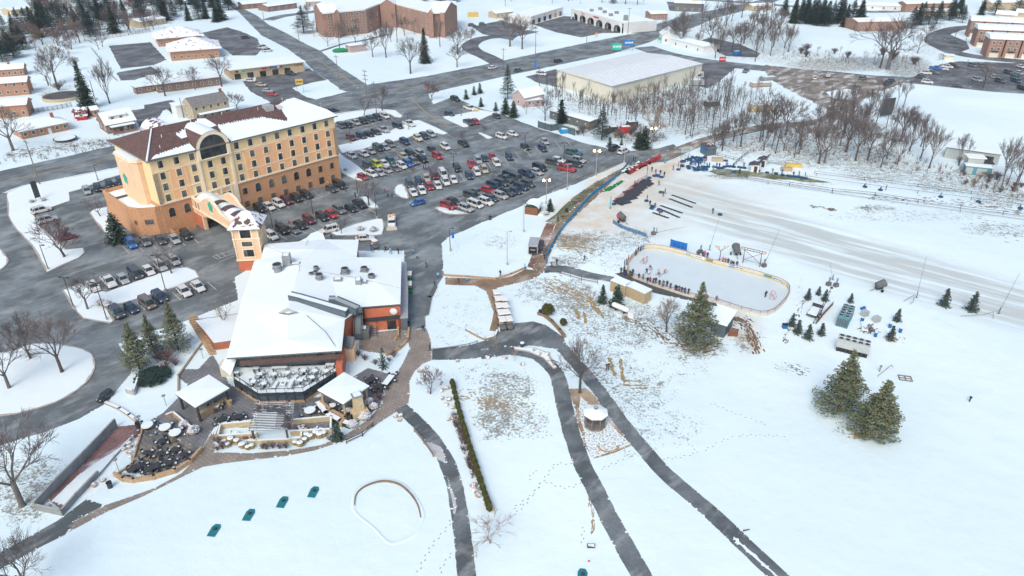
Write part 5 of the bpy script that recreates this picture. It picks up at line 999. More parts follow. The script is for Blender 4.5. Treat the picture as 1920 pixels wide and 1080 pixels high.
for rI,(xs,y,dxr,nU,lab) in enumerate([(1822,39,26,4,'back'),(1835,55,28,4,'middle'),(1858,73,31,3,'front')]):
 for i in range(nU):
  a = (xs+i*dxr,y+i*1.2); b = (xs+(i+1)*dxr-3,y+(i+1)*1.2); r,L = frame_at('townhouse','brick townhouse with garage, %s unit of the %s row' % (nth(i),lab),a,b,8.6,'townhouse','brick townhouses on the loop road')
  walls(r,rect(0,L,0,9),0,8.6,'brick_far'); m = M(); m.add([(-.3,-.4,8.6),(L+.3,-.4,8.6),(L+.3,9.4,8.6),(-.3,9.4,8.6),(-.3,-.4,8.9),(L+.3,-.4,8.9),(L+.3,2.2,10.4),(-.3,2.2,10.4),(L+.3,9.4,10.4),(-.3,9.4,10.4)],[(0,1,5,4),(4,5,6,7),(7,6,8,9),(1,2,8,6,5),(3,0,4,7,9)],'snow_roof'); m.build('roof',r)
  for x in (.28,.72):
   for z in (3.4,6.2): window(r,L*x,0,z,1.3,1.4,frame='white_trim',fw=.09)
  part_box(r,'garage_door',(L/2,-.05,0),(L*.62,.1,2.2),'siding_cream'); part_box(r,'balcony',(L*.5,-.5,3.0),(L*.5,.9,.2),'metal_dark')
for xs,y in ((1868,27),(1905,24)): rhouse('townhouse','pale roofed house behind the townhouse rows, %s' % ('nearer the trees' if xs < 1900 else 'at the frame edge'),(xs,y),(xs+38,y+3),6,9,2,'siding_tan','snow_roof',nw=3,cat='townhouse')
for a,b,h,dep,wm,lb in [((1610,42),(1700,40),5,14,'brick_far','long brown walled building behind the evergreen screen'),((1605,9),(1690,12),3,8,'siding_white','snow roofed strip beyond the far road'),((1700,8),(1800,6),5,9,'brick_far','far brick row at the top edge'),
((1725,22),(1800,21),3,6,'siding_tan','low tan building behind the evergreens'),((1265,6),(1320,8),5,10,'concrete_dark','dark fronted shop beyond the plaza'),((1221,27),(1252,26),3.4,10,'brick_far','small brick house right of the plaza'),
((502,13),(556,6),3.2,12,'brick_brown','low brown house at the far end of the side road'),((455,9),(500,5),3,10,'brick_brown','low house beside the side road, half in trees'),((575,4),(620,2),3,9,'siding_pink','pink house behind the apartment block'),((262,42),(310,34),3.2,12,'siding_tan','tan house hidden among the far evergreens'),((283,30),(330,22),3,9,'siding_white','white roofed house at the wood edge'),((20,20),(60,14),3,9,'siding_tan','house in the woods at the top left corner'),((180,6),(240,2),3,9,'siding_white','house roof at the top of the woods'),((930,26),(962,22),3,8,'siding_tan','small tan roof left of the plaza annex'),((1505,14),(1560,12),3,8,'siding_white','white farm shed near the far road'),((1410,12),(1450,10),3,8,'siding_tan','tan shed beyond the highway bend'),((1860,6),(1930,4),5,9,'siding_tan','tan building at the top right corner')]:
 rhouse('far_building',lb,a,b,h,dep,1.4,wm,'snow_roof',gable=True,nw=4,cat='building',side=0)
rhouse('grey_house','pale house with steep gable among bare trees across the highway',(1258,72),(1320,88),3.6,9,1.2,'siding_white','snow_roof',nw=3); rhouse('barn_house','small gabled house in the highway trees',(1242,66),(1272,66),4.2,8,3.2,'siding_white','snow_roof',nw=2,ridge_y=True)
rhouse('pump_house','small cream block hut by the townhouse road',(1772,104),(1790,105),2.4,4,.4,'siding_cream','snow_roof',nw=0,side=0,cat='hut')
rr_,L = frame_at('long_trailer','long pale metal shed with snow roof at the field edge',(1775,277),(1876,291),3.2,'shed'); walls(rr_,rect(0,L,0,5.5),0,3.2,'board_grey','wall'); hip_roof(rr_,0,L,0,5.5,3.2,.35,'snow_roof',gable=True,over=.2); part_box(rr_,'door',(L*.82,-.05,0),(2.4,.1,2.4),'metal_dark')
tt,L = frame_at('teal_container','teal shipping container with pale painted panels below the long shed',(1812,311),(1862,316),2.6,'container'); walls(tt,rect(0,L,0,2.6),0,2.6,'teal_metal','wall'); part_box(tt,'roof',(L/2,1.3,2.6),(L+.2,2.8,.14),'snow_roof')
for x in (.1,.22,.5,.62,.74): part_box(tt,'door_panel',(L*x,-.05,.2),(.9,.08,2.0),'board_grey')
rhouse('grey_container','grey container standing behind the teal one',(1817,296),(1847,298),4.2,3,0,'board_grey','snow_roof',nw=0,side=0,cat='container'); rhouse('dark_bin','dark open skip beside the containers',(1843,308),(1862,310),1.6,3,0,'metal_dark','metal_dark',nw=0,side=0,cat='skip')
# ---- rink-side buildings
def container(lab,a,b,h,dep,wm='container_tan'):
 r,L = frame_at('shipping_container',lab,a,b,h,'container'); walls(r,rect(0,L,0,dep),0,h,wm); part_box(r,'roof',(L/2,dep/2,h),(L+.1,dep+.1,.16),'snow_roof'); m = M()
 for i in range(int(L/.5)): m.box((.25+i*.5,-.04,.15),(.22,.07,h-.3),wm)
 m.build('corrugation',r); part_box(r,'roof_edge',(L/2,-.03,h-.08),(L+.1,.08,.12),'metal_light')
container('tan shipping container with snow roof, nearer the picnic hill',(1145,526),(1173,537),2.5,2.4); container('tan shipping container with snow roof, nearer the big pine',(1174,535.5),(1209,551),2.5,2.4)
dsh,L = frame_at('dark_shed','dark board shed with snowy roof by the near rink boards',(1335,601),(1361,609),3.0,'shed'); walls(dsh,rect(0,L,0,4.6),0,3.0,'slate_panel'); m = M(); m.add([(-.6,-.5,3.0),(L+.4,-.5,3.0),(L+.4,5,3.6),(-.6,5,3.6),(-.6,-.5,3.2),(L+.4,-.5,3.2),(L+.4,5,3.85),(-.6,5,3.85)],[(3,2,1,0),(4,5,6,7),(0,1,5,4),(1,2,6,5),(3,0,4,7)],'snow_roof'); m.build('roof',dsh)
m = M(); m.box((L*.5,-.12,0),(.08,.08,3.4),'metal_grey'); m.box((L*.25,-.4,3.5),(1.6,.1,.1),'metal_dark'); m.rod((L*.05,-.4,3.1),(L*.05,-.4,3.6),.04,.04,'rust',4); m.rod((L*.45,-.4,3.1),(L*.45,-.4,3.6),.04,.04,'rust',4); m.build('pipe_rack',dsh)
m = M(); m.box((L+1.2,1.6,0),(1.8,.1,1.7),'rust',.5); m.box((L+1.0,3,0),(1.2,.6,.8),'metal_dark'); m.build('scrap_panel',dsh)
hut,L = frame_at('ticket_hut','round roofed brown hut with snow at the lot fence',(984,386),(1008,389),2.3,'hut'); walls(hut,rect(0,L,0,3.6),0,2.0,'rust'); m = M()
for i in range(8):
 a0,a1 = pi*i/8,pi*(i+1)/8; p = lambda a: (L/2-(L/2+.35)*math.cos(a),1.9+1.15*math.sin(a)); (xa,za),(xb,zb) = p(a0),p(a1); m.quad((xa,-.4,za),(xb,-.4,zb),(xb,4.0,zb),(xa,4.0,za),'snow_roof')
m.add([(L/2-(L/2)*math.cos(pi*i/8),.02,1.9+1.1*math.sin(pi*i/8)) for i in range(9)],[tuple(range(9))],'shrub_green'); m.build('roof',hut); part_box(hut,'porch',(L+.7,1.5,0),(1.2,2.2,.3),'snow')
bo,L = frame_at('ticket_booth','small dark booth with blue sign at the top of the tubing hill',(1314,272),(1326,279),2.4,'booth'); walls(bo,rect(0,L,0,3.4),0,2.4,'slate_panel'); hip_roof(bo,0,L,0,3.4,2.4,.7,'roof_dark',gable=True,over=.3); part_box(bo,'sign',(L/2,-.08,1.3),(L*.7,.1,.8),'banner_blue')
for (a,b),lb in ((((1409,309),(1424,311)),'nearer the tubing run'),(((1425,299),(1437,301)),'behind the first')):
 s_,L = frame_at('lift_shed','lift shed with a steep lean-to roof, %s' % lb,a,b,2.2,'shed'); walls(s_,rect(0,L,0,2.6),0,2.2,'siding_white'); m = M(); m.add([(-.8,-.6,2.0),(L+.5,-.6,3.4),(L+.5,3.0,3.4),(-.8,3.0,2.0),(-.8,-.6,2.2),(L+.5,-.6,3.6),(L+.5,3.0,3.6),(-.8,3.0,2.2)],[(0,1,5,4),(4,5,6,7),(1,2,6,5),(3,2,1,0)],'roof_dark'); m.build('roof',s_); part_box(s_,'door',(L*.6,-.05,0),(.9,.1,1.9),'metal_dark')
def pavilion(lab,px,h,posts,chim=None):
 q = [P(x,y,h) for x,y in px]; r = thing('pavilion',lab,'pavilion',(q[3].x,q[3].y,0),0); o = Vector((q[3].x,q[3].y,0)); m = M(); up = Vector((0,0,.28)); l = [v-o for v in q]
 m.add(l+[v+up for v in l],[(0,1,2,3),(7,6,5,4),(0,4,5,1),(1,5,6,2),(2,6,7,3),(3,7,4,0)],'fascia'); m.build('roof',r); m = M(); c = sum(l,Vector())/4; m.add([c+(v-c)*1.01+up*1.05 for v in l]+[c+(v-c)*.97+up*1.7 for v in l]+[c+up*2.4],[(0,3,7,4),(1,0,4,5),(2,1,5,6),(3,2,6,7),(4,7,8),(5,4,8),(6,5,8),(7,6,8)],'snow_roof'); m.build('roof_snow',r)
 for v in l: p = c+(v-c)*.86; part_box(r,'post',(p.x,p.y,0),(.3,.3,h),'stone_tan' if chim else 'metal_dark')
 return r,c,l
pv1,c1,l1 = pavilion('flat roofed pavilion with an L shaped bar counter, left on the patio',((393,705.5),(431,730.5),(367,767),(329,740.5)),3.0,4)
pv2,c2,l2 = pavilion('square roofed pavilion with a stone chimney, right of the pergola',((645.6,701),(693,726.5),(644,760.5),(596,734.5)),3.0,4,True)
t = thing('bar_counter','pale L shaped bar counter under the left pavilion','bar',tuple(P(398,772))); a = ang((380,775),(410,758)); m = M(); m.box((0,0,0),(4.2,.5,1.0),'stone_tan',a); m.box((0,0,1.0),(4.4,.7,.1),'container_tan',a); m.build('counter',t); m = M(); m.box((2.0,1.9,0),(.5,1.6,1.0),'stone_tan',a); m.box((2.0,1.9,1.0),(.7,1.8,.1),'container_tan',a); m.build('counter_return',t)
t = thing('outdoor_fireplace','tall buff stone chimney with hearth beside the right pavilion','fireplace',tuple(P(675,780))); m = M(); m.box((0,0,0),(2.6,2.0,1.3),'stone_buff',.5); m.build('hearth',t); m = M(); m.box((-.1,.2,1.3),(1.6,1.3,2.7),'stone_buff',.5,.85); m.box((-.1,.2,4.0),(1.7,1.4,.2),'metal_grey',.5); m.box((-.1,.2,4.2),(1.2,1.0,.12),'snow',.5); m.build('chimney',t); m = M(); m.box((-.8,-1.0,.3),(.9,.4,.8),'black',.5); m.build('firebox',t)
pg = thing('pergola','grey timber pergola with snow on its slats below the deck','pergola',(0,0,0)); PH = 2.6
m = M()
for i in range(17):
 t_ = i/16; yl = 757+50*t_; xl = 484-12*t_; xr = 548-3*t_; a,b = P(xl-6,yl,PH),P(xr+4,yl-2.5,PH); m.rod(a,b,.07,.07,'wood_dark',4)
 if i > 5: m.rod(a+Vector((.3,0,.08)),a.lerp(b,.6)+Vector((0,0,.08)),.05,.05,'snow',4)
m.build('slats',pg)
for (xa,ya),(xb,yb) in (((487,752),(475,808)),((544,750),(540,806))):
 m = M(); m.rod(P(xa,ya,PH-.15),P(xb,yb,PH-.15),.1,.1,'wood_dark',4); m.build('beam',pg)
for x,y in ((489,770),(482,800),(478,826),(545,768),(543,800),(541,824)): p = P(x,y+4); part_box(pg,'post',(p.x,p.y,0),(.25,.25,PH),'wood_dark')
def wall_run(lab,pts,h,th,mt,cap='snow',name='stone_wall',cat='wall',capmt=None):
 r = thing(name,lab,cat,tuple(P(*pts[0])))
 o = Vector(r.location); m = M(); k = M()
 for a,b in zip(pts,pts[1:]):
  p,q = P(*a)-o,P(*b)-o; d = q-p; c = (p+q)/2; rz = math.atan2(d.y,d.x); m.box((c.x,c.y,0),(d.length+th*.9,th,h),mt,rz)
  if cap: k.box((c.x,c.y,h+.002),(d.length+th*.5,th*.72,.07),cap,rz)
 m.build('wall',r)
 if cap: k.build('cap',r)
 return r
wall_run('buff stone planter wall left of the pergola',[(480,797),(415,803),(410,825),(482,820)],.9,.35,'stone_buff'); wall_run('buff stone planter wall right of the pergola',[(549,795),(622,788),(621,812),(547,816)],.9,.35,'stone_buff')
wall_run('outer low stone wall round the left planter',[(404,818),(412,797),(476,792)],.45,.3,'stone_tan'); wall_run('short stepped wall under the pergola',[(466,832),(482,832),(546,829),(566,826),(566,816)],.7,.35,'stone_buff')
wall_run('curving orange stone wall at the lower patio edge',[(217,893),(232,902),(252,904),(290,898),(330,886),(358,868),(378,846)],.75,.4,'stone_tan',None); wall_run('straight kerb wall on the lower patio',[(217,893),(248,872),(258,838),(270,800)],.35,.25,'stone_tan',None)
wall_run('long dark concrete retaining wall, upper side of the red mulch bed',[(70,955),(110,912),(160,862),(218,800)],1.5,.3,'concrete_mid','concrete','retaining_wall'); wall_run('concrete retaining wall, lower side of the red mulch bed',[(72,956),(118,966),(145,935),(185,893)],1.0,.3,'concrete_mid','concrete','retaining_wall'); wall_run('low snow capped wall between the bed and the lamps',[(185,893),(215,858),(250,820)],.4,.25,'metal_grey','snow','retaining_wall')
wall_run('orange stone and timber bench wall by the left pavilion',[(314,783),(326,778),(362,808),(352,818)],.7,.35,'stone_tan'); wall_run('short bent snow topped wall near the circle drive',[(262,712),(252,740),(240,737)],.9,.4,'concrete','snow')
wall_run('tan stone wall between the right pavilion and the shrubs',[(603,760),(622,776),(648,790),(640,800)],1.0,.4,'stone_tan',None); wall_run('curved tan wall at the brick court',[(767,618),(765,640),(750,655),(738,663),(725,667)],.6,.35,'stone_tan',None,'curved_wall'); wall_run('short tan wall beside the loading door',[(747,615),(747,635),(741,639)],.6,.35,'stone_tan',None,'curved_wall')
wall_run('dark brown log wall curving to the shrubs by the carts',[(1010,590),(1020,593),(1035,605),(1050,622),(1058,632)],.6,.5,'wood',None,'log_wall'); wall_run('curved fieldstone edging at the tip of the small lawn',[(875,620),(895,631),(910,638),(928,633),(932,623)],.5,.45,'fieldstone','snow'); wall_run('low fieldstone edging below the large snow lawn',[(831,517),(880,520),(930,524),(958,515),(985,503)],.35,.4,'stone_tan',None)
wall_run('dark rubble edging along the service road',[(816,540),(806,560),(800,590)],.5,.7,'concrete_dark',None); wall_run('black planting wall beside the right pavilion',[(598,762),(612,780),(640,795),(655,800)],.8,.9,'shrub_green',None,'clipped_hedge','hedge')
wall_run('rough stone row above the circle drive',[(200,757),(225,768),(243,780),(256,790)],.4,.5,'rock',None); wall_run('concrete loop round the lawn bank by the steps',[(382,640),(335,705),(335,745)],.3,.3,'fieldstone',None)
# ---------------------------------------------------------------- every vehicle, row by row (x, y, kind, paint)
S_,U_,H_,V_,K_,J_ = 'sedan','suv','hatch','van','pickup','jeep'
cars('nosed to the highway verge',(17,9),[(640,235,U_,'charcoal'),(653.5,233.5,S_,'black'),(667.5,229.5,U_,'silver'),(681.5,226.5,U_,'black'),(694,223,U_,'charcoal'),(707.5,220,U_,'navy'),(722,217,U_,'white')])
cars('on the upper side of the snow median',(22,9),[(658.5,257.5,U_,'maroon'),(677.5,254.5,U_,'navy'),(692,251,S_,'black'),(705,247.5,U_,'charcoal'),(718.7,243,K_,'silver'),(746,236,V_,'navy'),(767,231.5,K_,'white')])
cars('on the lower side of the snow median',(18,10),[(659.5,291,U_,'white'),(682,287.5,S_,'white'),(695,282.5,S_,'silver'),(709,277,V_,'charcoal'),(722.5,275,S_,'silver'),(731.5,270,U_,'grey'),(759,265.5,U_,'navy'),(784,259,J_,'cream'),(795.5,255,U_,'navy'),(808,251,U_,'silver')])
cars('in the front line of the double row',(17,10),[(757,292.5,S_,'beige'),(769.5,288,U_,'black'),(788,287,U_,'silver'),(810,279.5,S_,'black'),(835,274.5,U_,'white'),(869,269,K_,'black')])
cars('in the middle of the double row',(17,10),[(690.5,310,U_,'charcoal'),(706,307.5,U_,'lime'),(720.5,305.5,S_,'white'),(732.5,301,U_,'teal'),(753.5,310,U_,'white'),(765.5,306,U_,'blue'),(775.5,302,U_,'grey'),(792,298,U_,'black'),(820,292,U_,'red')])
cars('in the row beside the hotel snow strip',(18,9),[(680,331,H_,'red'),(697,325.5,U_,'white'),(711.5,323,S_,'silver'),(726,318,H_,'silver'),(741,315,S_,'grey')])
cars('upper car behind the small snow island',(9,15),[(768,344.5,U_,'charcoal'),(785.5,340,U_,'navy'),(799.5,333,S_,'beige'),(814,328,V_,'maroon'),(830.5,325,V_,'white'),(857,315,U_,'black')])
cars('lower car behind the small snow island',(10,15),[(775,360,S_,'white'),(791,356,S_,'white'),(805.5,349,H_,'red'),(821,347,S_,'white'),(835.5,340,U_,'white'),(850.5,336,S_,'white')])
cars('in the upper half of the middle block',(9,14),[(884,307.5,K_,'red'),(896,300,U_,'silver'),(909,296,S_,'navy'),(923,293,H_,'red'),(955,294,J_,'navy')])
cars('in the lower half of the middle block',(10,14),[(880,329,H_,'navy'),(894,322,U_,'white'),(908,317.5,U_,'beige'),(931,305,U_,'white')])
cars('on its own near the salted bays',(14,10),[(985,274.5,S_,'black'),(1017.5,278,U_,'navy'),(1021,264.5,S_,'silver')])
cars('in the row by the tall lit lamp',(22,5),[(1036.5,304,U_,'charcoal'),(1047,299,S_,'white'),(1063,315.5,K_,'red'),(1077,307,V_,'charcoal'),(1085,299.5,U_,'silver'),(1075,286,K_,'teal')])
cars('in the row above the lamp bases',(20,8),[(1012,314,V_,'black'),(1006,321.5,S_,'silver'),(987,325,K_,'navy'),(967.5,332.5,V_,'charcoal'),(955,328,U_,'black')])
cars('in the packed east row',(20,7),[(990,344,U_,'charcoal'),(977,350,U_,'navy'),(966,357,S_,'navy'),(950,360,K_,'charcoal'),(940,342.5,U_,'charcoal'),(927,348,V_,'navy'),(948,335,K_,'charcoal'),(915,355,S_,'red'),(894,359,S_,'grey'),(884,366,V_,'charcoal')])
cars('at the lot exit corner',(19,7),[(840,385,U_,'red'),(850,376,S_,'black'),(874,389.5,U_,'silver'),(891.5,382,V_,'white'),(911,377.5,U_,'white'),(921,370.5,S_,'charcoal'),(939,366,U_,'silver')])
cars('driving across the middle of the lot',(-22,6),[(783,379,H_,'blue')])
cars('in the small pocket lot',(18,6),[(853.6,185,U_,'black'),(881,202.5,K_,'white'),(842.7,212.5,S_,'navy')])
cars('below the snow peninsula',(16,9),[(878.5,229,K_,'charcoal'),(891.7,227.5,S_,'red'),(931,217,S_,'navy')])
cars('by the crosshatched bays',(20,6),[(940.7,255,U_,'white'),(961,250,S_,'white')])
cars('parked against the hotel brick front',(21,11),[(487.5,390,U_,'black'),(504,386,S_,'white'),(522.5,381,U_,'white'),(537.5,375.5,U_,'maroon'),(555,371,U_,'black'),(574,365,U_,'black'),(621,353,S_,'charcoal'),(637,346.5,V_,'black')])
cars('in the row facing the clubhouse',(21,13),[(509,441,U_,'white'),(530,431,J_,'black'),(550,429.5,S_,'grey'),(563,421,S_,'black'),(579.5,412,J_,'maroon'),(604,406,U_,'black'),(621,400.5,S_,'red'),(636,392.5,U_,'grey'),(658,389.5,S_,'black'),(674.5,382,K_,'black')])
cars('beside the planted island',(-22,5),[(617,430,U_,'white')])
cars('dropping off below the planted island',(22,-1),[(684,445,S_,'white')])
cars('behind the west brick wing',(7,14),[(162.5,357,U_,'silver'),(183,352,U_,'black'),(205.5,345,U_,'black'),(226,340,U_,'navy')])
cars('on the snow edge by the street sign',(24,-6),[(77,393,U_,'white'),(88,411,U_,'silver'),(127,443,H_,'maroon')])
cars('under the west brick wing',(13,15),[(246,456,U_,'blue'),(272.5,452,U_,'grey'),(301,449,S_,'charcoal'),(327.5,447.5,S_,'silver'),(349,440,U_,'black')])
cars('in the upper row of the west lot',(17,16),[(175,536,S_,'white'),(204,527,K_,'white'),(230,522,S_,'silver'),(254,512,V_,'charcoal'),(278,506,S_,'white'),(301,498,U_,'silver'),(326,487.5,U_,'silver')])
cars('in the lower row of the west lot',(18,15),[(219,585,U_,'charcoal'),(246,577,H_,'navy'),(276,567.5,V_,'bronze'),(299,556,U_,'navy'),(345,545,S_,'white'),(371,536,S_,'white')])
cars('driving on the highway behind the hotel',(22,-4),[(624,206,S_,'black')]); cars('driving on the highway by the island trees',(16,-3),[(924,126,S_,'white')])
cars('driving on the highway above the warehouse',(16,-3),[(1047,114,U_,'black')]); cars('turning off at the warehouse corner',(16,2),[(1015,138,U_,'white')]); cars('on the far highway lane',(16,-4),[(972,131,S_,'teal')])
cars('outside the tan strip shop',(17,1),[(544,137,U_,'black'),(490,158,S_,'beige'),(502,169,S_,'silver'),(511,176,H_,'red'),(470,150,S_,'white')])
cars('in the bay beside the side road',(15,-2),[(492,88,V_,'white'),(501,94,V_,'white'),(460,70,U_,'charcoal')])
cars('below the brick apartment block',(13,0),[(905,45,U_,'teal'),(885,47,U_,'charcoal')])
cars('by the yellow snow pile yard',(9,-8),[(1399,132,K_,'grey')])
cars('left in the mud yard',(-4,-9),[(1527,145,S_,'white'),(1552,141,U_,'silver'),(1607.5,159,U_,'charcoal')])
cars('on the road by the mud yard',(13,-4),[(1618,146,U_,'grey'),(1665,155.5,K_,'navy'),(1671,150,S_,'navy')])
cars('at the near end of the townhouse lot',(15,2),[(1729,144,U_,'charcoal'),(1739,153,U_,'white'),(1737,136,U_,'white'),(1750,135,S_,'charcoal'),(1754.5,127.5,K_,'blue'),(1769,128,S_,'white'),(1777,124.5,U_,'white'),(1788,122.5,U_,'black'),(1797.5,160,S_,'charcoal')])
cars('deep in the townhouse lot',(13,4),[(1824,122,U_,'grey'),(1839,122,S_,'grey'),(1832,149,U_,'silver'),(1875,151,U_,'charcoal'),(1866,144,S_,'silver'),(1891,135,U_,'charcoal'),(1911,136,S_,'silver'),(1905,151,U_,'navy'),(1914,124,S_,'white'),(1918,165,U_,'black'),(1905,145,U_,'teal')])
cars('on the townhouse loop',(16,1),[(1789,78,U_,'charcoal'),(1798,87,S_,'teal')])
cars('nosed in by the lot entrance pines',(14,-6),[(1152,277,U_,'black'),(1169,283,U_,'white')])
# ---------------------------------------------------------------- people (one continuous skinned body each, jacket takes the object colour)
def person_mesh(name,J,E_,hat='dark_cloth',pants='dark_cloth',extra=None):
 """J: joint -> (x, y, z, radius); x forward"""
 me = bpy.data.meshes.new(name); ks = list(J); me.from_pydata([J[k][:3] for k in ks],[(ks.index(a),ks.index(b)) for a,b in E_],[])
 o = bpy.data.objects.new(name,me); COL.objects.link(o); md = o.modifiers.new('s','SKIN'); md.use_smooth_shade = True; sub = o.modifiers.new('u','SUBSURF'); sub.levels = 1
 for i,k in enumerate(ks): r = J[k][3]; me.skin_vertices[0].data[i].radius = (r,r) if not isinstance(r,tuple) else r
 for i,k in enumerate(ks): me.skin_vertices[0].data[i].use_root = (k == 'hip')
 dg = bpy.context.evaluated_depsgraph_get(); ev = o.evaluated_get(dg); m2 = bpy.data.meshes.new_from_object(ev); bpy.data.objects.remove(o)
 for mt in ('cloth',pants,'skin',hat,'black'): m2.materials.append(G(mt))
 hz = J['hip'][2]; nz = J['neck'][2]; hd = Vector(J['head'][:3]); hands = [Vector(J[k][:3]) for k in ('hl','hr')]; sole = min(J['fl'][2],J['fr'][2])+.1
 for p in m2.polygons:
  c = p.center; k = 0
  if (c-hd).length < .19 or c.z > nz+.03: k = 3 if (c.z > hd.z+.0 or c.x < hd.x-.02) else 2
  elif any((c-h).length < .09 for h in hands): k = 2
  elif c.z < sole: k = 4
  elif c.z < hz-.08: k = 1
  p.material_index = k; p.use_smooth = True
 o = bpy.data.objects.new('person',m2); COL.objects.link(o); tag(o,'x','person')
 if extra: extra(o)
 return proto(o)
def pose(kind):
 h = dict(hip=(0,0,.93,.15),belly=(0,0,1.1,.15),chest=(0,0,1.33,.17),neck=(0,0,1.5,.065),head=(.015,0,1.62,.105),top=(.0,0,1.72,.075),
   sl=(0,.19,1.42,.08),el=(-.02,.27,1.16,.06),wl=(.06,.28,.92,.045),hl=(.08,.28,.84,.04),sr=(0,-.19,1.42,.08),er=(-.02,-.27,1.16,.06),wr=(.06,-.28,.92,.045),hr=(.08,-.28,.84,.04),
   tl=(0,.1,.86,.105),kl=(.02,.11,.48,.075),al=(0,.11,.1,.055),fl=(.15,.12,.05,.05),tr=(0,-.1,.86,.105),kr=(.02,-.11,.48,.075),ar=(0,-.11,.1,.055),fr=(.15,-.12,.05,.05))
 def mv(**k):
  for a,d in k.items(): q = h[a]; h[a] = (q[0]+d[0],q[1]+d[1],q[2]+d[2],q[3])
 if kind == 'walk': mv(kl=(.16,0,.02),al=(.24,0,0),fl=(.26,0,.02),kr=(-.02,0,0),ar=(-.3,0,.06),fr=(-.28,0,.02),el=(-.12,0,0),wl=(-.1,0,.03),hl=(-.1,0,.03),er=(.1,0,.02),wr=(.2,0,.08),hr=(.24,0,.1))
 if kind == 'pocket': mv(wl=(.05,-.06,.08),hl=(.06,-.1,.1),wr=(.05,.06,.08),hr=(.06,.1,.1),el=(-.06,.02,0),er=(-.06,-.02,0))
 if kind == 'lean': mv(belly=(.08,0,-.01),chest=(.2,0,-.05),neck=(.3,0,-.1),head=(.36,0,-.12),top=(.4,0,-.13),sl=(.22,0,-.06),sr=(.22,0,-.06),el=(.42,0,-.02),er=(.42,0,-.02),wl=(.5,-.06,.2),wr=(.5,.06,.2),hl=(.55,-.07,.27),hr=(.55,.07,.27))
 if kind == 'skate': mv(hip=(-.12,0,-.12),tl=(-.1,.03,-.12),tr=(-.1,-.03,-.12),belly=(.02,0,-.16),chest=(.18,0,-.24),neck=(.3,0,-.3),head=(.36,0,-.32),top=(.38,0,-.33),sl=(.2,0,-.25),sr=(.2,0,-.25),el=(.34,0,-.26),er=(.3,0,-.26),wl=(.5,-.12,-.12),hl=(.54,-.15,-.14),wr=(.42,.12,-.08),hr=(.46,.16,-.1),kl=(.2,.1,-.02),al=(.08,.16,0),fl=(.08,.16,0),kr=(.06,-.12,-.02),ar=(-.3,-.25,.03),fr=(-.3,-.27,.02))
 return h
EDG = [('hip','belly'),('belly','chest'),('chest','neck'),('neck','head'),('head','top'),('chest','sl'),('sl','el'),('el','wl'),('wl','hl'),('chest','sr'),('sr','er'),('er','wr'),('wr','hr'),('hip','tl'),('tl','kl'),('kl','al'),('al','fl'),('hip','tr'),('tr','kr'),('kr','ar'),('ar','fr')]
PEO = {'stand': person_mesh('p',pose('pocket'),EDG),'stand2': person_mesh('p',pose('stand'),EDG,'hair','ad_blue'),'walk': person_mesh('p',pose('walk'),EDG,'hair','ad_blue'),'walk2': person_mesh('p',pose('walk'),EDG),'lean': person_mesh('p',pose('lean'),EDG,'dark_cloth','metal_dark'),'skate': person_mesh('p',pose('skate'),EDG,'dark_cloth','metal_light')}
PC = {'black': (.02,.02,.025),'navy': (.02,.035,.1),'blue': (.02,.14,.5),'light blue': (.2,.5,.7),'red': (.5,.03,.04),'pink': (.7,.1,.25),'grey': (.16,.17,.18),'white': (.65,.67,.68),'orange': (.6,.15,.04),'brown': (.14,.07,.04),'purple': (.2,.06,.4),'teal': (.03,.3,.33),'tan': (.4,.3,.2),'green': (.05,.2,.06)}
def person(x,y,pz,col,lab,rz=None,group=None,s=1.0,z=.8,held=None):
 p = P(x,y,z) if z else P(x,y); o = dup(PEO[pz],(p.x,p.y,.02),rnd.uniform(0,6.28) if rz is None else rz,s,PC[col]); o['label'] = lab
 if group: o['group'] = group
 return o
def stick(x,y,rz):
 p = P(x,y,.8); t = thing('hockey_stick','hockey stick held low over the ice by the skater near the goal','stick',(p.x,p.y,.03),rz); return t
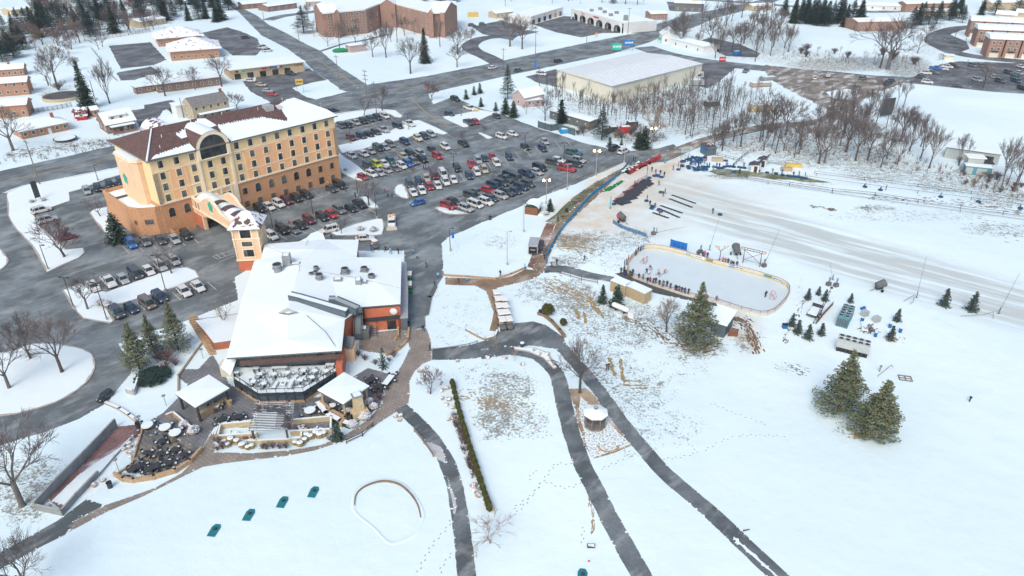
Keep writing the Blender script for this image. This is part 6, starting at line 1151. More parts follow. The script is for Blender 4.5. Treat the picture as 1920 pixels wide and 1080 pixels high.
for i,(x,y,c,k,lb) in enumerate([(721,356,'red','walk','person in red jacket walking across the lot toward the small snow island'),(727.5,367,'black','walk2','person in dark coat carrying a bag near the drain cover'),(735,366.5,'blue','walk2','person in blue jacket walking behind the dark coated one'),(773.7,316.5,'brown','stand','person standing alone at the end of the double car row'),(794.5,313.5,'black','walk2','person in black walking between the car rows, first of three'),(798,313,'grey','walk','person in grey walking between the car rows, middle of three'),(804,313.5,'brown','walk','person in brown walking between the car rows, last of three'),
(648,355,'brown','walk','person in brown walking past the black minivan by the hotel'),(666,366,'navy','stand','person in navy jacket beside the bare lot tree'),(518,416,'blue','walk','person in blue jacket bending behind the parked boxy SUV'),(541,414.5,'pink','walk2','person in pink jacket crossing behind the parked cars'),(621,445,'navy','walk','person in navy walking by the round clubhouse bay'),(697,467,'blue','walk','person in blue beside the golf cart at the clubhouse door'),(722.5,466,'black','walk2','person in black outside the clubhouse entrance'),(732,470,'light blue','walk','person in pale blue hoodie outside the clubhouse entrance'),(746.5,471,'black','stand','person in long dark coat with red bag near the entrance'),
(775,471.5,'light blue','walk','person in pale blue jersey walking up the service road, upper one'),(782.5,480,'light blue','walk2','person in pale blue jersey walking up the service road, lower one'),(799,496.5,'green','walk2','person in dark green walking alone on the service road'),(821.5,516.5,'light blue','walk','person in pale blue jersey at the stone edging corner'),(815,532,'black','walk2','person in black at the rubble edging'),(860,524.5,'black','walk','small person in black on the brown path'),(875.5,524,'light blue','walk','person in light blue on the brown path'),(938,512.5,'black','walk2','person in black on the edge of the large snow lawn'),
(793,615,'black','walk','person in black jacket and blue jeans at the top of the brick walk'),(806,652,'black','walk2','person in black where the brick walk meets the cart path'),(1046,410,'black','stand','person in black beside the mossy strip'),(984,501,'light blue','walk','person in light blue below the parked trailer'),(1021,481,'black','stand','person in black at the lower end of the blue fence'),(1025,490,'blue','walk','person in blue at the lower end of the blue fence'),(1034,494,'grey','walk2','child in grey on the dark path'),(1044,491,'black','stand','person in black standing on the dark path'),
(1096,484,'black','walk2','person in black climbing the speckled snow slope'),(1188,298,'black','stand','person in black by the snowy tyre pile, left of a pair'),(1191.5,298,'black','stand2','person in black by the snowy tyre pile, right of a pair'),(1183,307,'black','walk','person in black at the lower end of the tyre pile')]):
 person(x,y,k,c,lb,s=.98 if 'child' not in lb and 'small' not in lb else .75)
def tube_ring(name,mt,R0,r0):
 m = M(); n,k = 14,7; vv = [((R0+r0*math.cos(2*pi*j/k))*math.cos(2*pi*i/n),(R0+r0*math.cos(2*pi*j/k))*math.sin(2*pi*i/n),r0+r0*math.sin(2*pi*j/k)) for i in range(n) for j in range(k)]
 m.add(vv,[(i*k+j,((i+1) % n)*k+j,((i+1) % n)*k+(j+1) % k,i*k+(j+1) % k) for i in range(n) for j in range(k)],mt)
 m.rod((0,0,.05),(0,0,.12),R0*.75,R0*.75,'mat_black',10)
 o = m.build(name,smooth=True); return proto(tag(o,'x','tube'))
TB = tube_ring('snow_tube','tube_blue',.42,.22); TS = tube_ring('snowy_tyre','rubber',.34,.16)
def tube(x,y,lab,group=None,z=.02,s=1.0,pr=None,tilt=0):
 p = P(x,y,max(z,.2)); o = dup(pr or TB,(p.x,p.y,z),rnd.uniform(0,6),s); o['label'] = lab
 if tilt: o.rotation_euler = (rnd.uniform(-tilt,tilt),rnd.uniform(-tilt,tilt),rnd.uniform(0,6))
 if group: o['group'] = group
 return o
q = lambda x,y: (1130+x/6.836,270+y/6.836)
for x,y,c,k,lb in [(632,325,'black','stand','person in black on the hill crest, leftmost of the upper group'),(680,355,'purple','walk','person in purple jacket beside the row of tubes'),(737,368,'navy','walk2','person in navy between two tubes'),(790,390,'black','stand2','person in black at the end of the tube group'),(905,305,'teal','walk','child in teal and red walking on the crest'),(973,255,'pink','stand','person with bright pink coat near the tube queue'),(998,290,'black','stand2','person in black holding a tube near the queue'),(720,500,'black','walk','person in black with red boots below the upper group'),(775,640,'brown','walk2','person in brown above the dark mats'),(800,608,'black','walk','person in black above the dark mats'),(572,690,'black','stand','person in black beside a single tube'),(608,760,'black','walk2','person in black beside two stacked tubes'),(672,782,'brown','lean','person in brown bending over a tube'),(728,868,'red','lean','person in red pushing off over the lowest mats'),(1413,860,'navy','walk','person walking alone down the groomed lanes'),(413,498,'red','stand','staff person in red coat inside the pink netting'),(575,320,'blue','stand','person in blue at the edge of the crest'),(750,338,'white','stand2','person in white behind the tube group')]:
 person(*q(x,y),k,c,lb)
for x,y,lb in [(600,432,'blue tube left of the upper group'),(662,407,'blue tube at the feet of the purple jacket'),(698,400,'blue tube in the middle of the upper group, upper'),(712,412,'blue tube in the middle of the upper group, lower'),(755,425,'blue tube at the right of the upper group'),(968,327,'dark blue tube lying on the tan crest'),(1022,280,'blue tube held near the queue'),(745,618,'blue tube beside the two brown and black figures'),(560,728,'blue tube under the single standing figure'),(628,825,'blue tube, lower of the stacked two'),(640,800,'blue tube, upper of the stacked two'),(720,845,'blue tube above the figure in red'),(745,862,'blue tube beside the figure in red'),(1503,903,'lone blue tube sliding on the groomed lanes'),(145,768,'red and blue tube at the tip of the mat pile'),(300,738,'blue tube lying on the mat pile')]:
 tube(*q(x,y),lb,'single tubes on the hill')
rg = random.Random(9); q2 = lambda x,y: (1270+x/6.836,230+y/6.836)
crowd = [(165,540),(185,545),(235,520),(270,550),(300,520),(320,480),(372,465),(350,500),(380,550),(410,545),(465,575),(505,545),(540,550),(628,535),(640,545),(720,550),(855,540),(1012,580),(800,625),(1222,620),(1345,625),(1490,660),(1560,655),(1640,670),(135,470),(250,480),(215,515)]
for i,(x,y) in enumerate(crowd):
 person(*q2(x,y),('stand','walk','stand2')[i % 3],('black','navy','blue','teal','red','grey','pink','purple')[(i*5+i//3) % 8] if x not in (372,640) else ('red' if x == 372 else 'pink'),'person in the tube queue by the lift, %s from the left' % nth(sorted(c[0] for c in crowd).index(x)),group='people in the tube queue')
TQ = [(60,500),(90,495),(120,470),(64,553)]+[(150+rg.uniform(0,230),440+rg.uniform(0,70)) for _ in range(26)]+[(130+rg.uniform(0,340),560+rg.uniform(0,45)) for _ in range(18)]+[(520,578),(545,580),(575,580),(605,565),(580,483),(625,487),(665,560),(690,560),(725,565),(790,570),(820,575),(860,580),(730,635),(1040,615),(1150,640),(1265,650),(1350,670),(1420,680),(1450,685),(1510,690),(1545,692),(1600,712),(1650,715)]
for i,(x,y) in enumerate(sorted(TQ)):
 tube(*q2(x,y),'blue tube in the queue area by the lift, %s from the left' % nth(i),'blue tubes piled at the lift queue',z=rg.choice((.02,.02,.45)) if x < 400 else .02,tilt=.25 if x < 400 else 0)
for i in range(46):
 t = rg.random(); x = 300+280*t+rg.uniform(-20,30); y = 365-125*t+rg.uniform(-28,22); o = tube(*q(x,y),'snow dusted black tyre in the bank beside the red netting','snowy tyres in the bank',z=rg.uniform(0,.45),pr=TS,tilt=.7)
m = M(); a_,b_ = q(300,372),q(575,235); pa,pb = P(*a_),P(*b_)
for i in range(34): p = pa.lerp(pb,rg.random()); m.ball((p.x+rg.uniform(-1.6,1.6),p.y+rg.uniform(-1.2,1.2),.25),(rg.uniform(.3,.7),rg.uniform(.3,.6),.35),'snow',6,4,.15,rg=rg)
tag(m.build('snow_heap'),'lumpy snow banked over the black tyres','snow',kind='stuff')
for i,((x0,y0),(x1,y1),n) in enumerate([((1263,367),(1301,380.5),6),((1258,374),(1295,388),6),((1241.5,386.6),(1276,398.7),6),((1237,392),(1271,407),6),((1227,400),(1250,408),4)]):
 for k in range(n):
  t = k/(n-1); x,y = x0+(x1-x0)*t,y0+(y1-y0)*t; p = P(x,y); mm = M(); mm.box((0,0,0),(1.2,.75,.05),'mat_black'); o = mm.build('slowing_mat'); o.location = (p.x,p.y,.03); o.rotation_euler = (0,0,ang((x0,y0),(x1,y1))+.12)
  tag(o,'dark mat on the tubing lanes, %s in the %s row' % (nth(k),nth(i)),'mat','mats set in rows on the snow')
mats = [(205,735,.3),(240,715,0),(290,755,.2),(250,765,.5),(300,700,.3),(340,655,.5),(370,700,.2),(330,625,.2),(400,665,.4),(380,620,.6),(430,630,.2),(420,590,.5),(460,600,.3),(440,545,.6),(500,570,.2),(480,540,.4),(505,525,.3),(525,495,.7),(545,520,.3),(590,525,.6),(560,480,.4)]
for i,(x,y,a) in enumerate(mats):
 p = P(*q(x,y)); mm = M(); w_,d_ = 2.9,1.9; mm.add([(-w_/2,-d_/2,.03),(w_/2,-d_/2,.08),(w_/2,d_/2,.3),(-w_/2,d_/2,.12),(-w_/2,-d_/2,.13),(w_/2,-d_/2,.18),(w_/2,d_/2,.4),(-w_/2,d_/2,.22)],[(3,2,1,0),(4,5,6,7),(0,1,5,4),(1,2,6,5),(2,3,7,6),(3,0,4,7)],'mat_black'); o = mm.build('folded_mat'); o.location = (p.x,p.y,.02+.03*(i % 5)); o.rotation_euler = (0,0,a+.3)
 tag(o,'big dark mat in the heap inside the pink netting, %s from the lower end' % nth(i),'mat','heap of dark mats')
def netting(name,lab,pts,h,mt,posts=True,gap=.35,cat='netting',postmt='wood',thick=.03):
 r = thing(name,lab,cat,tuple(P(*pts[0]))); o = Vector(r.location); m = M(); k = M()
 for a,b in zip(pts,pts[1:]):
  p,q_ = P(*a)-o,P(*b)-o; L = (q_-p).length; d = q_-p; n_ = max(1,int(L/2.5)); rz = math.atan2(d.y,d.x)
  for i in range(n_):
   s0,s1 = p+d*i/n_,p+d*(i+1)/n_; j0,j1 = rg.uniform(-.06,.06),rg.uniform(-.06,.06)
   for z in range(int(h/.18)): m.rod(s0+Vector((j0,j0,.1+z*.18)),s1+Vector((j1,j1,.1+z*.18)),gap*.1,gap*.1,mt,3,False)
   for v in range(int(L/n_/.3)+1): c = s0.lerp(s1,v*.3/(L/n_)) if v*.3 < L/n_ else s1; m.rod(c+Vector((0,0,.05)),c+Vector((0,0,h)),gap*.09,gap*.09,mt,3,False)
   if posts: k.rod(s0,s0+Vector((0,0,h+.15)),.04,.04,postmt,5)
 m.build('net',r)
 if posts: k.build('posts',r)
 return r
def panelfence(lab,pts,h,mt,name='blue_fence',th=.05,postmt='metal_dark'):
 r = thing(name,lab,'fence',tuple(P(*pts[0]))); o = Vector(r.location); m = M(); k = M()
 for a,b in zip(pts,pts[1:]):
  p,q_ = P(*a)-o,P(*b)-o; d = q_-p; L = d.length; rz = math.atan2(d.y,d.x); n_ = max(1,int(L/2))
  for i in range(n_): c = p+d*(i+.5)/n_; m.box((c.x,c.y,.08),(L/n_-.04,th,h+rg.uniform(-.08,.04)),mt,rz+rg.uniform(-.03,.03)); e = p+d*i/n_; k.rod(e,e+Vector((0,0,h+.2)),.05,.05,postmt,5)
 m.build('panels',r); k.build('posts',r); return r
panelfence('long bright blue mesh fence along the dirt path',[(1024,483),(1046,442),(1070,412),(1087,392),(1107,370),(1130,352),(1155,334)],1.0,'blue_net'); panelfence('grey blue snow fence below the snow gun',[(1149,419),(1164,428),(1180,434),(1198,440),(1212,445)],.95,'blue_net_grey','snow_fence')
panelfence('short blue fence on the upper side of the tyre bank',[(1152,336),(1170,318),(1180,305)],.9,'blue_net_grey')
netting('red_netting','red safety netting strung up to the teal pole',[q(345,400),q(450,330),q(600,255),q(745,175)],1.5,'red_net',gap=.5); netting('red_netting','second red netting line hugging the tyre bank',[q(350,380),q(480,300),q(735,200)],1.4,'red_net',gap=.5); netting('pink_netting','thin pink netting along the mat heap',[q(150,745),q(300,640),q(450,500),q(562,440)],1.2,'red_net',gap=.22)
for x,y,yt,lb in [(797,242,110,'tall teal pole at the top of the red netting'),(562,470,360,'tall teal pole at the top of the mat heap'),(97,823,672,'tall dark teal pole at the foot of the netting')]:
 px,py = q(x,y); H = hgt(px,py,270+yt/6.836); t = thing('marker_pole',lb,'pole',tuple(P(px,py))); m = M(); m.rod((0,0,0),(0,0,H),.14,.12,'teal_pole',8); m.build('shaft',t); part_box(t,'base',(0,0,0),(.5,.5,.12),'metal_dark')
def rail(lab,pts,h=1.1,rails=2,mt='wood_grey',sp=3.0,wire=False,name='rail_fence'):
 r = thing(name,lab,'fence',tuple(P(*pts[0]))); o = Vector(r.location); m = M(); k = M(); npost = 0
 for a,b in zip(pts,pts[1:]):
  p,q_ = P(*a)-o,P(*b)-o; d = q_-p; L = d.length; n_ = max(1,int(L/sp))
  for i in range(n_+1): e = p+d*i/n_; k.rod(e,e+Vector((0,0,h+.1)),.08,.07,mt,5)
  for z in range(rails): zz = h*(z+1)/rails-.05; m.rod(p+Vector((0,0,zz)),q_+Vector((0,0,zz)),.05 if wire else .07,.05 if wire else .07,mt,4)
 m.build('rails',r); k.build('posts',r); return r
rail('long weathered rail fence between the parking lot and the mossy strip',[(1008,372),(1040,354),(1080,338),(1120,322),(1170,303)],1.1,2); rail('rail fence running down the tubing run',[(1340,327),(1400,335),(1480,348),(1560,360),(1640,368),(1720,381),(1800,393),(1880,403),(1940,411)],1.1,2,'wood_dark',6)
rail('second rail line of the lower tubing fence',[(1360,332),(1440,345),(1560,364),(1700,384),(1800,398),(1940,417)],.5,1,'wood_grey',9); rail('upper tow cable on low posts beside the tubing run',[(1527,326),(1620,338),(1720,351),(1820,364),(1940,380)],.9,1,'metal_dark',14,True,'tow_cable'); rail('lower tow cable carrying tube riders',[(1512,335),(1620,350),(1720,363),(1820,376),(1940,392)],.9,1,'metal_dark',10,True,'tow_cable')
rail('third tow cable behind the lower one',[(1530,329),(1640,343),(1760,359),(1940,383)],.7,1,'metal_dark',18,True,'tow_cable')
rail('queue pen fence, upper side',[(1316,286),(1345,293),(1375,300),(1393,305)],1.0,2,'wood_grey',2.2); rail('queue pen fence across the slope',[(1402,288),(1390,298),(1376,311)],1.0,2,'metal_dark',2.2); rail('thin rail fence among the trees above the booth',[(1347,272),(1368,277),(1391,281),(1409,273)],1.0,2,'wood_grey',2.5); rail('metal rail fence beside the lift sheds',[(1437,306),(1460,309),(1478,313)],1.1,3,'metal_grey',2.5); rail('grey rail fence below the dirt road bend',[(1286,262),(1310,252),(1345,245),(1400,238)],1.0,2,'wood_grey',4)
rail('light fence along the foot path below the speckled slope',[(1024,508),(1050,514),(1090,526),(1120,532)],.9,2,'wood_grey',2.5); rail('short metal railing beside the cart path plaza',[(812,658),(845,654),(880,648),(895,643)],.5,1,'metal_grey',2.5); rail('thin railing along the brick walk, terrace side',[(650,832),(680,818),(700,800)],.8,2,'metal_dark',2); rail('thin railing at the bend of the wet cart path',[(777,810),(795,832),(812,856)],.8,2,'wood',2)
rail('chain fence round the back lawn behind the big spruce',[(45,178),(95,172),(150,162)],1.2,2,'metal_light',3,True); rail('long grey board fence behind the woods',[(182,76),(220,70),(282,60)],2.2,5,'wood_grey',2); rail('low fence by the ranch houses',[(55,213),(100,207),(135,200)],1.6,4,'metal_dark',1.5); rail('fence up the snow bank beside the dark lots',[(172,92),(190,115),(205,140),(220,153)],1.0,2,'metal_dark',4,True)
for x,y,c,lb in [(1622,349,'black','tube rider on the lower tow cable, leftmost'),(1651,355,'black','tube rider next to the standing lift worker'),(1764,368,'blue','tube rider halfway along the lower tow cable'),(1835,377,'teal','tube rider in teal on the lower tow cable'),(1913,389,'blue','tube rider at the right end of the tow cable')]:
 person(x,y-2,'lean',c,lb,z=.5,s=.7); tube(x,y+1,'tow line tube under the %s' % lb.replace('tube rider','rider'),'tubes on the tow line')
person(1662,352,'stand','black','lift worker in black standing beside the tow line')
# ---------------------------------------------------------------- ice rink
rb = [(1176.5,496.5),(1184,486),(1198,472),(1209,467),(1222,466),(1242,468),(1286,479),(1323,491),(1359,500),(1418,516),(1448,525),(1464,531),(1475,538),(1479,544)]
rt = [(1480.5,546),(1474,557),(1464,568),(1453.6,577),(1440,582.6),(1426,583.5),(1391,575),(1348,561),(1286,547),(1228,528.5),(1184,512),(1177,504)]
BH = 1.1; W_ = [P(*p) for p in rb]+[Vector((P(x,y,BH).x,P(x,y,BH).y,0)) for x,y in rt]
rk = thing('ice_rink','outdoor hockey rink with cream boards and a yellow kick stripe','ice rink',tuple(W_[0])); O_ = Vector(rk.location)
m = M(); m.prism([(p.x-O_.x,p.y-O_.y) for p in W_],.0,.09,'ice'); m.build('ice_surface',rk)
m,k_,r_,po = M(),M(),M(),M(); nW = len(W_)
for i in range(nW):
 a,b = W_[i]-O_,W_[(i+1) % nW]-O_; d = b-a; L = d.length; rz = math.atan2(d.y,d.x); c = (a+b)/2; near = 13 <= i <= 23
 m.box((c.x,c.y,.1),(L+.05,.1,BH-.1 if not near else .5),'board',rz); (None if near else k_.box((c.x,c.y,.095),(L+.07,.18,.2),'board_yellow',rz)); r_.rod((a.x,a.y,BH),(b.x,b.y,BH),.06,.06,'board_rail',5)
 for j in range(max(1,int(L/1.8))): e = a+d*j/max(1,int(L/1.8)); po.rod(e,e+Vector((0,0,BH+(.15 if near else 0))),.05,.05,'board_rail' if near else 'metal_grey',4)
m.build('boards',rk); k_.build('kick_stripe',rk); r_.build('top_rail',rk); po.build('posts',rk)
def ad(a,b,mt,txt=None,h=.62,z=.36):
 p,q_ = P(*a)-O_,P(*b)-O_; d = q_-p; c = (p+q_)/2; rz = math.atan2(d.y,d.x); nn = Vector((d.y,-d.x,0)).normalized()*.07; m = M(); m.box((c.x+nn.x,c.y+nn.y,z),(d.length,.03,h),mt,rz); o = m.build('advert_panel',rk)
 if txt: m = M(); [m.box((c.x+nn.x*1.35+d.normalized().x*s,c.y+nn.y*1.35+d.normalized().y*s,z+h*.35),(.22,.02,h*.35),txt,rz) for s in (-.9,-.6,-.3,0,.35,.65)]; m.build('advert_lettering',o)
ad((1286,479),(1299,483),'ad_teal','siding_white'); ad((1323,491),(1336,494.5),'ad_olive'); ad((1301,484),(1320,490),'sign_white','ad_teal'); ad((1366,502),(1378,505),'banner_blue','sign_white'); ad((1380,505.5),(1390,508.5),'sign_white','ad_blue'); ad((1432,520.5),(1447,525),'ad_teal','metal_dark'); ad((1452,527),(1463,531),'sign_white','ad_blue'); ad((1199,471.5),(1207,468),'ad_blue','sign_white'); ad((1180,492),(1186,484),'sign_white','sign_red')
def goal(x,y,rz,lab):
 t = thing('hockey_goal',lab,'goal',(P(x,y).x,P(x,y).y,.09),rz); m = M(); w_,h_,d_ = .92,1.22,1.0
 for s in (-1,1): m.rod((0,s*w_,0),(0,s*w_,h_),.05,.05,'sign_red',6); m.rod((0,s*w_,h_),(-d_*.5,s*w_*.8,h_*.9),.035,.035,'sign_red',5); m.rod((-d_*.5,s*w_*.8,h_*.9),(-d_,s*w_*.8,0),.035,.035,'sign_red',5); m.rod((0,s*w_,0),(-d_,s*w_*.8,0),.035,.035,'sign_red',5)
 m.rod((0,-w_,h_),(0,w_,h_),.05,.05,'sign_red',6); m.rod((-d_,-w_*.8,0),(-d_,w_*.8,0),.035,.035,'sign_red',5); m.rod((-d_*.5,-w_*.8,h_*.9),(-d_*.5,w_*.8,h_*.9),.03,.03,'sign_red',5); m.build('frame',t); m = M()
 for i in range(13): y_ = -w_*.8+i*w_*1.6/12; m.rod((-d_*.5,y_,h_*.9),(-d_,y_,0),.012,.012,'canvas_white',3,False); m.rod((0,y_*1.2,h_),(-d_*.5,y_,h_*.9),.012,.012,'canvas_white',3,False)
 for i in range(7): z = h_*.9*i/6; x_ = -d_+d_*.5*i/6; m.rod((x_,-w_*.8,z),(x_,w_*.8,z),.012,.012,'canvas_white',3,False)
 m.build('net',t)
goal(1210,493,ang((1210,493),(1440,555)),'red framed hockey goal at the players end of the rink'); goal(1445,558,ang((1445,556),(1210,493)),'red framed hockey goal at the empty end of the rink')
q3 = lambda x,y: (1140+x/6.836,460+y/6.836)
for x,y,c,k,lb in [(472,205,'white','skate','goalkeeper in white crouching in front of the goal'),(550,285,'black','skate','hockey player in dark jersey nearest the goal'),(498,335,'navy','skate','hockey player in dark jersey beside a white one'),(520,352,'white','skate','hockey player in white jersey beside the dark one'),(635,345,'white','skate','hockey player in white jersey in mid ice'),(661,372,'purple','skate','hockey player in purple jersey in mid ice'),(722,335,'orange','skate','hockey player in orange and black farthest from the goal')]:
 person(*q3(x,y),k,c,lb,z=.7); p = P(*q3(x+12,y+22)); a = rg.uniform(0,6); t = thing('hockey_stick','hockey stick of the '+lb.replace(' crouching in front of the goal',''),'stick',(p.x,p.y,.1),a); m = M(); m.rod((0,0,.05),(-1.0,0,.9),.025,.02,'rust',4); m.build('shaft',t); m = M(); m.box((.12,0,0),(.3,.04,.08),'black'); m.build('blade',t)
person(1436,552,'stand','black','person in black standing by the empty goal',z=.8)
sp_ = [(168,300),(205,290),(218,325),(282,340),(318,320),(305,355),(395,378),(448,388),(508,425),(540,425),(580,440),(612,430),(660,460),(710,465),(757,470),(800,505),(865,525),(880,530),(910,540),(945,550),(985,560),(700,490),(1030,575),(1390,685)]
for i,(x,y) in enumerate(sorted(sp_)): person(*q3(x,y+(26 if x < 1200 else 8)),('stand','lean','stand2')[i % 3],('navy','black','black','brown','black','navy','black','grey','black','red','navy','black','black','grey','green','black')[i % 16],'spectator along the near rink boards, %s from the left' % nth(i),rz=ang((1230,540),(1250,500)),group='spectators at the near boards')
for i,(x,y) in enumerate([(215,225),(240,205),(262,170),(350,100),(368,85),(388,55),(420,40)]): person(*q3(x,y),'stand',('navy','black','orange','purple','grey','black','blue')[i],'spectator at the curved rink corner, %s from the snack stand side' % nth(i),rz=-.3,group='spectators at the rink corner')
for i,(x,y) in enumerate([(1145,105),(1160,112),(1215,120),(1240,110),(1275,130),(1472,195),(1505,203),(1540,208),(1578,232),(1605,242),(1652,242)]): person(*q3(x,y),'stand',('teal','navy','black','pink','navy','pink','grey','black','green','black','black')[i],'spectator behind the far rink boards, %s from the left' % nth(i),rz=-1.9,group='spectators behind the far boards')
p = P(1271,470); t = thing('blue_banner','bright blue banner board standing behind the rink boards','banner',(p.x,p.y,0),ang((1259,463),(1285,470))); part_box(t,'banner',(0,0,.7),(4.1,.08,1.7),'banner_blue'); [part_box(t,'post',(s,.05,0),(.1,.1,2.5),'metal_dark') for s in (-2,2)]
m = M(); [m.box((s,-.06,.8),(.3,.03,1.0),'ad_blue',0,.6) for s in (-.9,.1,1.1)]; m.build('emblem',t)
def snow_gun(x,y,lab,s=1.0,rz=.5,red=False):
 p = P(x,y); t = thing('snow_gun',lab,'snow machine',(p.x,p.y,0),rz); m = M(); m.rod((-.9*s,0,1.3*s),(.9*s,0,1.75*s),.75*s,.85*s,'concrete_dark',12); m.rod((.9*s,0,1.75*s),(1.05*s,0,1.79*s),.9*s,.9*s,'metal_grey',12); m.build('barrel',t)
 m = M(); m.box((0,0,.35*s),(1.6*s,.5*s,.5*s),'metal_dark'); m.rod((-1.0*s,0,.5*s),(-2.4*s,0,.2*s),.06,.05,'metal_dark',5); m.build('chassis',t)
 for sy in (-1,1): m = M(); m.rod((0,sy*1.15*s,.35*s),(0,sy*.95*s,.35*s),.35*s,.35*s,'rubber',10); m.build('wheel',t)
 if red: m = M(); m.ball((.2,.9,1.5),.45,'sign_red',8,5); m.build('hose_reel',t)
snow_gun(1165,416,'dark snow gun with a red reel above the blue snow fence',1.0,2.2,True); snow_gun(1379,478,'squat fan snow gun behind the far rink boards',1.05,1.5); snow_gun(1648,544,'fan snow gun on the open slope beyond the chillers',.95,.2)
for x,y,lb in [(1313,474,'upright grey snow gun tower by the far boards'),(1225,440,'small dark machine at the end of the snow fence'),(1432,500,'dark box beside the lighting truss'),(1553,535,'upright snow gun stub beyond the young spruces'),(1567,537,'grey cabinet beside the snow gun stub')]:
 p = P(x,y); t = thing('snowmaking_hydrant',lb,'machine',(p.x,p.y,0)); part_box(t,'cabinet',(0,0,0),(1.0,.8,.8),'concrete_dark',.4,.85); m = M(); m.rod((0,0,.8),(.05,0,1.9),.16,.22,'metal_grey',8); m.build('nozzle',t)
def lean_pole(b,t_,h,lab,name='snow_lance',mt='wood_grey'):
 a = P(*b); e = P(*t_,h); t = thing(name,lab,'pole',tuple(a)); m = M(); m.rod((0,0,.2),e-a,.05,.03,mt,5); m.build('lance',t); m = M(); m.rod((0,0,0),(0,0,1.4),.08,.07,'metal_dark',5); m.rod((-.4,0,0),(.4,0,0.04),.06,.06,'metal_dark',4); m.build('stand',t)
for b,t_,h,lb in [((1718,558),(1737,481),7,'slender leaning snow lance right of the fan gun'),((1872,588),(1912,512),7,'slender leaning snow lance near the right edge'),((1433,497),(1462,430),7,'slender leaning snow lance behind the lighting truss'),((1561,525),(1556,492),4,'short bent snow lance beyond the rink corner'),((1231,437),(1287,425),3,'low snow lance tilted over the lanes by the snow fence'),((1330,469),(1349,406),7,'snow lance behind the blue banner')]: lean_pole(b,t_,h,lb)
p = P(1408,497); t = thing('lighting_truss','rust coloured lighting truss frame behind the far boards','truss',(p.x,p.y,0),ang((1395,494),(1420,500))); m = M()
for s in (-1.9,1.9):
 m.rod((s,0,0),(s,0,3.6),.08,.08,'rust',5); m.rod((s,.8,0),(s,.1,2.5),.05,.05,'rust',4)
m.build('legs',t); m = M()
for z in (3.4,3.9): m.rod((-2.6,0,z),(2.6,0,z),.07,.07,'rust',5)
for i in range(9): x = -2.6+i*.65; m.rod((x,0,3.4),(x+(.0),0,3.9),.05,.05,'rust',4)
m.rod((-1.9,0,.9),(1.9,0,3.3),.05,.05,'rust',4); m.rod((1.9,0,.9),(-1.9,0,3.3),.05,.05,'rust',4); m.rod((-1.9,0,.9),(1.9,0,.9),.05,.05,'rust',4); m.build('cross_bars',t); m = M(); m.box((2.7,0,3.5),(.4,.3,.3),'lamp_amber'); m.box((-2.7,0,3.5),(.4,.3,.3),'lamp_amber'); m.build('floodlight',t)
p = P(1349,488); t = thing('branching_floodlight','pole with four small floodlights behind the far boards','lamp',(p.x,p.y,0)); m = M(); m.rod((0,0,0),(0,0,2.4),.09,.07,'rust',6); [m.rod((0,0,2.3),(x,0,3.2+.2*abs(x)),.05,.04,'rust',4) for x in (-1.2,-.6,.7,1.5)]; [m.rod((0,0,.5),(x,y,0),.04,.04,'rust',4) for x,y in ((.5,.3),(-.5,.3),(0,-.5))]; m.build('pole',t); m = M(); [m.box((x,0,3.2+.2*abs(x)),(.4,.25,.2),'lamp_amber') for x in (-1.2,-.6,.7,1.5)]; m.build('lamp_head',t)
def chiller(lab,a,b,h,dep,mt,fans,legs=0):
 r,L = frame_at('rink_chiller',lab,a,b,h,'chiller'); z0 = legs; part_box(r,'cabinet',(L/2,dep/2,z0),(L,dep,h-z0),mt)
 if legs: m = M(); [m.box((L*(i+.5)/8,.05,0),(.18,.1,legs),'metal_dark') for i in range(8)]; m.box((L/2,dep/2,0),(L*.96,dep*.9,legs),'black'); m.build('condenser_coil',r)
 else: m = M(); [m.box((L*(i+.5)/5,-.03,.3),(L/6,.05,h-.7),'slate_panel') for i in range(5)]; m.build('side_panel',r)
 nx,ny = fans
 for i in range(nx):
  for j in range(ny):
   m = M(); c = (L*(i+.5)/nx,dep*(j+.5)/ny); rr = min(L/nx,dep/ny)*.4; m.rod((*c,h),(*c,h+.12),rr,rr,'metal_light',14); m.rod((*c,h+.12),(*c,h+.14),rr*.84,rr*.84,'black',14); m.rod((*c,h+.14),(*c,h+.18),rr*.22,rr*.22,'metal_grey',8); m.build('fan',r)
 part_box(r,'snow',(L*.5,dep*.5,h+.0),(L*.98,.12,.06),'snow')
chiller('blue green rink chiller with ten roof fans, farther from the pines',(1571,592),(1593,598),2.3,5.6,'teal_metal',(2,5)); chiller('grey green rink chiller with ten roof fans, beside the big pines',(1571,636),(1632,651),2.5,2.3,'board_grey',(5,2),.9)
for x,y,ly,lb in [(1617.5,580,1,'blue plastic barrel lying behind the grey tanks'),(1616,603,0,'blue plastic barrel against the grey tank'),(1668,614,0,'blue plastic barrel near the debris ring'),(1687.5,623,0,'blue plastic barrel standing farthest right'),(1641,631,0,'blue plastic barrel behind the grey green chiller')]:
 p = P(x,y); t = thing('plastic_barrel',lb,'barrel',(p.x,p.y,.3 if ly else 0),.5); m = M(); a,b = ((-.5,0,0),(.5,0,0)) if ly else ((0,0,0),(0,0,.95)); m.rod(a,b,.31,.31,'blue_plastic',12); m.build('drum',t); m = M(); c = ((.5,0,0),(.53,0,0)) if ly else ((0,0,.95),(0,0,.99)); m.rod(*c,.29,.29,'snow' if not ly else 'blue_plastic',12); m.build('lid',t)
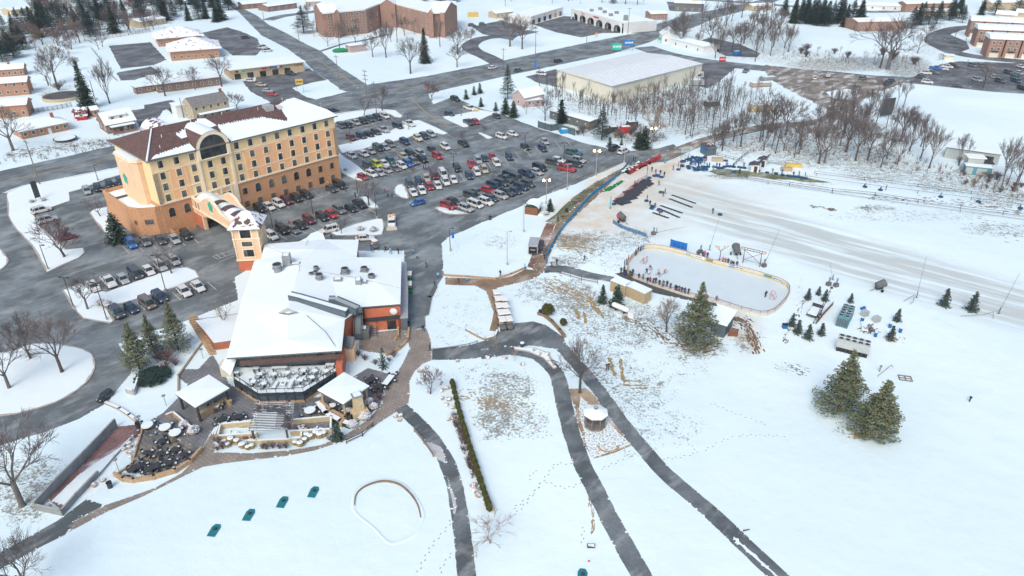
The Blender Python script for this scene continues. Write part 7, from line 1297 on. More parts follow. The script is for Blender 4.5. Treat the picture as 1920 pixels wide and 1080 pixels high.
for x,y,lb in [(1620,592,'grey cage tank behind the standing blue barrel'),(1642,603,'grey cage tank right of the standing blue barrel')]:
 p = P(x,y); t = thing('cage_tank',lb,'tank',(p.x,p.y,0),.4); part_box(t,'tank',(0,0,.15),(1.15,1.0,1.05),'board_grey'); m = M(); [m.rod((s*.6,-.53,.1),(s*.6,-.53,1.3),.03,.03,'metal_light',4) for s in (-1,-.5,0,.5,1)]; [m.rod((-.6,-.53,z),(.6,-.53,z),.03,.03,'metal_light',4) for z in (.3,.7,1.1)]; m.build('cage',t)
p = P(1526,590); t = thing('flatbed_trailer','snow covered flat trailer left of the leaning lattice mast','trailer',(p.x,p.y,0),ang((1515,595),(1530,575))); part_box(t,'bed',(0,0,.55),(3.6,2.0,.2),'metal_dark'); part_box(t,'snow',(0,0,.76),(3.4,1.85,.16),'snow'); part_box(t,'headboard',(1.8,0,.7),(.15,2.1,.9),'metal_dark'); m = M(); [m.rod((x,y,.3),(x,y+.15*s,.3),.3,.3,'rubber',10) for x in (-.9,.6) for y,s in ((-1.05,-1),(1.0,1))]; m.build('wheels',t)
p = P(1527,607); e = P(1559,541,5.5); t = thing('lattice_mast','dark lattice mast leaning up beside the snowy trailer','mast',tuple(p)); d = e-p; m = M(); offs = [Vector((-.3,0,0)),Vector((.3,0,0)),Vector((0,.4,.2)),Vector((.15,-.3,.1))]; [m.rod(o,d*k+o*.4,.06,.04,'metal_dark',4) for o,k in zip(offs,(1,.92,.95,.8))]; m.build('chords',t); m = M(); [m.rod(offs[i % 3]*(1-.6*f)+d*f,offs[(i+1) % 3]*(1-.6*f)+d*(f+.05),.04,.04,'metal_dark',4) for i,f in ((i,i/17) for i in range(16))]; m.build('bracing',t); m = M(); m.box(tuple(d),(.4,.4,.4),'rust'); m.build('mast_head',t)
netting('orange_netting','rust coloured netting sagging behind the lattice mast',[(1532,606),(1545,590),(1562,572)],1.0,'rust',gap=.35)
p = P(1624,622); t = thing('scrap_pile','pile of pipes and planks between the two chillers','debris',tuple(p)); m = M(); [m.rod((rg.uniform(-1.5,1.5),rg.uniform(-1,1),rg.uniform(0,.4)),(rg.uniform(-1.5,1.5)+1,rg.uniform(-1,2.5),rg.uniform(0.1,.7)),.06,.05,rg.choice(['rust','metal_dark','wood_grey']),4) for _ in range(26)]; m.build('pipes',t); part_box(t,'ramp',(.3,1.5,.2),(1.2,3.4,.15),'snow',-.35)
p = P(1680,639); t = thing('debris_ring','scattered stones and an orange pot beside a small spruce','debris',tuple(p)); m = M(); [m.ball((rg.uniform(-1.8,2),rg.uniform(-1,1.2),.08),rg.uniform(.08,.2),'rock',6,4,.2,rg=rg) for _ in range(24)]; m.build('stones',t); m = M(); m.rod((-.4,.1,0),(-.4,.1,.45),.3,.38,'stone_tan',9); m.build('pot',t)
p = P(1697,710); t = thing('window_frame','wooden four pane frame lying on the open snow','frame',(p.x,p.y,.05),-.25); m = M(); [m.box((x,0,0),(.14,1.5,.14),'wood_grey') for x in (-1.0,0,1.0)]; [m.box((0,y,0),(2.1,.14,.13),'wood_grey') for y in (-.7,.7)]; m.box((0,0,0),(2.0,.1,.1),'wood_grey'); m.build('bars',t)
for x,y,h,lb,mt in [(1817.5,753,1.0,'small dark post standing alone on the right snowfield','metal_dark'),(1649,697,1.3,'grey post with a cap near the debris','metal_grey'),(1137,695,1.6,'dark wooden post frame beside the muddy tracks','wood_dark'),(1141,694,1.6,'second dark post beside the muddy tracks','wood_dark')]:
 p = P(x,y); t = thing('field_post',lb,'post',tuple(p)); m = M(); m.rod((0,0,0),(0,0,h*.75),.1,.12,mt,7); m.build('post',t); part_box(t,'cap',(0,0,h*.75),(.36,.3,h*.25),mt)
t = thing('bin','blue recycling bin with a dark lid by the young spruces','bin',tuple(P(1471,615))); part_box(t,'body',(0,0,0),(.9,.7,.8),'blue_plastic'); part_box(t,'lid',(0,0,.8),(1.0,.75,.12),'black')
for pts,lb in [([(1694,565),(1712,559),(1711,571),(1706,571)],'thin bent rail lying near the leaning snow lance'),([(1800,593),(1840,596),(1860,591),(1862,598)],'thin bent rail lying at the field edge'),([(1645,706),(1670,690),(1672,696)],'thin rusty rail propped on the snow by the pines')]:
 r = thing('bent_rail',lb,'rail',tuple(P(*pts[0]))); o = Vector(r.location); m = M(); zz = [.05,.7,.8,.05]; m.tube([P(x,y)+Vector((0,0,zz[i % 4]))-o for i,(x,y) in enumerate(pts)],.045,'rust'); m.build('bar',r)
p = P(1163,584); t = thing('propane_tank','white propane tank on legs with a white cabinet beside it','tank',(p.x,p.y,0),ang((1152,580),(1176,590))); m = M(); m.rod((-1.5,0,1.0),(1.5,0,1.0),.55,.55,'siding_white',14); m.ball((-1.5,0,1.0),.55,'siding_white',14,8); m.ball((1.5,0,1.0),.55,'siding_white',14,8); m.build('tank',t); m = M(); [m.box((s,0,0),(.25,.8,.6),'metal_dark') for s in (-1,1)]; m.build('leg',t); part_box(t,'cabinet',(2.9,-.3,0),(1.3,.9,1.2),'siding_white')
p = P(1115,797); t = thing('gazebo','small octagonal gazebo with snow roof between the cart paths','gazebo',(p.x,p.y,0)); m = M(); oc8 = lambda r_: [(r_*math.cos(pi/8+i*pi/4),r_*math.sin(pi/8+i*pi/4)) for i in range(8)]
m.prism(oc8(1.75),0,.35,'wood_grey'); m.build('floor',t); m = M(); a8,b8 = oc8(1.65),oc8(2.05)
[m.rod((*p_,.35),(*p_,2.5),.09,.09,'wood_grey',5) for p_ in a8]; m.build('posts',t); m = M()
for i in range(8):
 if i in (5,): continue
 a,b = a8[i],a8[(i+1) % 8]
 for z in (.5,.75,1.0,1.2): m.rod((*a,z),(*b,z),.05,.05,'wood_grey',4)
m.build('railing',t); m = M(); n = 8; m.add([(*p_,2.4) for p_ in b8]+[(*p_,2.55) for p_ in b8]+[(0,0,3.35)],[(i,(i+1) % n,(i+1) % n+n,i+n) for i in range(n)]+[tuple(range(n))[::-1]],'wood_grey'); m.add([(*p_,2.57) for p_ in b8]+[(0,0,3.4)],[(i,(i+1) % n,n) for i in range(n)],'snow_roof'); m.build('roof',t); m = M(); m.prism(oc8(.28),3.3,3.6,'metal_dark'); m.add([(*p_,3.6) for p_ in oc8(.35)]+[(0,0,3.9)],[(i,(i+1) % n,n) for i in range(n)],'metal_grey'); m.build('cupola',t)
t = thing('stone_ring','small stone edged bed below the gazebo','edging',tuple(P(1140,838))); m = M(); [m.ball((1.5*math.cos(pi+pi*i/12),1.2*math.sin(pi+pi*i/12),.12),(.22,.18,.16),'stone_tan',6,4,.2,rg=rg) for i in range(13)]; m.build('stones',t)
p = P(1000,475); t = thing('enclosed_trailer','grey white enclosed trailer with a dark open end on the red path','trailer',(p.x,p.y,0),ang((1000,480),(1006,455))); part_box(t,'body',(1.0,0,.5),(4.6,2.2,2.0),'board_grey'); part_box(t,'roof',(1.0,0,2.5),(4.7,2.3,.1),'metal_light'); part_box(t,'open_door',(-1.35,0,.6),(.1,1.9,1.7),'black'); part_box(t,'awning',(1.2,-1.7,2.0),(3.6,1.2,.1),'metal_dark'); m = M(); [m.rod((x,s*1.15,.35),(x,s*1.0,.35),.35,.35,'rubber',10) for x in (.6,1.5) for s in (-1,1)]; m.build('wheels',t)
m = M(); [m.box((-1.41,s,1.5),(.03,.16,.14),'sign_white') for s in (-.45,-.22,0,.22,.45)]; m.build('lettering',t)
p = P(735,422); t = thing('plough_truck','white utility truck with orange gear and a snow plough, parked facing the viewer','truck',(p.x,p.y,.03),ang((735,412),(735,436)))
m = M(); loft(m,[(-3.2,.95,.95,.4,1.5),(-.2,.95,.95,.4,1.5),(.4,.98,.95,.35,1.45),(2.2,.98,.9,.35,1.4),(2.7,.9,.8,.4,1.2)],'siding_white'); m.build('body',t); m = M(); m.box((.9,0,1.42),(1.9,1.75,.65),'car_glass',0,.86); m.build('windows',t); part_box(t,'roof',(.9,0,2.07),(1.7,1.55,.08),'siding_white'); m = M(); [m.box((-2.4+i*.7,rg.uniform(-.5,.5),1.5),(.4,.5,rg.uniform(.4,.9)),'sign_orange') for i in range(4)]; m.build('loaded_gear',t); m = M(); m.box((3.4,0,.1),(.25,2.6,.8),'board'); m.rod((2.7,0,.5),(3.4,0,.5),.1,.1,'metal_dark',5); m.build('plough_blade',t)
for s in (-1,1):
 for x in (1.9,-1.9): m = M(); m.rod((x,s*1.0,.42),(x,s*.75,.42),.42,.42,'rubber',12); m.build('wheel',t)
 part_box(t,'headlight',(2.66,s*.65,.95),(.1,.3,.2),'sign_white')
def cart(name,roof):
 t = thing(name,'x','golf cart'); m = M(); loft(m,[(-1.1,.5,.5,.3,.75),(-.4,.58,.55,.25,.8),(.3,.58,.5,.25,.45),(.75,.55,.5,.25,.75),(1.15,.45,.35,.3,.6)],'green_canvas' if roof == 'g' else 'concrete_dark'); m.build('body',t); m = M(); m.box((-.35,0,.75),(.5,1.0,.12),'tan_seat'); m.box((-.6,0,.8),(.12,1.0,.45),'tan_seat'); m.build('seat',t); m = M(); m.box((-.1,0,1.72),(1.75,1.15,.1),'canvas_white',0,.92); m.build('roof',t); m = M(); [m.rod((x,s*.5,.7),(x*.85,s*.52,1.75),.025,.025,'black',4) for x in (-.85,.65) for s in (-1,1)]; m.build('roof_posts',t)
 for x in (-.75,.8):
  for s in (-1,1): m = M(); m.rod((x,s*.58,.22),(x,s*.42,.22),.22,.22,'rubber',9); m.build('wheel',t)
 return proto(t)
GC = cart('golf_cart','w'); GG = cart('golf_cart','g')
cl = [(931,549,'l'),(934,561,'l'),(936,574,'l'),(939.5,587,'l'),(942,600,'l'),(945.5,561,'r'),(948,574,'r'),(950.5,586,'r'),(955,599,'r')]
ct = {'l': 0,'r': 0}
for x,y,c in cl:
 p = P(x,y,1.8); o = dup(GC,(p.x,p.y,.03),-1.32,1.12); o['label'] = 'white roofed golf cart, %s from the top in the %s file' % (nth(ct[c]),{'l': 'outer','r': 'inner'}[c]); o['group'] = 'golf carts parked in two files'; ct[c] += 1
for x,y,a,g_,lb in [(702,457,-.9,GC,'tan golf cart outside the clubhouse entrance'),(767,520,-1.5,GG,'green golf cart by the veranda, upper one'),(767,539,-1.5,GG,'green golf cart by the veranda, lower one')]:
 p = P(x,y,1); o = dup(g_,(p.x,p.y,.03),a,1.1); o['label'] = lb
p = P(196,742,.6); o = dup(CAR['jeep'],(p.x,p.y,.03),ang((206,735),(188,748)),.62,CC['black']); o.name = 'utility_buggy'; o['label'] = 'small black and tan utility buggy on the circle drive'; o['category'] = 'buggy'
# ---------------------------------------------------------------- poles and lamps
def lot_lamp(x,y,yt,lab,two=True,mt='pole_bronze',lit=False,r0=.1):
 H = hgt(x,y,yt); t = thing('parking_lamp',lab,'street lamp',tuple(P(x,y)),rnd.uniform(-.3,.3)); m = M(); m.rod((0,0,.5),(0,0,H),r0,r0*.7,mt,7); m.build('pole',t); m = M(); m.rod((0,0,0),(0,0,.6),.26,.24,'concrete',9); m.build('base',t); m = M()
 for s in ((-1,1) if two else (1,)): m.box((s*.75,0,H-.1),(.7,.34,.16),mt); m.rod((0,0,H),(s*.5,0,H),.04,.04,mt,4)
 m.build('lamp_head',t)
 if lit:
  m = M()
  for s in ((-1,1) if two else (1,)): m.ball((s*.75,0,H-.15),.3,'lamp_glow',8,5)
  m.build('bulb',t)
for x,y,yt,tw,lb in [(707,410,362,0,'on the lot island beside the walkers'),(588,409,367,1,'between the maroon and black boxy SUVs'),(512,432,396,1,'at the tower end of the clubhouse car row'),(671,367,332,0,'by the bare tree in the lot'),(851,318,288,1,'behind the black SUV in the middle block'),(924.5,343,322,1,'over the packed east row'),(984.5,283,249,1,'with a salted base near the black sedan'),(1057,306,268,1,'rising behind the red pickup'),(766,243,212,1,'on the snow median end'),(657.5,270,241,1,'at the hotel end of the median'),(865,218,193,0,'on the snow peninsula'),(184,339,309,0,'beside the highway west of the hotel'),(91,506,459,0,'on the west verge tip'),(201,600,530,1,'in the lower tip of the west island'),(311,546,478,1,'in the middle of the west island'),(139,578,520,1,'at the far end of the west island'),(844.5,471,428,0,'with a blue banner at the snow lawn corner')]:
 lot_lamp(x,y,yt,'dark lot lamp '+lb,bool(tw))
for x,y,yt,lit,lb in [(951,497,433,0,'in the middle of the large snow lawn'),(982,435,382,0,'by the round roofed hut'),(1024,382,337,1,'glowing at the lot fence, nearest the hut'),(1063,356,307,0,'unlit beside the mossy strip'),(1117,329,282,1,'glowing halfway up the lot fence'),(1170,304,268,0,'unlit at the top of the lot fence'),(1222,280,240,1,'glowing brightly in front of the tan willow')]:
 lot_lamp(x,y,yt,'pale steel floodlight pole '+lb,bool(lit),'pole_steel',bool(lit))
t = thing('pole_banner','small blue banner on the lamp at the snow lawn corner','banner',tuple(P(848,470))); p0 = part_box(t,'cloth',(.3,0,3.2),(.6,.05,1.5),'banner_blue')
for x,y,yt,lb in [(312,761,742,'on the lawn left of the flat roofed pavilion'),(266,801,781,'by the bins above the lower patio'),(254.6,841,820,'beside the red mulch bed, upper'),(223,883,862,'beside the red mulch bed, lower'),(381,672,655,'on the steps bank'),(675,662,645,'beside the clubhouse court'),(262,880,860,'between the two dark patio tables'),(369,826,803,'near the snow triangle on the patio')]:
 H = hgt(x,y,yt); t = thing('garden_lamp','short grey garden lamp '+lb,'garden lamp',tuple(P(x,y))); m = M(); m.rod((0,0,0),(0,0,H),.05,.04,'metal_grey',6); m.build('pole',t); part_box(t,'lamp_head',(0,0,H-.05),(.55,.45,.14),'metal_grey',.4)
for x,y,yt,n,lb in [(690,203,130,3,'tall wooden pole with three crossarms at the highway verge'),(706,213,153,1,'pale pole beside the three armed one'),(637,168,103,1,'wooden pole on the corner island'),(565,106,50,0,'pole on the side road verge near the strip shop'),(500,70,22,0,'pole on the side road verge by the dark lot'),(75,346,262,1,'wooden pole leaning at the west highway edge'),(1004,101,50,1,'pole beyond the highway left of the plaza'),(1100,79,36,1,'pole in front of the arcade plaza'),(1177,64,14,1,'pole at the end of the arcade plaza'),(1204,208,160,2,'pale pole with transformers in the sapling wood'),(1011,163,125,0,'pole at the corner of the warehouse'),(944,131,90,1,'pole on the near highway verge'),(345,221,183,0,'wooden pole beside the stone house'),(1805,148,112,0,'thick dark pole in the townhouse lot'),(185,210,150,0,'pole beside the cape house'),(1345,15,-20,1,'pole at the far highway bend'),(22,270,205,1,'pole in front of the ranch house')]:
 H = hgt(x,y,yt); t = thing('utility_pole',lb,'utility pole',tuple(P(x,y)),ang((640,175),(687,159))+1.5); m = M(); m.rod((0,0,0),(0,0,H),.17,.11,'wood_pole',7); m.build('pole',t)
 for i in range(n): m = M(); m.box((0,0,H-.8-i*1.5),(2.6,.14,.14),'wood_pole'); [m.rod((s,0,H-.66-i*1.5),(s,0,H-.4-i*1.5),.05,.03,'metal_grey',4) for s in (-1.1,-.5,.5,1.1)]; m.build('crossarm',t)
 if 'transformers' in lb: m = M(); [m.rod((s,.3,H-3.2),(s,.3,H-2.3),.28,.28,'metal_light',8) for s in (-.5,.1,.6)]; m.build('transformer',t)
def sign(x,y,h,w_,sh,mt,lab,rz=0,txt=None,post='metal_grey',th=.12,name='roadside_sign'):
 t = thing(name,lab,'sign',tuple(P(x,y)),rz); m = M(); [m.rod((s*w_*.42,.1,0),(s*w_*.42,.1,h),.07,.07,post,5) for s in (-1,1)]; m.build('posts',t); part_box(t,'panel',(0,0,h-sh),(w_,th,sh),mt)
 if txt: m = M(); [m.box((-w_*.36+i*w_*.145,-th*.5-.01,h-sh*.65),(w_*.09,.02,sh*(.34 if i % 2 else .26)),txt) for i in range(6)]; m.build('lettering',t)
for a in [(564,176,6,3.0,2.2,'sign_yellow','yellow and black sign over an orange board at the strip shop corner',.2,'black'),(1183,52,4.5,4.5,3.4,'siding_tan','tan framed plaza sign by the highway',.1),(1300,14,6,4,3.2,'sign_yellow','yellow roadside sign at the far bend',0),(1156,98,4.4,5,3.2,'green_sign','green and white sign on posts behind the warehouse',.1,'sign_white'),(1178,96,5.5,5,2.6,'banner_blue','blue and black double sign on posts behind the warehouse',.1,'sign_white'),(802,174,3.2,1.6,1.4,'sign_red','red and white sign at the lot entrance',.2,'sign_white'),(887,32,3,7,3,'sign_yellow','yellow sign in front of the apartment hillside',.2),(1660,220,7,6,6.2,'metal_dark','dark billboard with a reddish picture above the trees',.4),(73,376,5.5,1.4,4.6,'metal_dark','tall dark sign slab on the west snow verge',.9),(1284,297,3.8,3.2,1.8,'board_grey','pale sign panel at the top of the tubing hill',.3,'ad_teal'),(1354,117,2.6,3.2,2.2,'sign_red','pink red sign by the warehouse road',.1,'sign_white'),(1004,130,3.6,.9,3.0,'banner_blue','slim blue pylon sign on the highway verge',0),(1236,81,3,1.6,1.3,'green_sign','small green street sign across the highway',0),(1280,60,3,1.6,1.3,'green_sign','small green sign among the highway trees',0),(1118,70,2.4,1.4,1.2,'sign_orange','small orange sign in front of the plaza',0)]: sign(*a)
t = thing('tank_truck','lime green tank truck parked in the wood beyond the highway','truck',tuple(P(1337,96)),.2); m = M(); m.rod((-2.5,0,1.9),(2.8,0,1.9),1.2,1.2,'siding_tan',12); m.build('tank',t); part_box(t,'cab',(-4.4,0,.5),(2.4,2.3,2.3),'sign_yellow'); m = M(); [m.rod((x,s,.5),(x,s*.7,.5),.5,.5,'rubber',9) for x in (-4.2,.8,2.2) for s in (-1.1,1.1)]; m.build('wheels',t); CC['green'] = (.3,.42,.02)
t = thing('camper_trailer','cream camper parked at the warehouse corner','camper',tuple(P(1307,148)),.7); part_box(t,'body',(0,0,.5),(6,2.3,2.4),'siding_white',0,.93); part_box(t,'window',(0,-1.16,1.5),(2.4,.08,.7),'glass'); m = M(); [m.rod((x,-1.2,.4),(x,-.9,.4),.4,.4,'rubber',9) for x in (-.5,.5)]; m.build('wheels',t)
for x,y,sx,sy,sz,mt_,lb in [(1334,199,6,2.4,1.6,'metal_dark','long dark container among the saplings'),(1303,160,7,3,2.2,'board_grey','grey covered load behind the warehouse'),(1425,208,9,3,2.2,'siding_tan','tan flat trailer on the snowy yard'),(1172,249,4,2,2,'sign_red','red tractor among the brush by the willow'),(1062,249,5,2,1.2,'blue_net','bright blue cover by the board fence'),(1150,247,3,2,1.6,'metal_dark','dark trailer beside the red tractor'),(1185,237,4,2,1.5,'metal_dark','dark box behind the red tractor'),(1425,162,9,3,1.5,'rock','heap of pipes on the snowy yard'),(1440,150,8,2.4,1.2,'metal_grey','row of grey rails on the snowy yard'),(1382,103,4,2,1.6,'banner_blue','blue tank beyond the green tank truck'),(893,209,1.6,.6,.6,'sign_yellow','yellow plough bin beside the white pickup'),(1365,327,5.5,2,1.2,'sign_yellow','x')]:
 if lb == 'x': continue
 t = thing('yard_equipment',lb,'equipment',tuple(P(x,y)),.2); part_box(t,'body',(0,0,.3),(sx,sy,sz),mt_,0,.92); part_box(t,'snow',(0,0,.3+sz),(sx*.7,sy*.7,.12),'snow'); part_box(t,'skid',(0,0,0),(sx*.9,sy*.7,.3),'metal_dark')
for x,y,sx,mt_,lb in [(1487,319,4.6,'sign_yellow','long yellow crate at the lower lift station'),(1474,326,3.2,'container_tan','tan crate at the lower lift station'),(1345,308,3.4,'container_tan','tan hay bale block at the tube queue'),(1347,305,3.6,'siding_white','x')]:
 if lb != 'x': t = thing('crate',lb,'crate',tuple(P(x,y-6)),-.15); part_box(t,'box',(0,0,0),(sx,1.4,1.0),mt_); part_box(t,'lid',(0,0,1.0),(sx*.97,1.3,.08),mt_)
t = thing('pool','round above ground pool with a pale wall behind the spruce','pool',tuple(P(118,184))); m = M(); m.rod((0,0,0),(0,0,1.2),7.2,7.2,'siding_tan',28); m.build('wall',t); m = M(); m.rod((0,0,1.2),(0,0,1.22),6.8,6.8,'asphalt_patch',28); m.build('cover',t)
t = thing('trampoline','round snow covered trampoline in front of the ranch house','trampoline',tuple(P(123,263))); m = M(); m.rod((0,0,.7),(0,0,.8),3.6,3.6,'metal_dark',20); m.build('frame',t); m = M(); m.rod((0,0,.81),(0,0,.9),3.2,3.2,'snow',20); m.build('mat',t)
# ---------------------------------------------------------------- patio furniture
def table(name,lab,p,top,R0=.6,h=.75,oval=1,chairs=4,cmt='metal_dark',rz=0,z=0,group=None,snowy=True,cm='slate_panel'):
 t = thing(name,lab,'table',(p.x,p.y,z),rz,group); m = M()
 if top == 'square': m.box((0,0,h),(R0*2*oval,R0*2,.06),cm); (m.box((0,0,h+.06),(R0*1.8*oval,R0*1.8,.05),'snow') if snowy else None)
 else: n = 16; m.prism([(R0*oval*math.cos(2*pi*i/n),R0*math.sin(2*pi*i/n)) for i in range(n)],h,h+.07,'stone_tan' if snowy else 'metal_dark',None,True); (m.prism([(R0*oval*.95*math.cos(2*pi*i/n),R0*.95*math.sin(2*pi*i/n)) for i in range(n)],h+.07,h+.16,'snow') if snowy else None)
 m.build('top',t); m = M(); m.rod((0,0,0),(0,0,h),.12,.08,cmt,6); m.box((0,0,0),(.6,.6,.05),cmt); m.build('base',t)
 for i in range(chairs):
  a = 2*pi*i/chairs+pi/4*(top == 'square'); r = R0*(1.3 if oval == 1 else 1.15)+.25; c = (r*oval*math.cos(a),r*math.sin(a)); m = M(); m.box((*c,.38),(.46,.46,.08),cm,a); m.box((c[0]+.22*math.cos(a),c[1]+.22*math.sin(a),.44),(.07,.46,.42),cm,a); m.box((*c,.46),(.32,.32,.05),'snow',a); [m.rod((c[0]+u,c[1]+v,0),(c[0]+u,c[1]+v,.4),.03,.03,cmt,4) for u in (-.18,.18) for v in (-.18,.18)]; m.build('chair',t)
q5 = lambda x,y: (400+x/8,640+y/8)
dt = [(700,495),(915,495),(1115,475),(1350,445),(1525,450),(600,610),(755,635),(1305,585),(1480,545),(1700,450)]
for i,(x,y) in enumerate(sorted(dt)): table('deck_table','snowy square table with chairs on the restaurant deck, %s from the left' % nth(i),P(*q5(x,y),DZ+.7),'square',.45,chairs=4,z=DZ+.006,rz=.3*i,group='tables on the deck',cm='metal_grey')
for x,y,lb in [(925,650,'snowy grey sofa on the deck, left of the fire table'),(1165,650,'snowy grey sofa on the deck, right of the fire table')]:
 p = P(*q5(x,y),DZ+.4); t = thing('sofa',lb,'sofa',(p.x,p.y,DZ+.006),-.1); part_box(t,'seat',(0,0,0),(.8,1.8,.4),'metal_light'); part_box(t,'backrest',(-.38 if x < 1000 else .38,0,.4),(.16,1.8,.4),'metal_light'); part_box(t,'snow',(0,0,.4),(.6,1.6,.1),'snow')
p = P(*q5(1045,640),DZ+.3); t = thing('fire_table','low square fire table between the deck sofas','table',(p.x,p.y,DZ+.006)); part_box(t,'body',(0,0,0),(1.1,1.1,.4),'metal_light'); part_box(t,'snow',(0,0,.4),(.9,.9,.1),'snow'); part_box(t,'burner',(0,0,.5),(.4,.4,.08),'metal_grey')
for x,y,w_,lb in [(990,390,2.6,'long serving bench against the deck rear wall'),(640,400,1.0,'narrow serving stand against the deck rear wall'),(1750,345,1.5,'bench at the right end of the deck rear wall'),(345,465,.9,'upright snow topped cabinet at the left end of the deck')]:
 p = P(*q5(x,y),DZ+.8); t = thing('deck_bench',lb,'bench',(p.x,p.y,DZ+.006),.04); part_box(t,'top',(0,0,.8),(w_,.6,.08),'siding_white'); [part_box(t,'leg',(s*w_*.42,0,0),(.1,.5,.8),'metal_dark') for s in (-1,1)]
for i,(x,y) in enumerate([(276,797),(309,801),(328,811),(450.5,0),(581,769)]):
 if y: table('round_table','snow topped round patio table, %s' % ('nearest the bins','middle of the trio','right one of the trio','','right of the pergola')[i],P(x,y,.8),'round',.95,chairs=5,z=.02,group='round snow topped tables')
for i,(x,y) in enumerate([(303,827),(274,849),(300,850),(328,843),(343,852),(316,868),(652,770),(624,761)]): table('iron_table','dark iron table with chairs on the patio, %s' % ('alone under the round trio','left of the mixed paving row','second of the mixed paving row','third of the mixed paving row','right end of the mixed paving row','small one by the curved wall','beside the fireplace','under the right pavilion')[i],P(x,y,.7),'round',.55,chairs=4,z=.02,snowy=i > 5,rz=i,cm='metal_dark')
for x,y,ov_,rz,lb in [(253,877,1.9,.9,'long dark dining table at the lower patio corner, left'),(287,876,1.7,.7,'long dark dining table at the lower patio corner, right'),(728,713,2.6,1.25,'long oval table with snow centre beside the brick walk'),(708,725,1.3,.3,'dark table beside the long oval table'),(694,712,1.3,.8,'dark table behind the right pavilion'),(404,761,1.2,0,'snowy table group right of the left pavilion'),(444,782,1.5,.4,'dark table group left of the pergola'),(415,787,1.3,1,'dark table group above the left planter')]:
 table('dining_table',lb,P(x,y,.7),'square',.6,oval=ov_,chairs=6,z=.02,rz=rz,snowy='snow' in lb,cm='metal_dark')
for x,y,lb in [(260,802,'round dark bin beside the upper bins lamp'),(367,813,'round dark bin by the snow triangle'),(207,914,'dark bench bin on the lower walk'),(766,612,'dark pillar bin at the top of the curved wall'),(979,651,'dark kiosk bin with snow lid at the path wedge'),(1013,590,'small dark box beside the log wall'),(919,412,'small dark bench at the lot edge'),(1062,398,'black speaker box beside the picnic tables')]:
 t = thing('litter_bin',lb,'bin',tuple(P(x,y))); m = M(); m.rod((0,0,0),(0,0,.95),.34,.38,'metal_dark',10); m.build('body',t); m = M(); m.rod((0,0,.95),(0,0,1.03),.4,.4,'snow' if 'snow' in lb else 'black',10); m.build('lid',t)
for i,(x,y) in enumerate([(1078,381),(1086,375),(1093,370),(1111,358),(1120,349),(1126,345),(1058,408)]):
 p = P(x,y); t = thing('picnic_table','picnic table on the worn strip by the blue fence, %s' % ('lowest but one','third from the bottom','fourth from the bottom','fifth from the bottom','sixth from the bottom','topmost','lowest')[i],'picnic table',(p.x,p.y,.02),rnd.uniform(-.4,.2)); part_box(t,'top',(0,0,.72),(2.2,.8,.06),'wood'); [part_box(t,'bench',(0,s*.75,.42),(2.2,.3,.06),'wood') for s in (-1,1)]; m = M(); [m.rod((x_,-.7,0),(x_,.3,.72),.05,.05,'wood_dark',4) or m.rod((x_,.7,0),(x_,-.3,.72),.05,.05,'wood_dark',4) for x_ in (-.8,.8)]; m.build('leg',t)
for x,y,lb in [(402,995,'lowest left'),(467,966,'second from the left'),(530,942,'third from the left'),(588,923,'fourth from the left'),(1092,1080,'at the bottom edge beside the cart path')]:
 p = P(x,y); t = thing('golf_mat','teal golf mat with ball tray, %s' % lb,'golf mat',(p.x,p.y,.03),-.12); t.scale = (.85,.85,1); m = M(); m.prism([(-.65,-1.2),(.65,-1.2),(.72,.6),(.4,1.25),(-.4,1.25),(-.72,.6)],0,.06,'turf_mat'); m.build('mat',t); m = M(); m.box((.05,.2,.06),(.45,.4,.22),'metal_dark'); m.build('ball_tray',t)
t = thing('planter_trough','dark half barrel with snow in the open lawn','planter',tuple(P(1108,1025))); part_box(t,'trough',(0,0,0),(1.0,.5,.3),'wood_dark'); part_box(t,'snow',(0,0,.3),(.8,.3,.05),'snow')
t = thing('fallen_branch','short piece of branch lying right of the long cart path','branch',tuple(P(1399,996))); m = M(); m.rod((-.4,0,.1),(.5,.2,.12),.1,.06,'bark',6); m.build('stick',t); t = thing('red_marker','tiny red marker on the snow below the planter','marker',tuple(P(1104,1053))); m = M(); m.ball((0,0,.12),.13,'sign_red',8,5); m.build('ball',t)
bp = [P(x,y) for x,y in catmull([(665,950),(668,928),(685,913),(715,904),(745,908),(768,925),(783,947),(789,970)],5)]; t = thing('bunker_wall','curved brown timber lip of the snow filled golf bunker','edging',tuple(bp[0])); o = Vector(t.location); m = M(); nb = len(bp)
for i in range(nb-1):
 a,b = bp[i]-o,bp[i+1]-o; d = b-a; h = .3*math.sin(pi*(i+.5)/nb)+.03; m.box(((a.x+b.x)/2,(a.y+b.y)/2,0),(d.length+.1,.18,h),'wood',math.atan2(d.y,d.x))
m.build('timber_lip',t)
oc_ = wpts(catmull([(662,955),(664,926),(684,909),(716,900),(748,904),(772,922),(788,946),(794,972),(778,1002),(752,1016),(728,1018),(700,990),(672,968),(662,955)],5)); cc_ = sum(oc_,Vector())/len(oc_); m = M(); n_ = len(oc_)
rows = [[(cc_+(p-cc_)*k+Vector((0,0,z)))[:] for p in oc_] for k,z in ((1.05,.013),(1.0,.09),(.96,.06),(.9,.013))]
for r_ in range(3): m.add(rows[r_]+rows[r_+1],[(i,i+n_,i+n_+1,i+1) for i in range(n_-1)],'snowfield')
tag(m.build('snow_berm',smooth=True),'rounded snow rim of the filled bunker','snow',kind='structure')
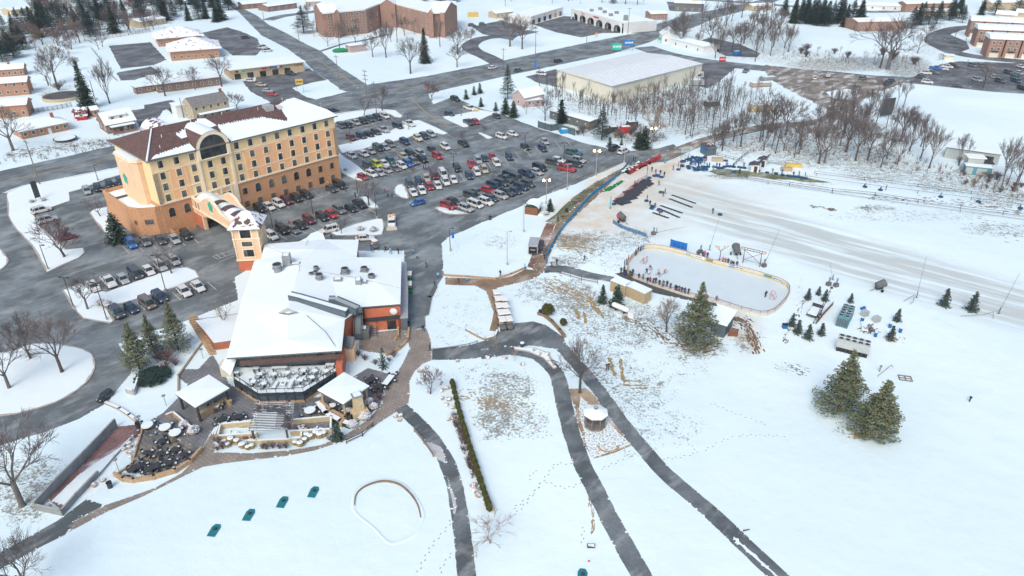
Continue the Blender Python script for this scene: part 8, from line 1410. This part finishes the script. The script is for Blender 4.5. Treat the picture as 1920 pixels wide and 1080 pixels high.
# ---------------------------------------------------------------- trees, shrubs
def tr(kind,x,y,yt,label,group=None,wide=1.0):
 H = {'oak1': 11,'oak2': 11}.get(kind); o = TREE[kind]; HH = PH_[kind]; return plant(kind,x,y,hgt(x,y,yt)/HH,label,group,sxy=wide)
PH_ = {}
for k in TREE:
 z = 0
 for o in [TREE[k]]+list(kids(TREE[k])):
  if o.type == 'MESH': z = max(z,max(v.co.z for v in o.data.vertices))
 PH_[k] = z
for k,x,y,yt,wd,lb in [('oak1',1087,736,632,1.0,'large bare tree between the two cart paths'),('vase1',58,673,588,1.3,'bare tree on the circle island, upper left'),('oak1',117,698,588,1.1,'bare tree on the circle island, right'),('oak2',18,728,640,1.2,'bare tree on the circle island, lower left'),('oak2',42,948,800,1.15,'big bare tree leaning over the retaining wall'),('oak1',55,1112,1010,1.2,'bare tree top rising at the bottom left corner'),('oak2',165,580,515,1.1,'bare tree in the west island tip'),('red1',121,482,402,1.25,'reddish round headed tree over the maroon car'),('small1',188,406,365,1.2,'small bare tree in the hotel wing bed'),('small1',322,513,462,1.2,'small bare tree among the west row cars'),('small2',421,612,570,1.2,'small bare tree on the raised snow bed'),('oak1',692,386,333,1.2,'bare tree on the snow island by the black pickup'),('small1',640,438,404,1.0,'small bare tree beside the white SUV and island'),('small1',700,412,395,.9,'tiny bare tree on the planted island'),('small1',843,396,368,1.0,'tiny bare tree on the lot exit island'),('red1',868,265,242,.7,'vase shaped small tree behind the black pickup'),('red1',908,252,231,.7,'vase shaped small tree on the tiny island'),('small1',683,217,180,1.2,'bare tree on the highway verge, left'),('oak1',717,208,158,1.1,'bare tree on the highway verge, right'),('red1',810,188,148,1.0,'bare tree by the red entrance sign'),
('pale1',919,1018,966,1.5,'pale twiggy small tree at the end of the hedge'),('red1',807,738,688,1.1,'purplish multi stemmed tree by the brick walk'),('willow',1249,622,545,.8,'olive leaning tree left of the big rink pine'),('willow',1223,266,198,1.0,'big tan willow behind the glowing floodlight'),('small2',931,670,640,.6,'pale young tree above the cart path bend'),('pale1',965,677,650,.6,'pale young tree beside the kiosk bin'),('oak1',106,158,78,1.0,'tall bare tree behind the pool'),('oak2',91,160,110,1.0,'bare tree left of the tall pool tree'),('vase1',206,194,105,.9,'pale bare tree right of the big spruce'),('oak1',310,180,118,1.15,'bare tree in front of the long brick building, left'),('oak2',366,168,122,1.1,'bare tree in front of the long brick building, middle'),('oak1',416,162,95,1.0,'bare tree in front of the long brick building, right'),('oak2',25,282,195,1.2,'dark bare tree in front of the ranch house'),('red1',445,205,168,1.1,'round bare tree beside the stone house'),('bush_brown',322,213,200,1.0,'bare shrub in front of the stone house'),
('oak1',770,138,62,1.0,'bare tree on the apartment lawn, nearest the highway'),('oak2',857,126,80,1.1,'ivy clad forked tree on the apartment lawn'),('oak1',858,102,45,1.2,'dark branching tree on the apartment lawn, far right'),('vase1',724,108,35,1.0,'bare tree on the apartment lawn, middle'),('oak2',699,107,62,1.0,'bare tree beside the dark lawn shed'),('tall1',637,95,35,1.1,'bare tree above the tarpaulin'),('tall2',745,80,12,1.0,'tall bare tree in front of the central gable'),('tall1',825,88,30,1.1,'bare tree in front of the right gable'),('small1',615,87,55,1.0,'small bare tree at the left of the lawn'),('oak1',979,92,25,1.0,'large bare tree left of the plaza lot'),('oak2',956,87,22,1.2,'large bare tree beside the curved drive'),('oak1',1022,226,180,1.1,'bare tree by the barn lean-to'),('small1',987,214,192,1.0,'small bare tree in front of the barn house'),('oak1',883,80,50,1.2,'bare tree at the bend of the apartment drive'),('oak2',1664,130,25,1.5,'very large dark bare tree behind the mud yard'),('tall1',1650,128,40,1.5,'leaning bare tree beside the very large one'),('oak1',1735,80,38,1.2,'bare tree by the townhouse loop, left'),('small1',1720,100,60,1.2,'small bare tree on the slope by the loop'),('tall2',1789,77,50,1.0,'bare tree inside the townhouse loop, left'),('tall1',1810,80,50,1.0,'bare tree inside the townhouse loop, right'),('oak1',1843,165,112,1.1,'bare tree at the near edge of the townhouse lot'),('small1',1760,113,98,1.4,'small bare tree by the pump house'),('vase1',1883,330,250,.9,'bare tree at the right field edge, tallest'),('tall1',1910,340,262,1.0,'bare tree at the far right field edge'),
('pine2',262,692,603,.85,'olive pine by the circle drive, nearest the drive'),('pine2',290,662,588,.75,'olive pine, middle of the three by the steps'),('pine1',335,656,559,.75,'olive pine, tallest of the three by the steps'),('hollyc',222,454,399,.85,'dense dark evergreen against the hotel wing'),('pine1',1572,772,655,1.05,'large olive pine behind the grey green chiller'),('pine2',1636,818,712,1.1,'olive pine in front and right of the large one'),('pine1',1302,645,527,.95,'large olive pine by the near rink boards'),('young',1129,568,534,.8,'young fir left of the propane tank'),('young',1156,574,534,1.05,'young fir behind the propane tank'),('juniper',288,710,698,2.2,'dark spreading evergreen below the pines'),('spruce',165,203,113,.8,'tall dark spruce behind the cape house'),('pine3',952,186,120,.75,'broad dark evergreen by the barn house'),('young',874,186,167,1.0,'young fir on the east verge, first in the line'),('young',889,178,161,1.0,'young fir on the east verge, second in the line'),('young',900,175,155,1.0,'young fir on the east verge, third in the line'),('young',902,200,182,1.0,'young fir beside the white pickup'),('young',929.5,208,191,1.0,'young fir above the navy sedan'),('hollyc',948,214,183,.8,'dense fir at the lot edge, left of the pair'),('hollyc',963,220,189,.8,'dense fir at the lot edge, right of the pair'),('spruce',797,118,52,.8,'dark spruce on the apartment lawn'),('pine3',570,62,10,1.3,'broad dark pine at the left end of the apartments'),('cedar',1052,232,186,1.1,'dark cedar beside the long grey shed'),('pine3',1128,263,194,.8,'tall blue green pine behind the lot corner'),('young',1143,276,256,1.0,'small fir at the entrance bed, left'),('young',1165,272,258,.8,'small fir at the entrance bed, right'),('hollyc',1207,279,236,.8,'dark cedar pair beside the glowing floodlight'),('hollyc',1197,279,246,.8,'shorter dark cedar beside the glowing floodlight'),('hollyc',1031,396,372,.75,'cone shaped evergreen by the round roofed hut'),('arbor',1027,590,570,1.6,'round evergreen at the head of the log wall'),('arbor',1056,611,597,1.3,'round evergreen at the foot of the log wall'),('sparse',719,690,652,1.0,'slender dark spruce in the clubhouse bed'),('young',634,824,795,1.0,'snowy round conifer right of the planters'),('bush_green',1024,403,396,1.0,'small round shrub beside the cone evergreen')]:
 tr(k,x,y,yt,lb,wide=wd)
for i,(x,y,yt) in enumerate([(1514,561,541),(1534,553,537),(1546,564,543),(1594,567,550),(1484,611,588),(1495,625,600),(1514,635,608),(1539,628,606),(1681,602,579),(1669,637,611),(1769,573,541),(1821,583,548)]):
 tr('christmas',x,y,yt,'little snowy spruce by the rink plant, '+('first of three behind the trailer','second of three behind the trailer','third of three behind the trailer','alone behind the teal chiller','leftmost of the lower four','second of the lower four','third of the lower four','rightmost of the lower four','right of the cage tanks','beside the debris ring','left of the isolated pair','right of the isolated pair')[i],'little spruces in the snowfield')
def inside(x,y,poly):
 c = False; n = len(poly)
 for i in range(n):
  (xa,ya),(xb,yb) = poly[i],poly[i-1]
  if (ya > y) != (yb > y) and x < (xb-xa)*(y-ya)/(yb-ya)+xa: c = not c
 return c
def wood(poly,n,kinds,h0,h1,label,group,seed,mind=5,stuff=False):
 rg = random.Random(seed); xs = [p[0] for p in poly]; ys = [p[1] for p in poly]; done = []; tries = 0; acc = []
 while len(done) < n and tries < n*60:
  tries += 1; x,y = rg.uniform(min(xs),max(xs)),rg.uniform(min(ys),max(ys))
  if not inside(x,y,poly) or any(abs(x-a)+2*abs(y-b) < mind for a,b in done): continue
  done.append((x,y)); k = rg.choice(kinds); s_ = rg.uniform(h0,h1)/PH_[k]; sx = rg.uniform(.85,1.3)*s_
  if not stuff: plant(k,x,y,s_,label,group,sxy=sx/s_); continue
  p = P(x,y); a = rg.uniform(0,6.28); ca,sa = math.cos(a)*sx,math.sin(a)*sx; acc.append((k,p,ca,sa,s_))
 if stuff:
  V,F,MI,names,off = [],[],[],[],0
  for k,p,ca,sa,s_ in acc:
   for o in [TREE[k]]+list(kids(TREE[k])):
    if o.type != 'MESH': continue
    me = o.data; nv = len(me.vertices); c = np.empty(nv*3); me.vertices.foreach_get('co',c); c = c.reshape(-1,3); V.append(np.stack([c[:,0]*ca-c[:,1]*sa+p.x,c[:,0]*sa+c[:,1]*ca+p.y,c[:,2]*s_],-1))
    nl = len(me.loops); q = np.empty(nl,int); me.loops.foreach_get('vertex_index',q); tt = np.empty(len(me.polygons),int); me.polygons.foreach_get('loop_total',tt); mi = np.empty(len(me.polygons),int); me.polygons.foreach_get('material_index',mi)
    for x in me.materials:
     if x not in names: names.append(x)
    mp = np.array([names.index(x) for x in me.materials]); F.append((q+off,tt)); MI.append(mp[mi]); off += nv
  V = np.concatenate(V); L = np.concatenate([f[0] for f in F]); T_ = np.concatenate([f[1] for f in F]); me = bpy.data.meshes.new('far_trees'); me.vertices.add(len(V)); me.vertices.foreach_set('co',V.ravel()); me.loops.add(len(L)); me.loops.foreach_set('vertex_index',L); me.polygons.add(len(T_)); me.polygons.foreach_set('loop_start',np.concatenate([[0],np.cumsum(T_)[:-1]])); me.polygons.foreach_set('loop_total',T_); me.polygons.foreach_set('material_index',np.concatenate(MI))
  [me.materials.append(x) for x in names]; me.update(calc_edges=True); o = bpy.data.objects.new('sapling_thicket',me); COL.objects.link(o); tag(o,label,'trees',kind='stuff')
wood([(-10,60),(30,50),(45,120),(0,125)],8,['pinef','pine3','hollyc'],8,13,'dark evergreen in the back gardens at the left edge','evergreens at the left edge',42,12)
wood([(120,50),(330,40),(290,58),(190,74),(120,80)],14,['red1','willow','oak1','vase1'],8,12,'bare tree along the grey board fence','trees along the board fence',43,11)
wood([(60,70),(200,78),(150,150),(60,140)],13,['red1','vase1','small1','oak1'],6,10,'bare tree on the white lawn left of the dark lot','trees on the white lawn',41,16)
TH = ['thin1','thin2','thin3','tall1']; BT = ['tall1','tall2','vase1','thin3']
wood([(1010,172),(1045,168),(1150,200),(1180,190),(1300,165),(1395,160),(1400,200),(1330,235),(1250,255),(1130,228),(1030,200)],150,['thin1','thin2','thin3'],6,9.5,'thicket of thin bare saplings below the warehouse','',1,6,True)
wood([(1250,235),(1330,215),(1420,180),(1440,215),(1380,235),(1300,262)],28,TH,7,11,'bare tree along the upper side of the dirt road','trees above the dirt road',2,10)
wood([(1310,268),(1400,252),(1560,232),(1600,255),(1640,300),(1560,312),(1430,288),(1340,285)],32,['tall1','tall2','vase1','oak2','oak1'],7,15,'bare tree in the wood between the dirt road and tubing run','trees above the tubing run',3,11)
wood([(1600,245),(1700,250),(1760,300),(1900,330),(1925,365),(1700,330),(1610,300)],18,['tall2','vase1','oak1','tall1'],9,15,'bare tree beyond the right end of the tubing run','trees beyond the tubing run',4,16)
wood([(1545,215),(1640,190),(1700,200),(1690,250),(1580,250)],20,BT,8,12,'bare tree below the mud yard','trees below the mud yard',5,12)
wood([(1230,88),(1290,40),(1400,30),(1480,40),(1500,100),(1440,120),(1330,108)],46,['tall1','tall2','oak1','vase1'],9,17,'tall bare tree in the grove across the highway','grove across the highway',6,12)
wood([(1480,110),(1620,120),(1740,135),(1700,100),(1640,105),(1500,95)],26,['thin1','thin2','bush_brown'],3,6,'scrubby saplings along the road bank','',7,12,True)
wood([(-10,105),(60,60),(70,20),(200,-6),(420,-6),(425,35),(330,30),(250,62),(150,82),(60,100)],40,['oak1','tall1','red1','vase1','willow'],10,15,'bare tree in the thick wood at the top left','bare trees in the far wood',8,15)
wood([(-10,105),(40,60),(60,10),(250,0),(430,5),(440,42),(300,40),(180,72),(60,70),(35,108)],74,['pinef','pine3','spruce'],11,16,'dark evergreen in the thick wood at the top left','evergreens in the far wood',9,12)
wood([(1465,45),(1615,55),(1610,40),(1470,28)],20,['pinef','spruce','spruce2'],12,16,'blue green pine in the screen beyond the snow meadow','evergreen screen',10,13)
wood([(1700,55),(1790,45),(1910,28),(1915,10),(1740,25)],18,['pinef','pine3','spruce'],10,14,'evergreen behind the townhouses','evergreens behind the townhouses',11,16)
wood([(430,5),(700,-8),(960,-6),(960,12),(880,14),(600,4)],14,['pinef','oak1','tall1'],9,12,'tree along the top edge beyond the apartments','trees beyond the apartments',12,22)
wood([(960,-5),(1250,-5),(1250,8),(1060,12)],12,['pinef','oak2','tall2'],8,12,'tree along the top edge beyond the plaza','trees beyond the plaza',13,22)
wood([(560,30),(600,85),(830,75),(830,50),(620,50)],14,BT,9,13,'bare tree on the lawn close under the apartment walls','trees under the apartment walls',14,18)
wood([(40,200),(150,195),(150,170),(60,150)],6,['bush_brown','small1'],2.5,5,'shrubby tree in the back gardens by the pool','garden shrubs by the pool',15,12)
wood([(1790,300),(1915,345),(1920,375),(1800,345)],16,['bush_brown','bush_tan','bush_red'],1.4,2.6,'brown brush below the teal container','brush below the teal container',16,10)
wood([(1070,255),(1190,265),(1230,250),(1110,232)],22,['bush_brown','bush_tan','small1'],1.6,3.4,'tangled brush behind the lot corner','brush behind the lot corner',17,9)
wood([(290,630),(340,680),(375,665),(330,700),(285,690)],8,['bush_red','bush_brown','small1'],1.5,3,'bare shrub on the bank beside the steps','shrubs on the steps bank',18,10)
def brush(polys,n,lab,seed,mts=('twig','twig_tan','twig_red'),hh=(.6,1.8),sz=1.0):
 rg = random.Random(seed); m = M()
 for poly,k in polys:
  xs = [p[0] for p in poly]; ys = [p[1] for p in poly]; c = 0
  while c < k*n:
   x,y = rg.uniform(min(xs),max(xs)),rg.uniform(min(ys),max(ys)); c += 1
   if not inside(x,y,poly): continue
   p = P(x,y); mt_ = rg.choice(mts)
   for _ in range(6): h = rg.uniform(*hh); m.rod(p,p+Vector((rg.uniform(-.7,.7)*sz,rg.uniform(-.7,.7)*sz,h)),.035,.02,mt_,3,False)
 return tag(m.build('undergrowth'),lab,'undergrowth',kind='stuff')
brush([([(1140,195),(1300,160),(1330,175),(1250,215),(1180,215)],2.2),([(1010,165),(1140,190),(1140,205),(1020,185)],.8),([(1440,110),(1740,138),(1730,120),(1640,85),(1620,110),(1450,95)],1.3),([(1310,275),(1560,300),(1760,340),(1920,375),(1920,345),(1640,270),(1560,240),(1400,262)],3.2),([(1180,230),(1260,262),(1200,268),(1120,250)],.8),([(0,300),(217,262),(260,252),(258,262),(217,274),(0,316)],1.0),([(30,60),(250,10),(420,10),(300,60),(150,80)],.8)],330,'brown brush and weeds under the bare trees',21)
brush([([(845,775),(862,770),(898,895),(885,900)],1)],420,'purple twigged shrub row beside the hedge',22,('twig_red',),(.5,1.1),.8)
for i in range(27): t_ = i/26; x,y = catmull([(848,722),(862,780),(880,840),(900,905),(919,962)],12)[int(t_*47)]; plant('arbor',x,y,rnd.uniform(.72,.88),'clipped arborvitae in the long diagonal hedge, %s from the top' % nth(i),'arborvitae hedge')
for i,(x,y) in enumerate([(786,697),(795,697),(800,690),(826,720),(829,733),(838,729),(829,748),(842,750),(837,760),(848,766),(841,788),(850,784),(888,911),(891,921),(897,930),(742,782),(749,789),(752,780),(1002,657),(1011,665),(1027,665),(1030,677),(980,684),(858,678),(915,672),(947,672),(1097,643),(1039,690),(175,899),(193,902),(177,911),(240,832),(243,840),(232,844),(246,857),(243,849)]):
 p = P(x,y); m = M(); m.ball((0,0,.18),(rnd.uniform(.35,.6),rnd.uniform(.3,.5),rnd.uniform(.22,.4)),'rock',9,6,.16); o = m.build('boulder'); o.location = p; o.rotation_euler = (0,0,rnd.uniform(0,6)); tag(o,'tan boulder with a snow cap, %s of the boulders counted from the left' % nth(sorted(q_[0] for q_ in [(786,),(795,),(800,),(826,),(829,),(838,),(829,),(842,),(837,),(848,),(841,),(850,),(888,),(891,),(897,),(742,),(749,),(752,),(1002,),(1011,),(1027,),(1030,),(980,),(858,),(915,),(947,),(1097,),(1039,),(175,),(193,),(177,),(240,),(243,),(232,),(246,),(243,)]).index(x)+(1 if (x,y) in ((829,748),(243,849)) else 0)),'boulder','tan boulders')
cp = [(421,832),(427,838),(434,829),(445,832),(455,840),(465,843),(473,840),(554,834),(563,837),(572,829),(582,823),(600,821),(575,820),(593,817),(607,818),(562,0)]
for i,(x,y) in enumerate(sorted(cp)):
 if y: plant('bush_cap',x,y,rnd.uniform(.75,1.1),'golden trimmed grass mound with a snow cap under the planters, %s from the left' % nth(i),'trimmed grass mounds')
for i,(x,y) in enumerate([(408,845),(418,842),(410,832),(493,842),(500,843),(512,841),(525,842),(537,841),(618,826),(628,822),(672,668),(684,676),(704,684),(730,678),(738,670),(703,760),(712,750),(706,740)]): plant('bush_red',x,y,rnd.uniform(.7,1.1),'reddish bare shrub in the terrace beds, %s from the left' % nth(sorted([408,418,410,493,500,512,525,537,618,628,672,684,704,730,738,703,712,706]).index(x)),'reddish shrubs in the terrace beds')
for x,y,s,lb in [(684,786,1.3,'round shrub in front of the fireplace, left'),(701,766,1.0,'round shrub right of the fireplace'),(661,800,1.1,'round shrub at the tip of the terrace bed'),(693,757,1.0,'narrow evergreen behind the chimney'),(190,572,1.3,'snowy dark shrub in the west island, left'),(203,576,1.4,'snowy dark shrub in the west island, right'),(676,432,1.2,'snowy shrub on the planted island, left'),(700,434,1.3,'snowy shrub on the planted island, right'),(60,380,.9,'low shrub left of the dark sign slab'),(82,377,.9,'low shrub right of the dark sign slab'),(648,320,.8,'dark shrub beside the hotel end wall'),(400,640,.8,'small shrub on the raised snow bed'),(345,800,1.0,'snowy shrub row beside the timber bench wall'),(364,812,1.2,'large snowy shrub at the end of the timber bench wall')]: plant('bush_green',x,y,s,lb)
for (a,b,n_) in (((418,822),(478,814),12),((552,810),(618,804),14)):
 m = M(); [m.ball((p.x,p.y,.3),(rnd.uniform(.2,.4),.3,.3),rnd.choice(['shrub_green','twig_red','snow']),6,4,.2) for p in [P(a[0]+(b[0]-a[0])*rnd.random(),a[1]+(b[1]-a[1])*rnd.random()+rnd.uniform(-3,3)) for _ in range(n_*2)]]; tag(m.build('bedding_plants'),'snowy low plants filling the planter %s of the pergola' % ('left' if a[0] < 500 else 'right'),'plants',kind='stuff')
# ---------------------------------------------------------------- marks in the snow
def blotch(lab,paths,mt_,seed,name='thawed_grass'):
 """irregular scraps of bare ground along paths: (points, band width in px, how many, size in m)"""
 rg = random.Random(seed); m = M()
 for pts,bw,k,sz in paths:
  c = catmull(pts,10)
  for _ in range(k):
   i = rg.randrange(len(c)-1); x = c[i][0]+rg.gauss(0,bw*.4); y = c[i][1]+rg.gauss(0,bw*.25); p = P(x,y); d = P(*c[i+1])-P(*c[i]); a0 = math.atan2(d.y,d.x); n_ = 7; w_,h_ = sz*rg.uniform(.5,1.6),sz*rg.uniform(.2,.5); zz = .012+rg.random()*.01
   m.add([(p.x+math.cos(a0)*w_*math.cos(t)*q_-math.sin(a0)*h_*math.sin(t)*q_,p.y+math.sin(a0)*w_*math.cos(t)*q_+math.cos(a0)*h_*math.sin(t)*q_,zz) for t,q_ in [(2*pi*j/n_,rg.uniform(.6,1.25)) for j in range(n_)]],[tuple(range(n_))],mt_)
 return tag(m.build(name),lab,'ground',kind='stuff')
blotch('muddy tracks and thawed scraps beside the shed and slope',[([(1382,598),(1400,610),(1412,635),(1424,660)],14,170,.45),([(1170,596),(1200,606),(1235,628),(1252,642)],14,90,.4),([(1275,640),(1310,650),(1345,640)],26,200,.35)],'earth',31)
blotch('brown grass streaks scraped through the snow',[([(1030,530),(1060,545),(1090,560)],30,160,.45),([(1105,560),(1115,575),(1130,592)],7,70,.5),([(1080,583),(1086,600)],4,26,.45),([(1095,588),(1098,604)],4,26,.45),([(1143,673),(1148,690),(1153,703)],4,40,.45),([(1164,674),(1167,700),(1168,712)],4,40,.45),([(1172,714),(1200,715)],2,22,.4),([(1172,722),(1215,724)],2,26,.4),([(1185,728),(1212,728)],2,16,.4),([(1235,722),(1245,715)],3,10,.3),([(1055,462),(1110,470)],20,120,.4),([(880,745),(985,770)],40,150,.3),([(1105,935),(1112,965),(1110,1000)],4,60,.22),([(1600,815),(1640,820)],12,90,.25)],'thatch',32)
blotch('brown leaf litter and dead grass along the field edges',[([(1515,385),(1555,392),(1565,394)],6,50,.5),([(1620,390),(1632,394)],10,30,.4),([(1640,370),(1800,380),(1920,398)],12,160,.5),([(1840,420),(1920,440)],30,50,.4),([(1480,690),(1510,700)],20,30,.3),([(1470,640),(1510,560)],8,60,.3),([(20,290),(120,275),(240,262)],14,300,.6)],'earth',33)
m = M(); rg = random.Random(6)
for E_ in EDGES:
 for a,b in zip(E_,E_[1:]):
  a,b = Vector(a),Vector(b); L = (b-a).length
  if L > 40 or a.y > 330: continue
  k = max(1,int(L/(.3 if a.y < 130 else .7)))
  for j in range(k):
   if rg.random() < .55: continue
   p = a.lerp(b,(j+rg.random())/k); r_ = rg.uniform(.04,.1+.16*rg.random())*(1 if a.y < 130 else 1.5); o_ = rg.gauss(0,.12); m.add([(p.x+o_+r_*math.cos(t)*rg.uniform(.6,1.3),p.y-o_+r_*math.sin(t)*rg.uniform(.5,1.2),a.z+.008+rg.random()*.004) for t in [2*pi*i/6 for i in range(6)]],[tuple(range(6))],'snow')
tag(m.build('snow_crumbs'),'ragged crumbs of snow along the cleared edges','snow',kind='stuff')
m = M(); rg = random.Random(5)
for pts in [[(960,955),(1000,925),(1030,885),(1045,870),(1082,871)],[(1020,902),(1055,914),(1078,911),(1096,897)],[(990,903),(1000,885),(1010,885)],[(960,968),(985,945),(1018,900)],[(847,972),(838,990),(812,1020),(795,1050),(782,1076)],[(850,1035),(830,1060),(825,1075)],[(1125,880),(1165,862),(1185,843)],[(1330,755),(1380,775),(1440,797)],[(1275,810),(1290,830),(1305,848),(1270,858),(1240,860)],[(1320,845),(1380,818),(1480,818)],[(960,818),(1000,822),(1035,815)],[(880,590),(920,575),(935,560)],[(830,600),(860,612),(910,618)],[(1120,640),(1160,660),(1200,690)],[(1095,984),(1093,1000),(1092,1018)],[(850,448),(860,465),(845,480)],[(880,450),(920,430),(955,440),(940,460),(900,455)]]:
 c = [P(x,y) for x,y in catmull(pts,14)]; side = 1; acc = 0
 for a,b in zip(c,c[1:]):
  acc += (b-a).length
  if acc < .55: continue
  acc = 0; d = (b-a).normalized(); side = -side; n_ = Vector((-d.y,d.x,0)); o = a+n_*side*.14; k = .17
  m.add([(o+d*k*math.cos(t)+n_*.09*math.sin(t)).to_tuple()[:2]+(.014,) for t in [pi*j/3 for j in range(6)]],[tuple(range(6))],'footprint')
tag(m.build('footprint_trails'),'trails of footprints pressed into the snow','footprints',kind='stuff')
hz = M(); y1_ = 6000; hz.prism([(-y1_,-y1_),(y1_,-y1_),(y1_,y1_),(-y1_,y1_)],-1,82,'snow',None,True); ho = hz.build('haze'); tag(ho,'thin winter haze over the valley','haze',kind='stuff')
hm_ = bpy.data.materials.new('haze'); hm_.use_nodes = True; hn = hm_.node_tree; hn.nodes.remove(hn.nodes['Principled BSDF']); pv = hn.nodes.new('ShaderNodeVolumePrincipled'); pv.inputs['Color'].default_value = (.80,.93,1,1); pv.inputs['Density'].default_value = HAZE; pv.inputs['Anisotropy'].default_value = 0
hn.links.new(pv.outputs[0],hn.nodes['Material Output'].inputs['Volume']); ho.data.materials.clear(); ho.data.materials.append(hm_)
remove_protos()
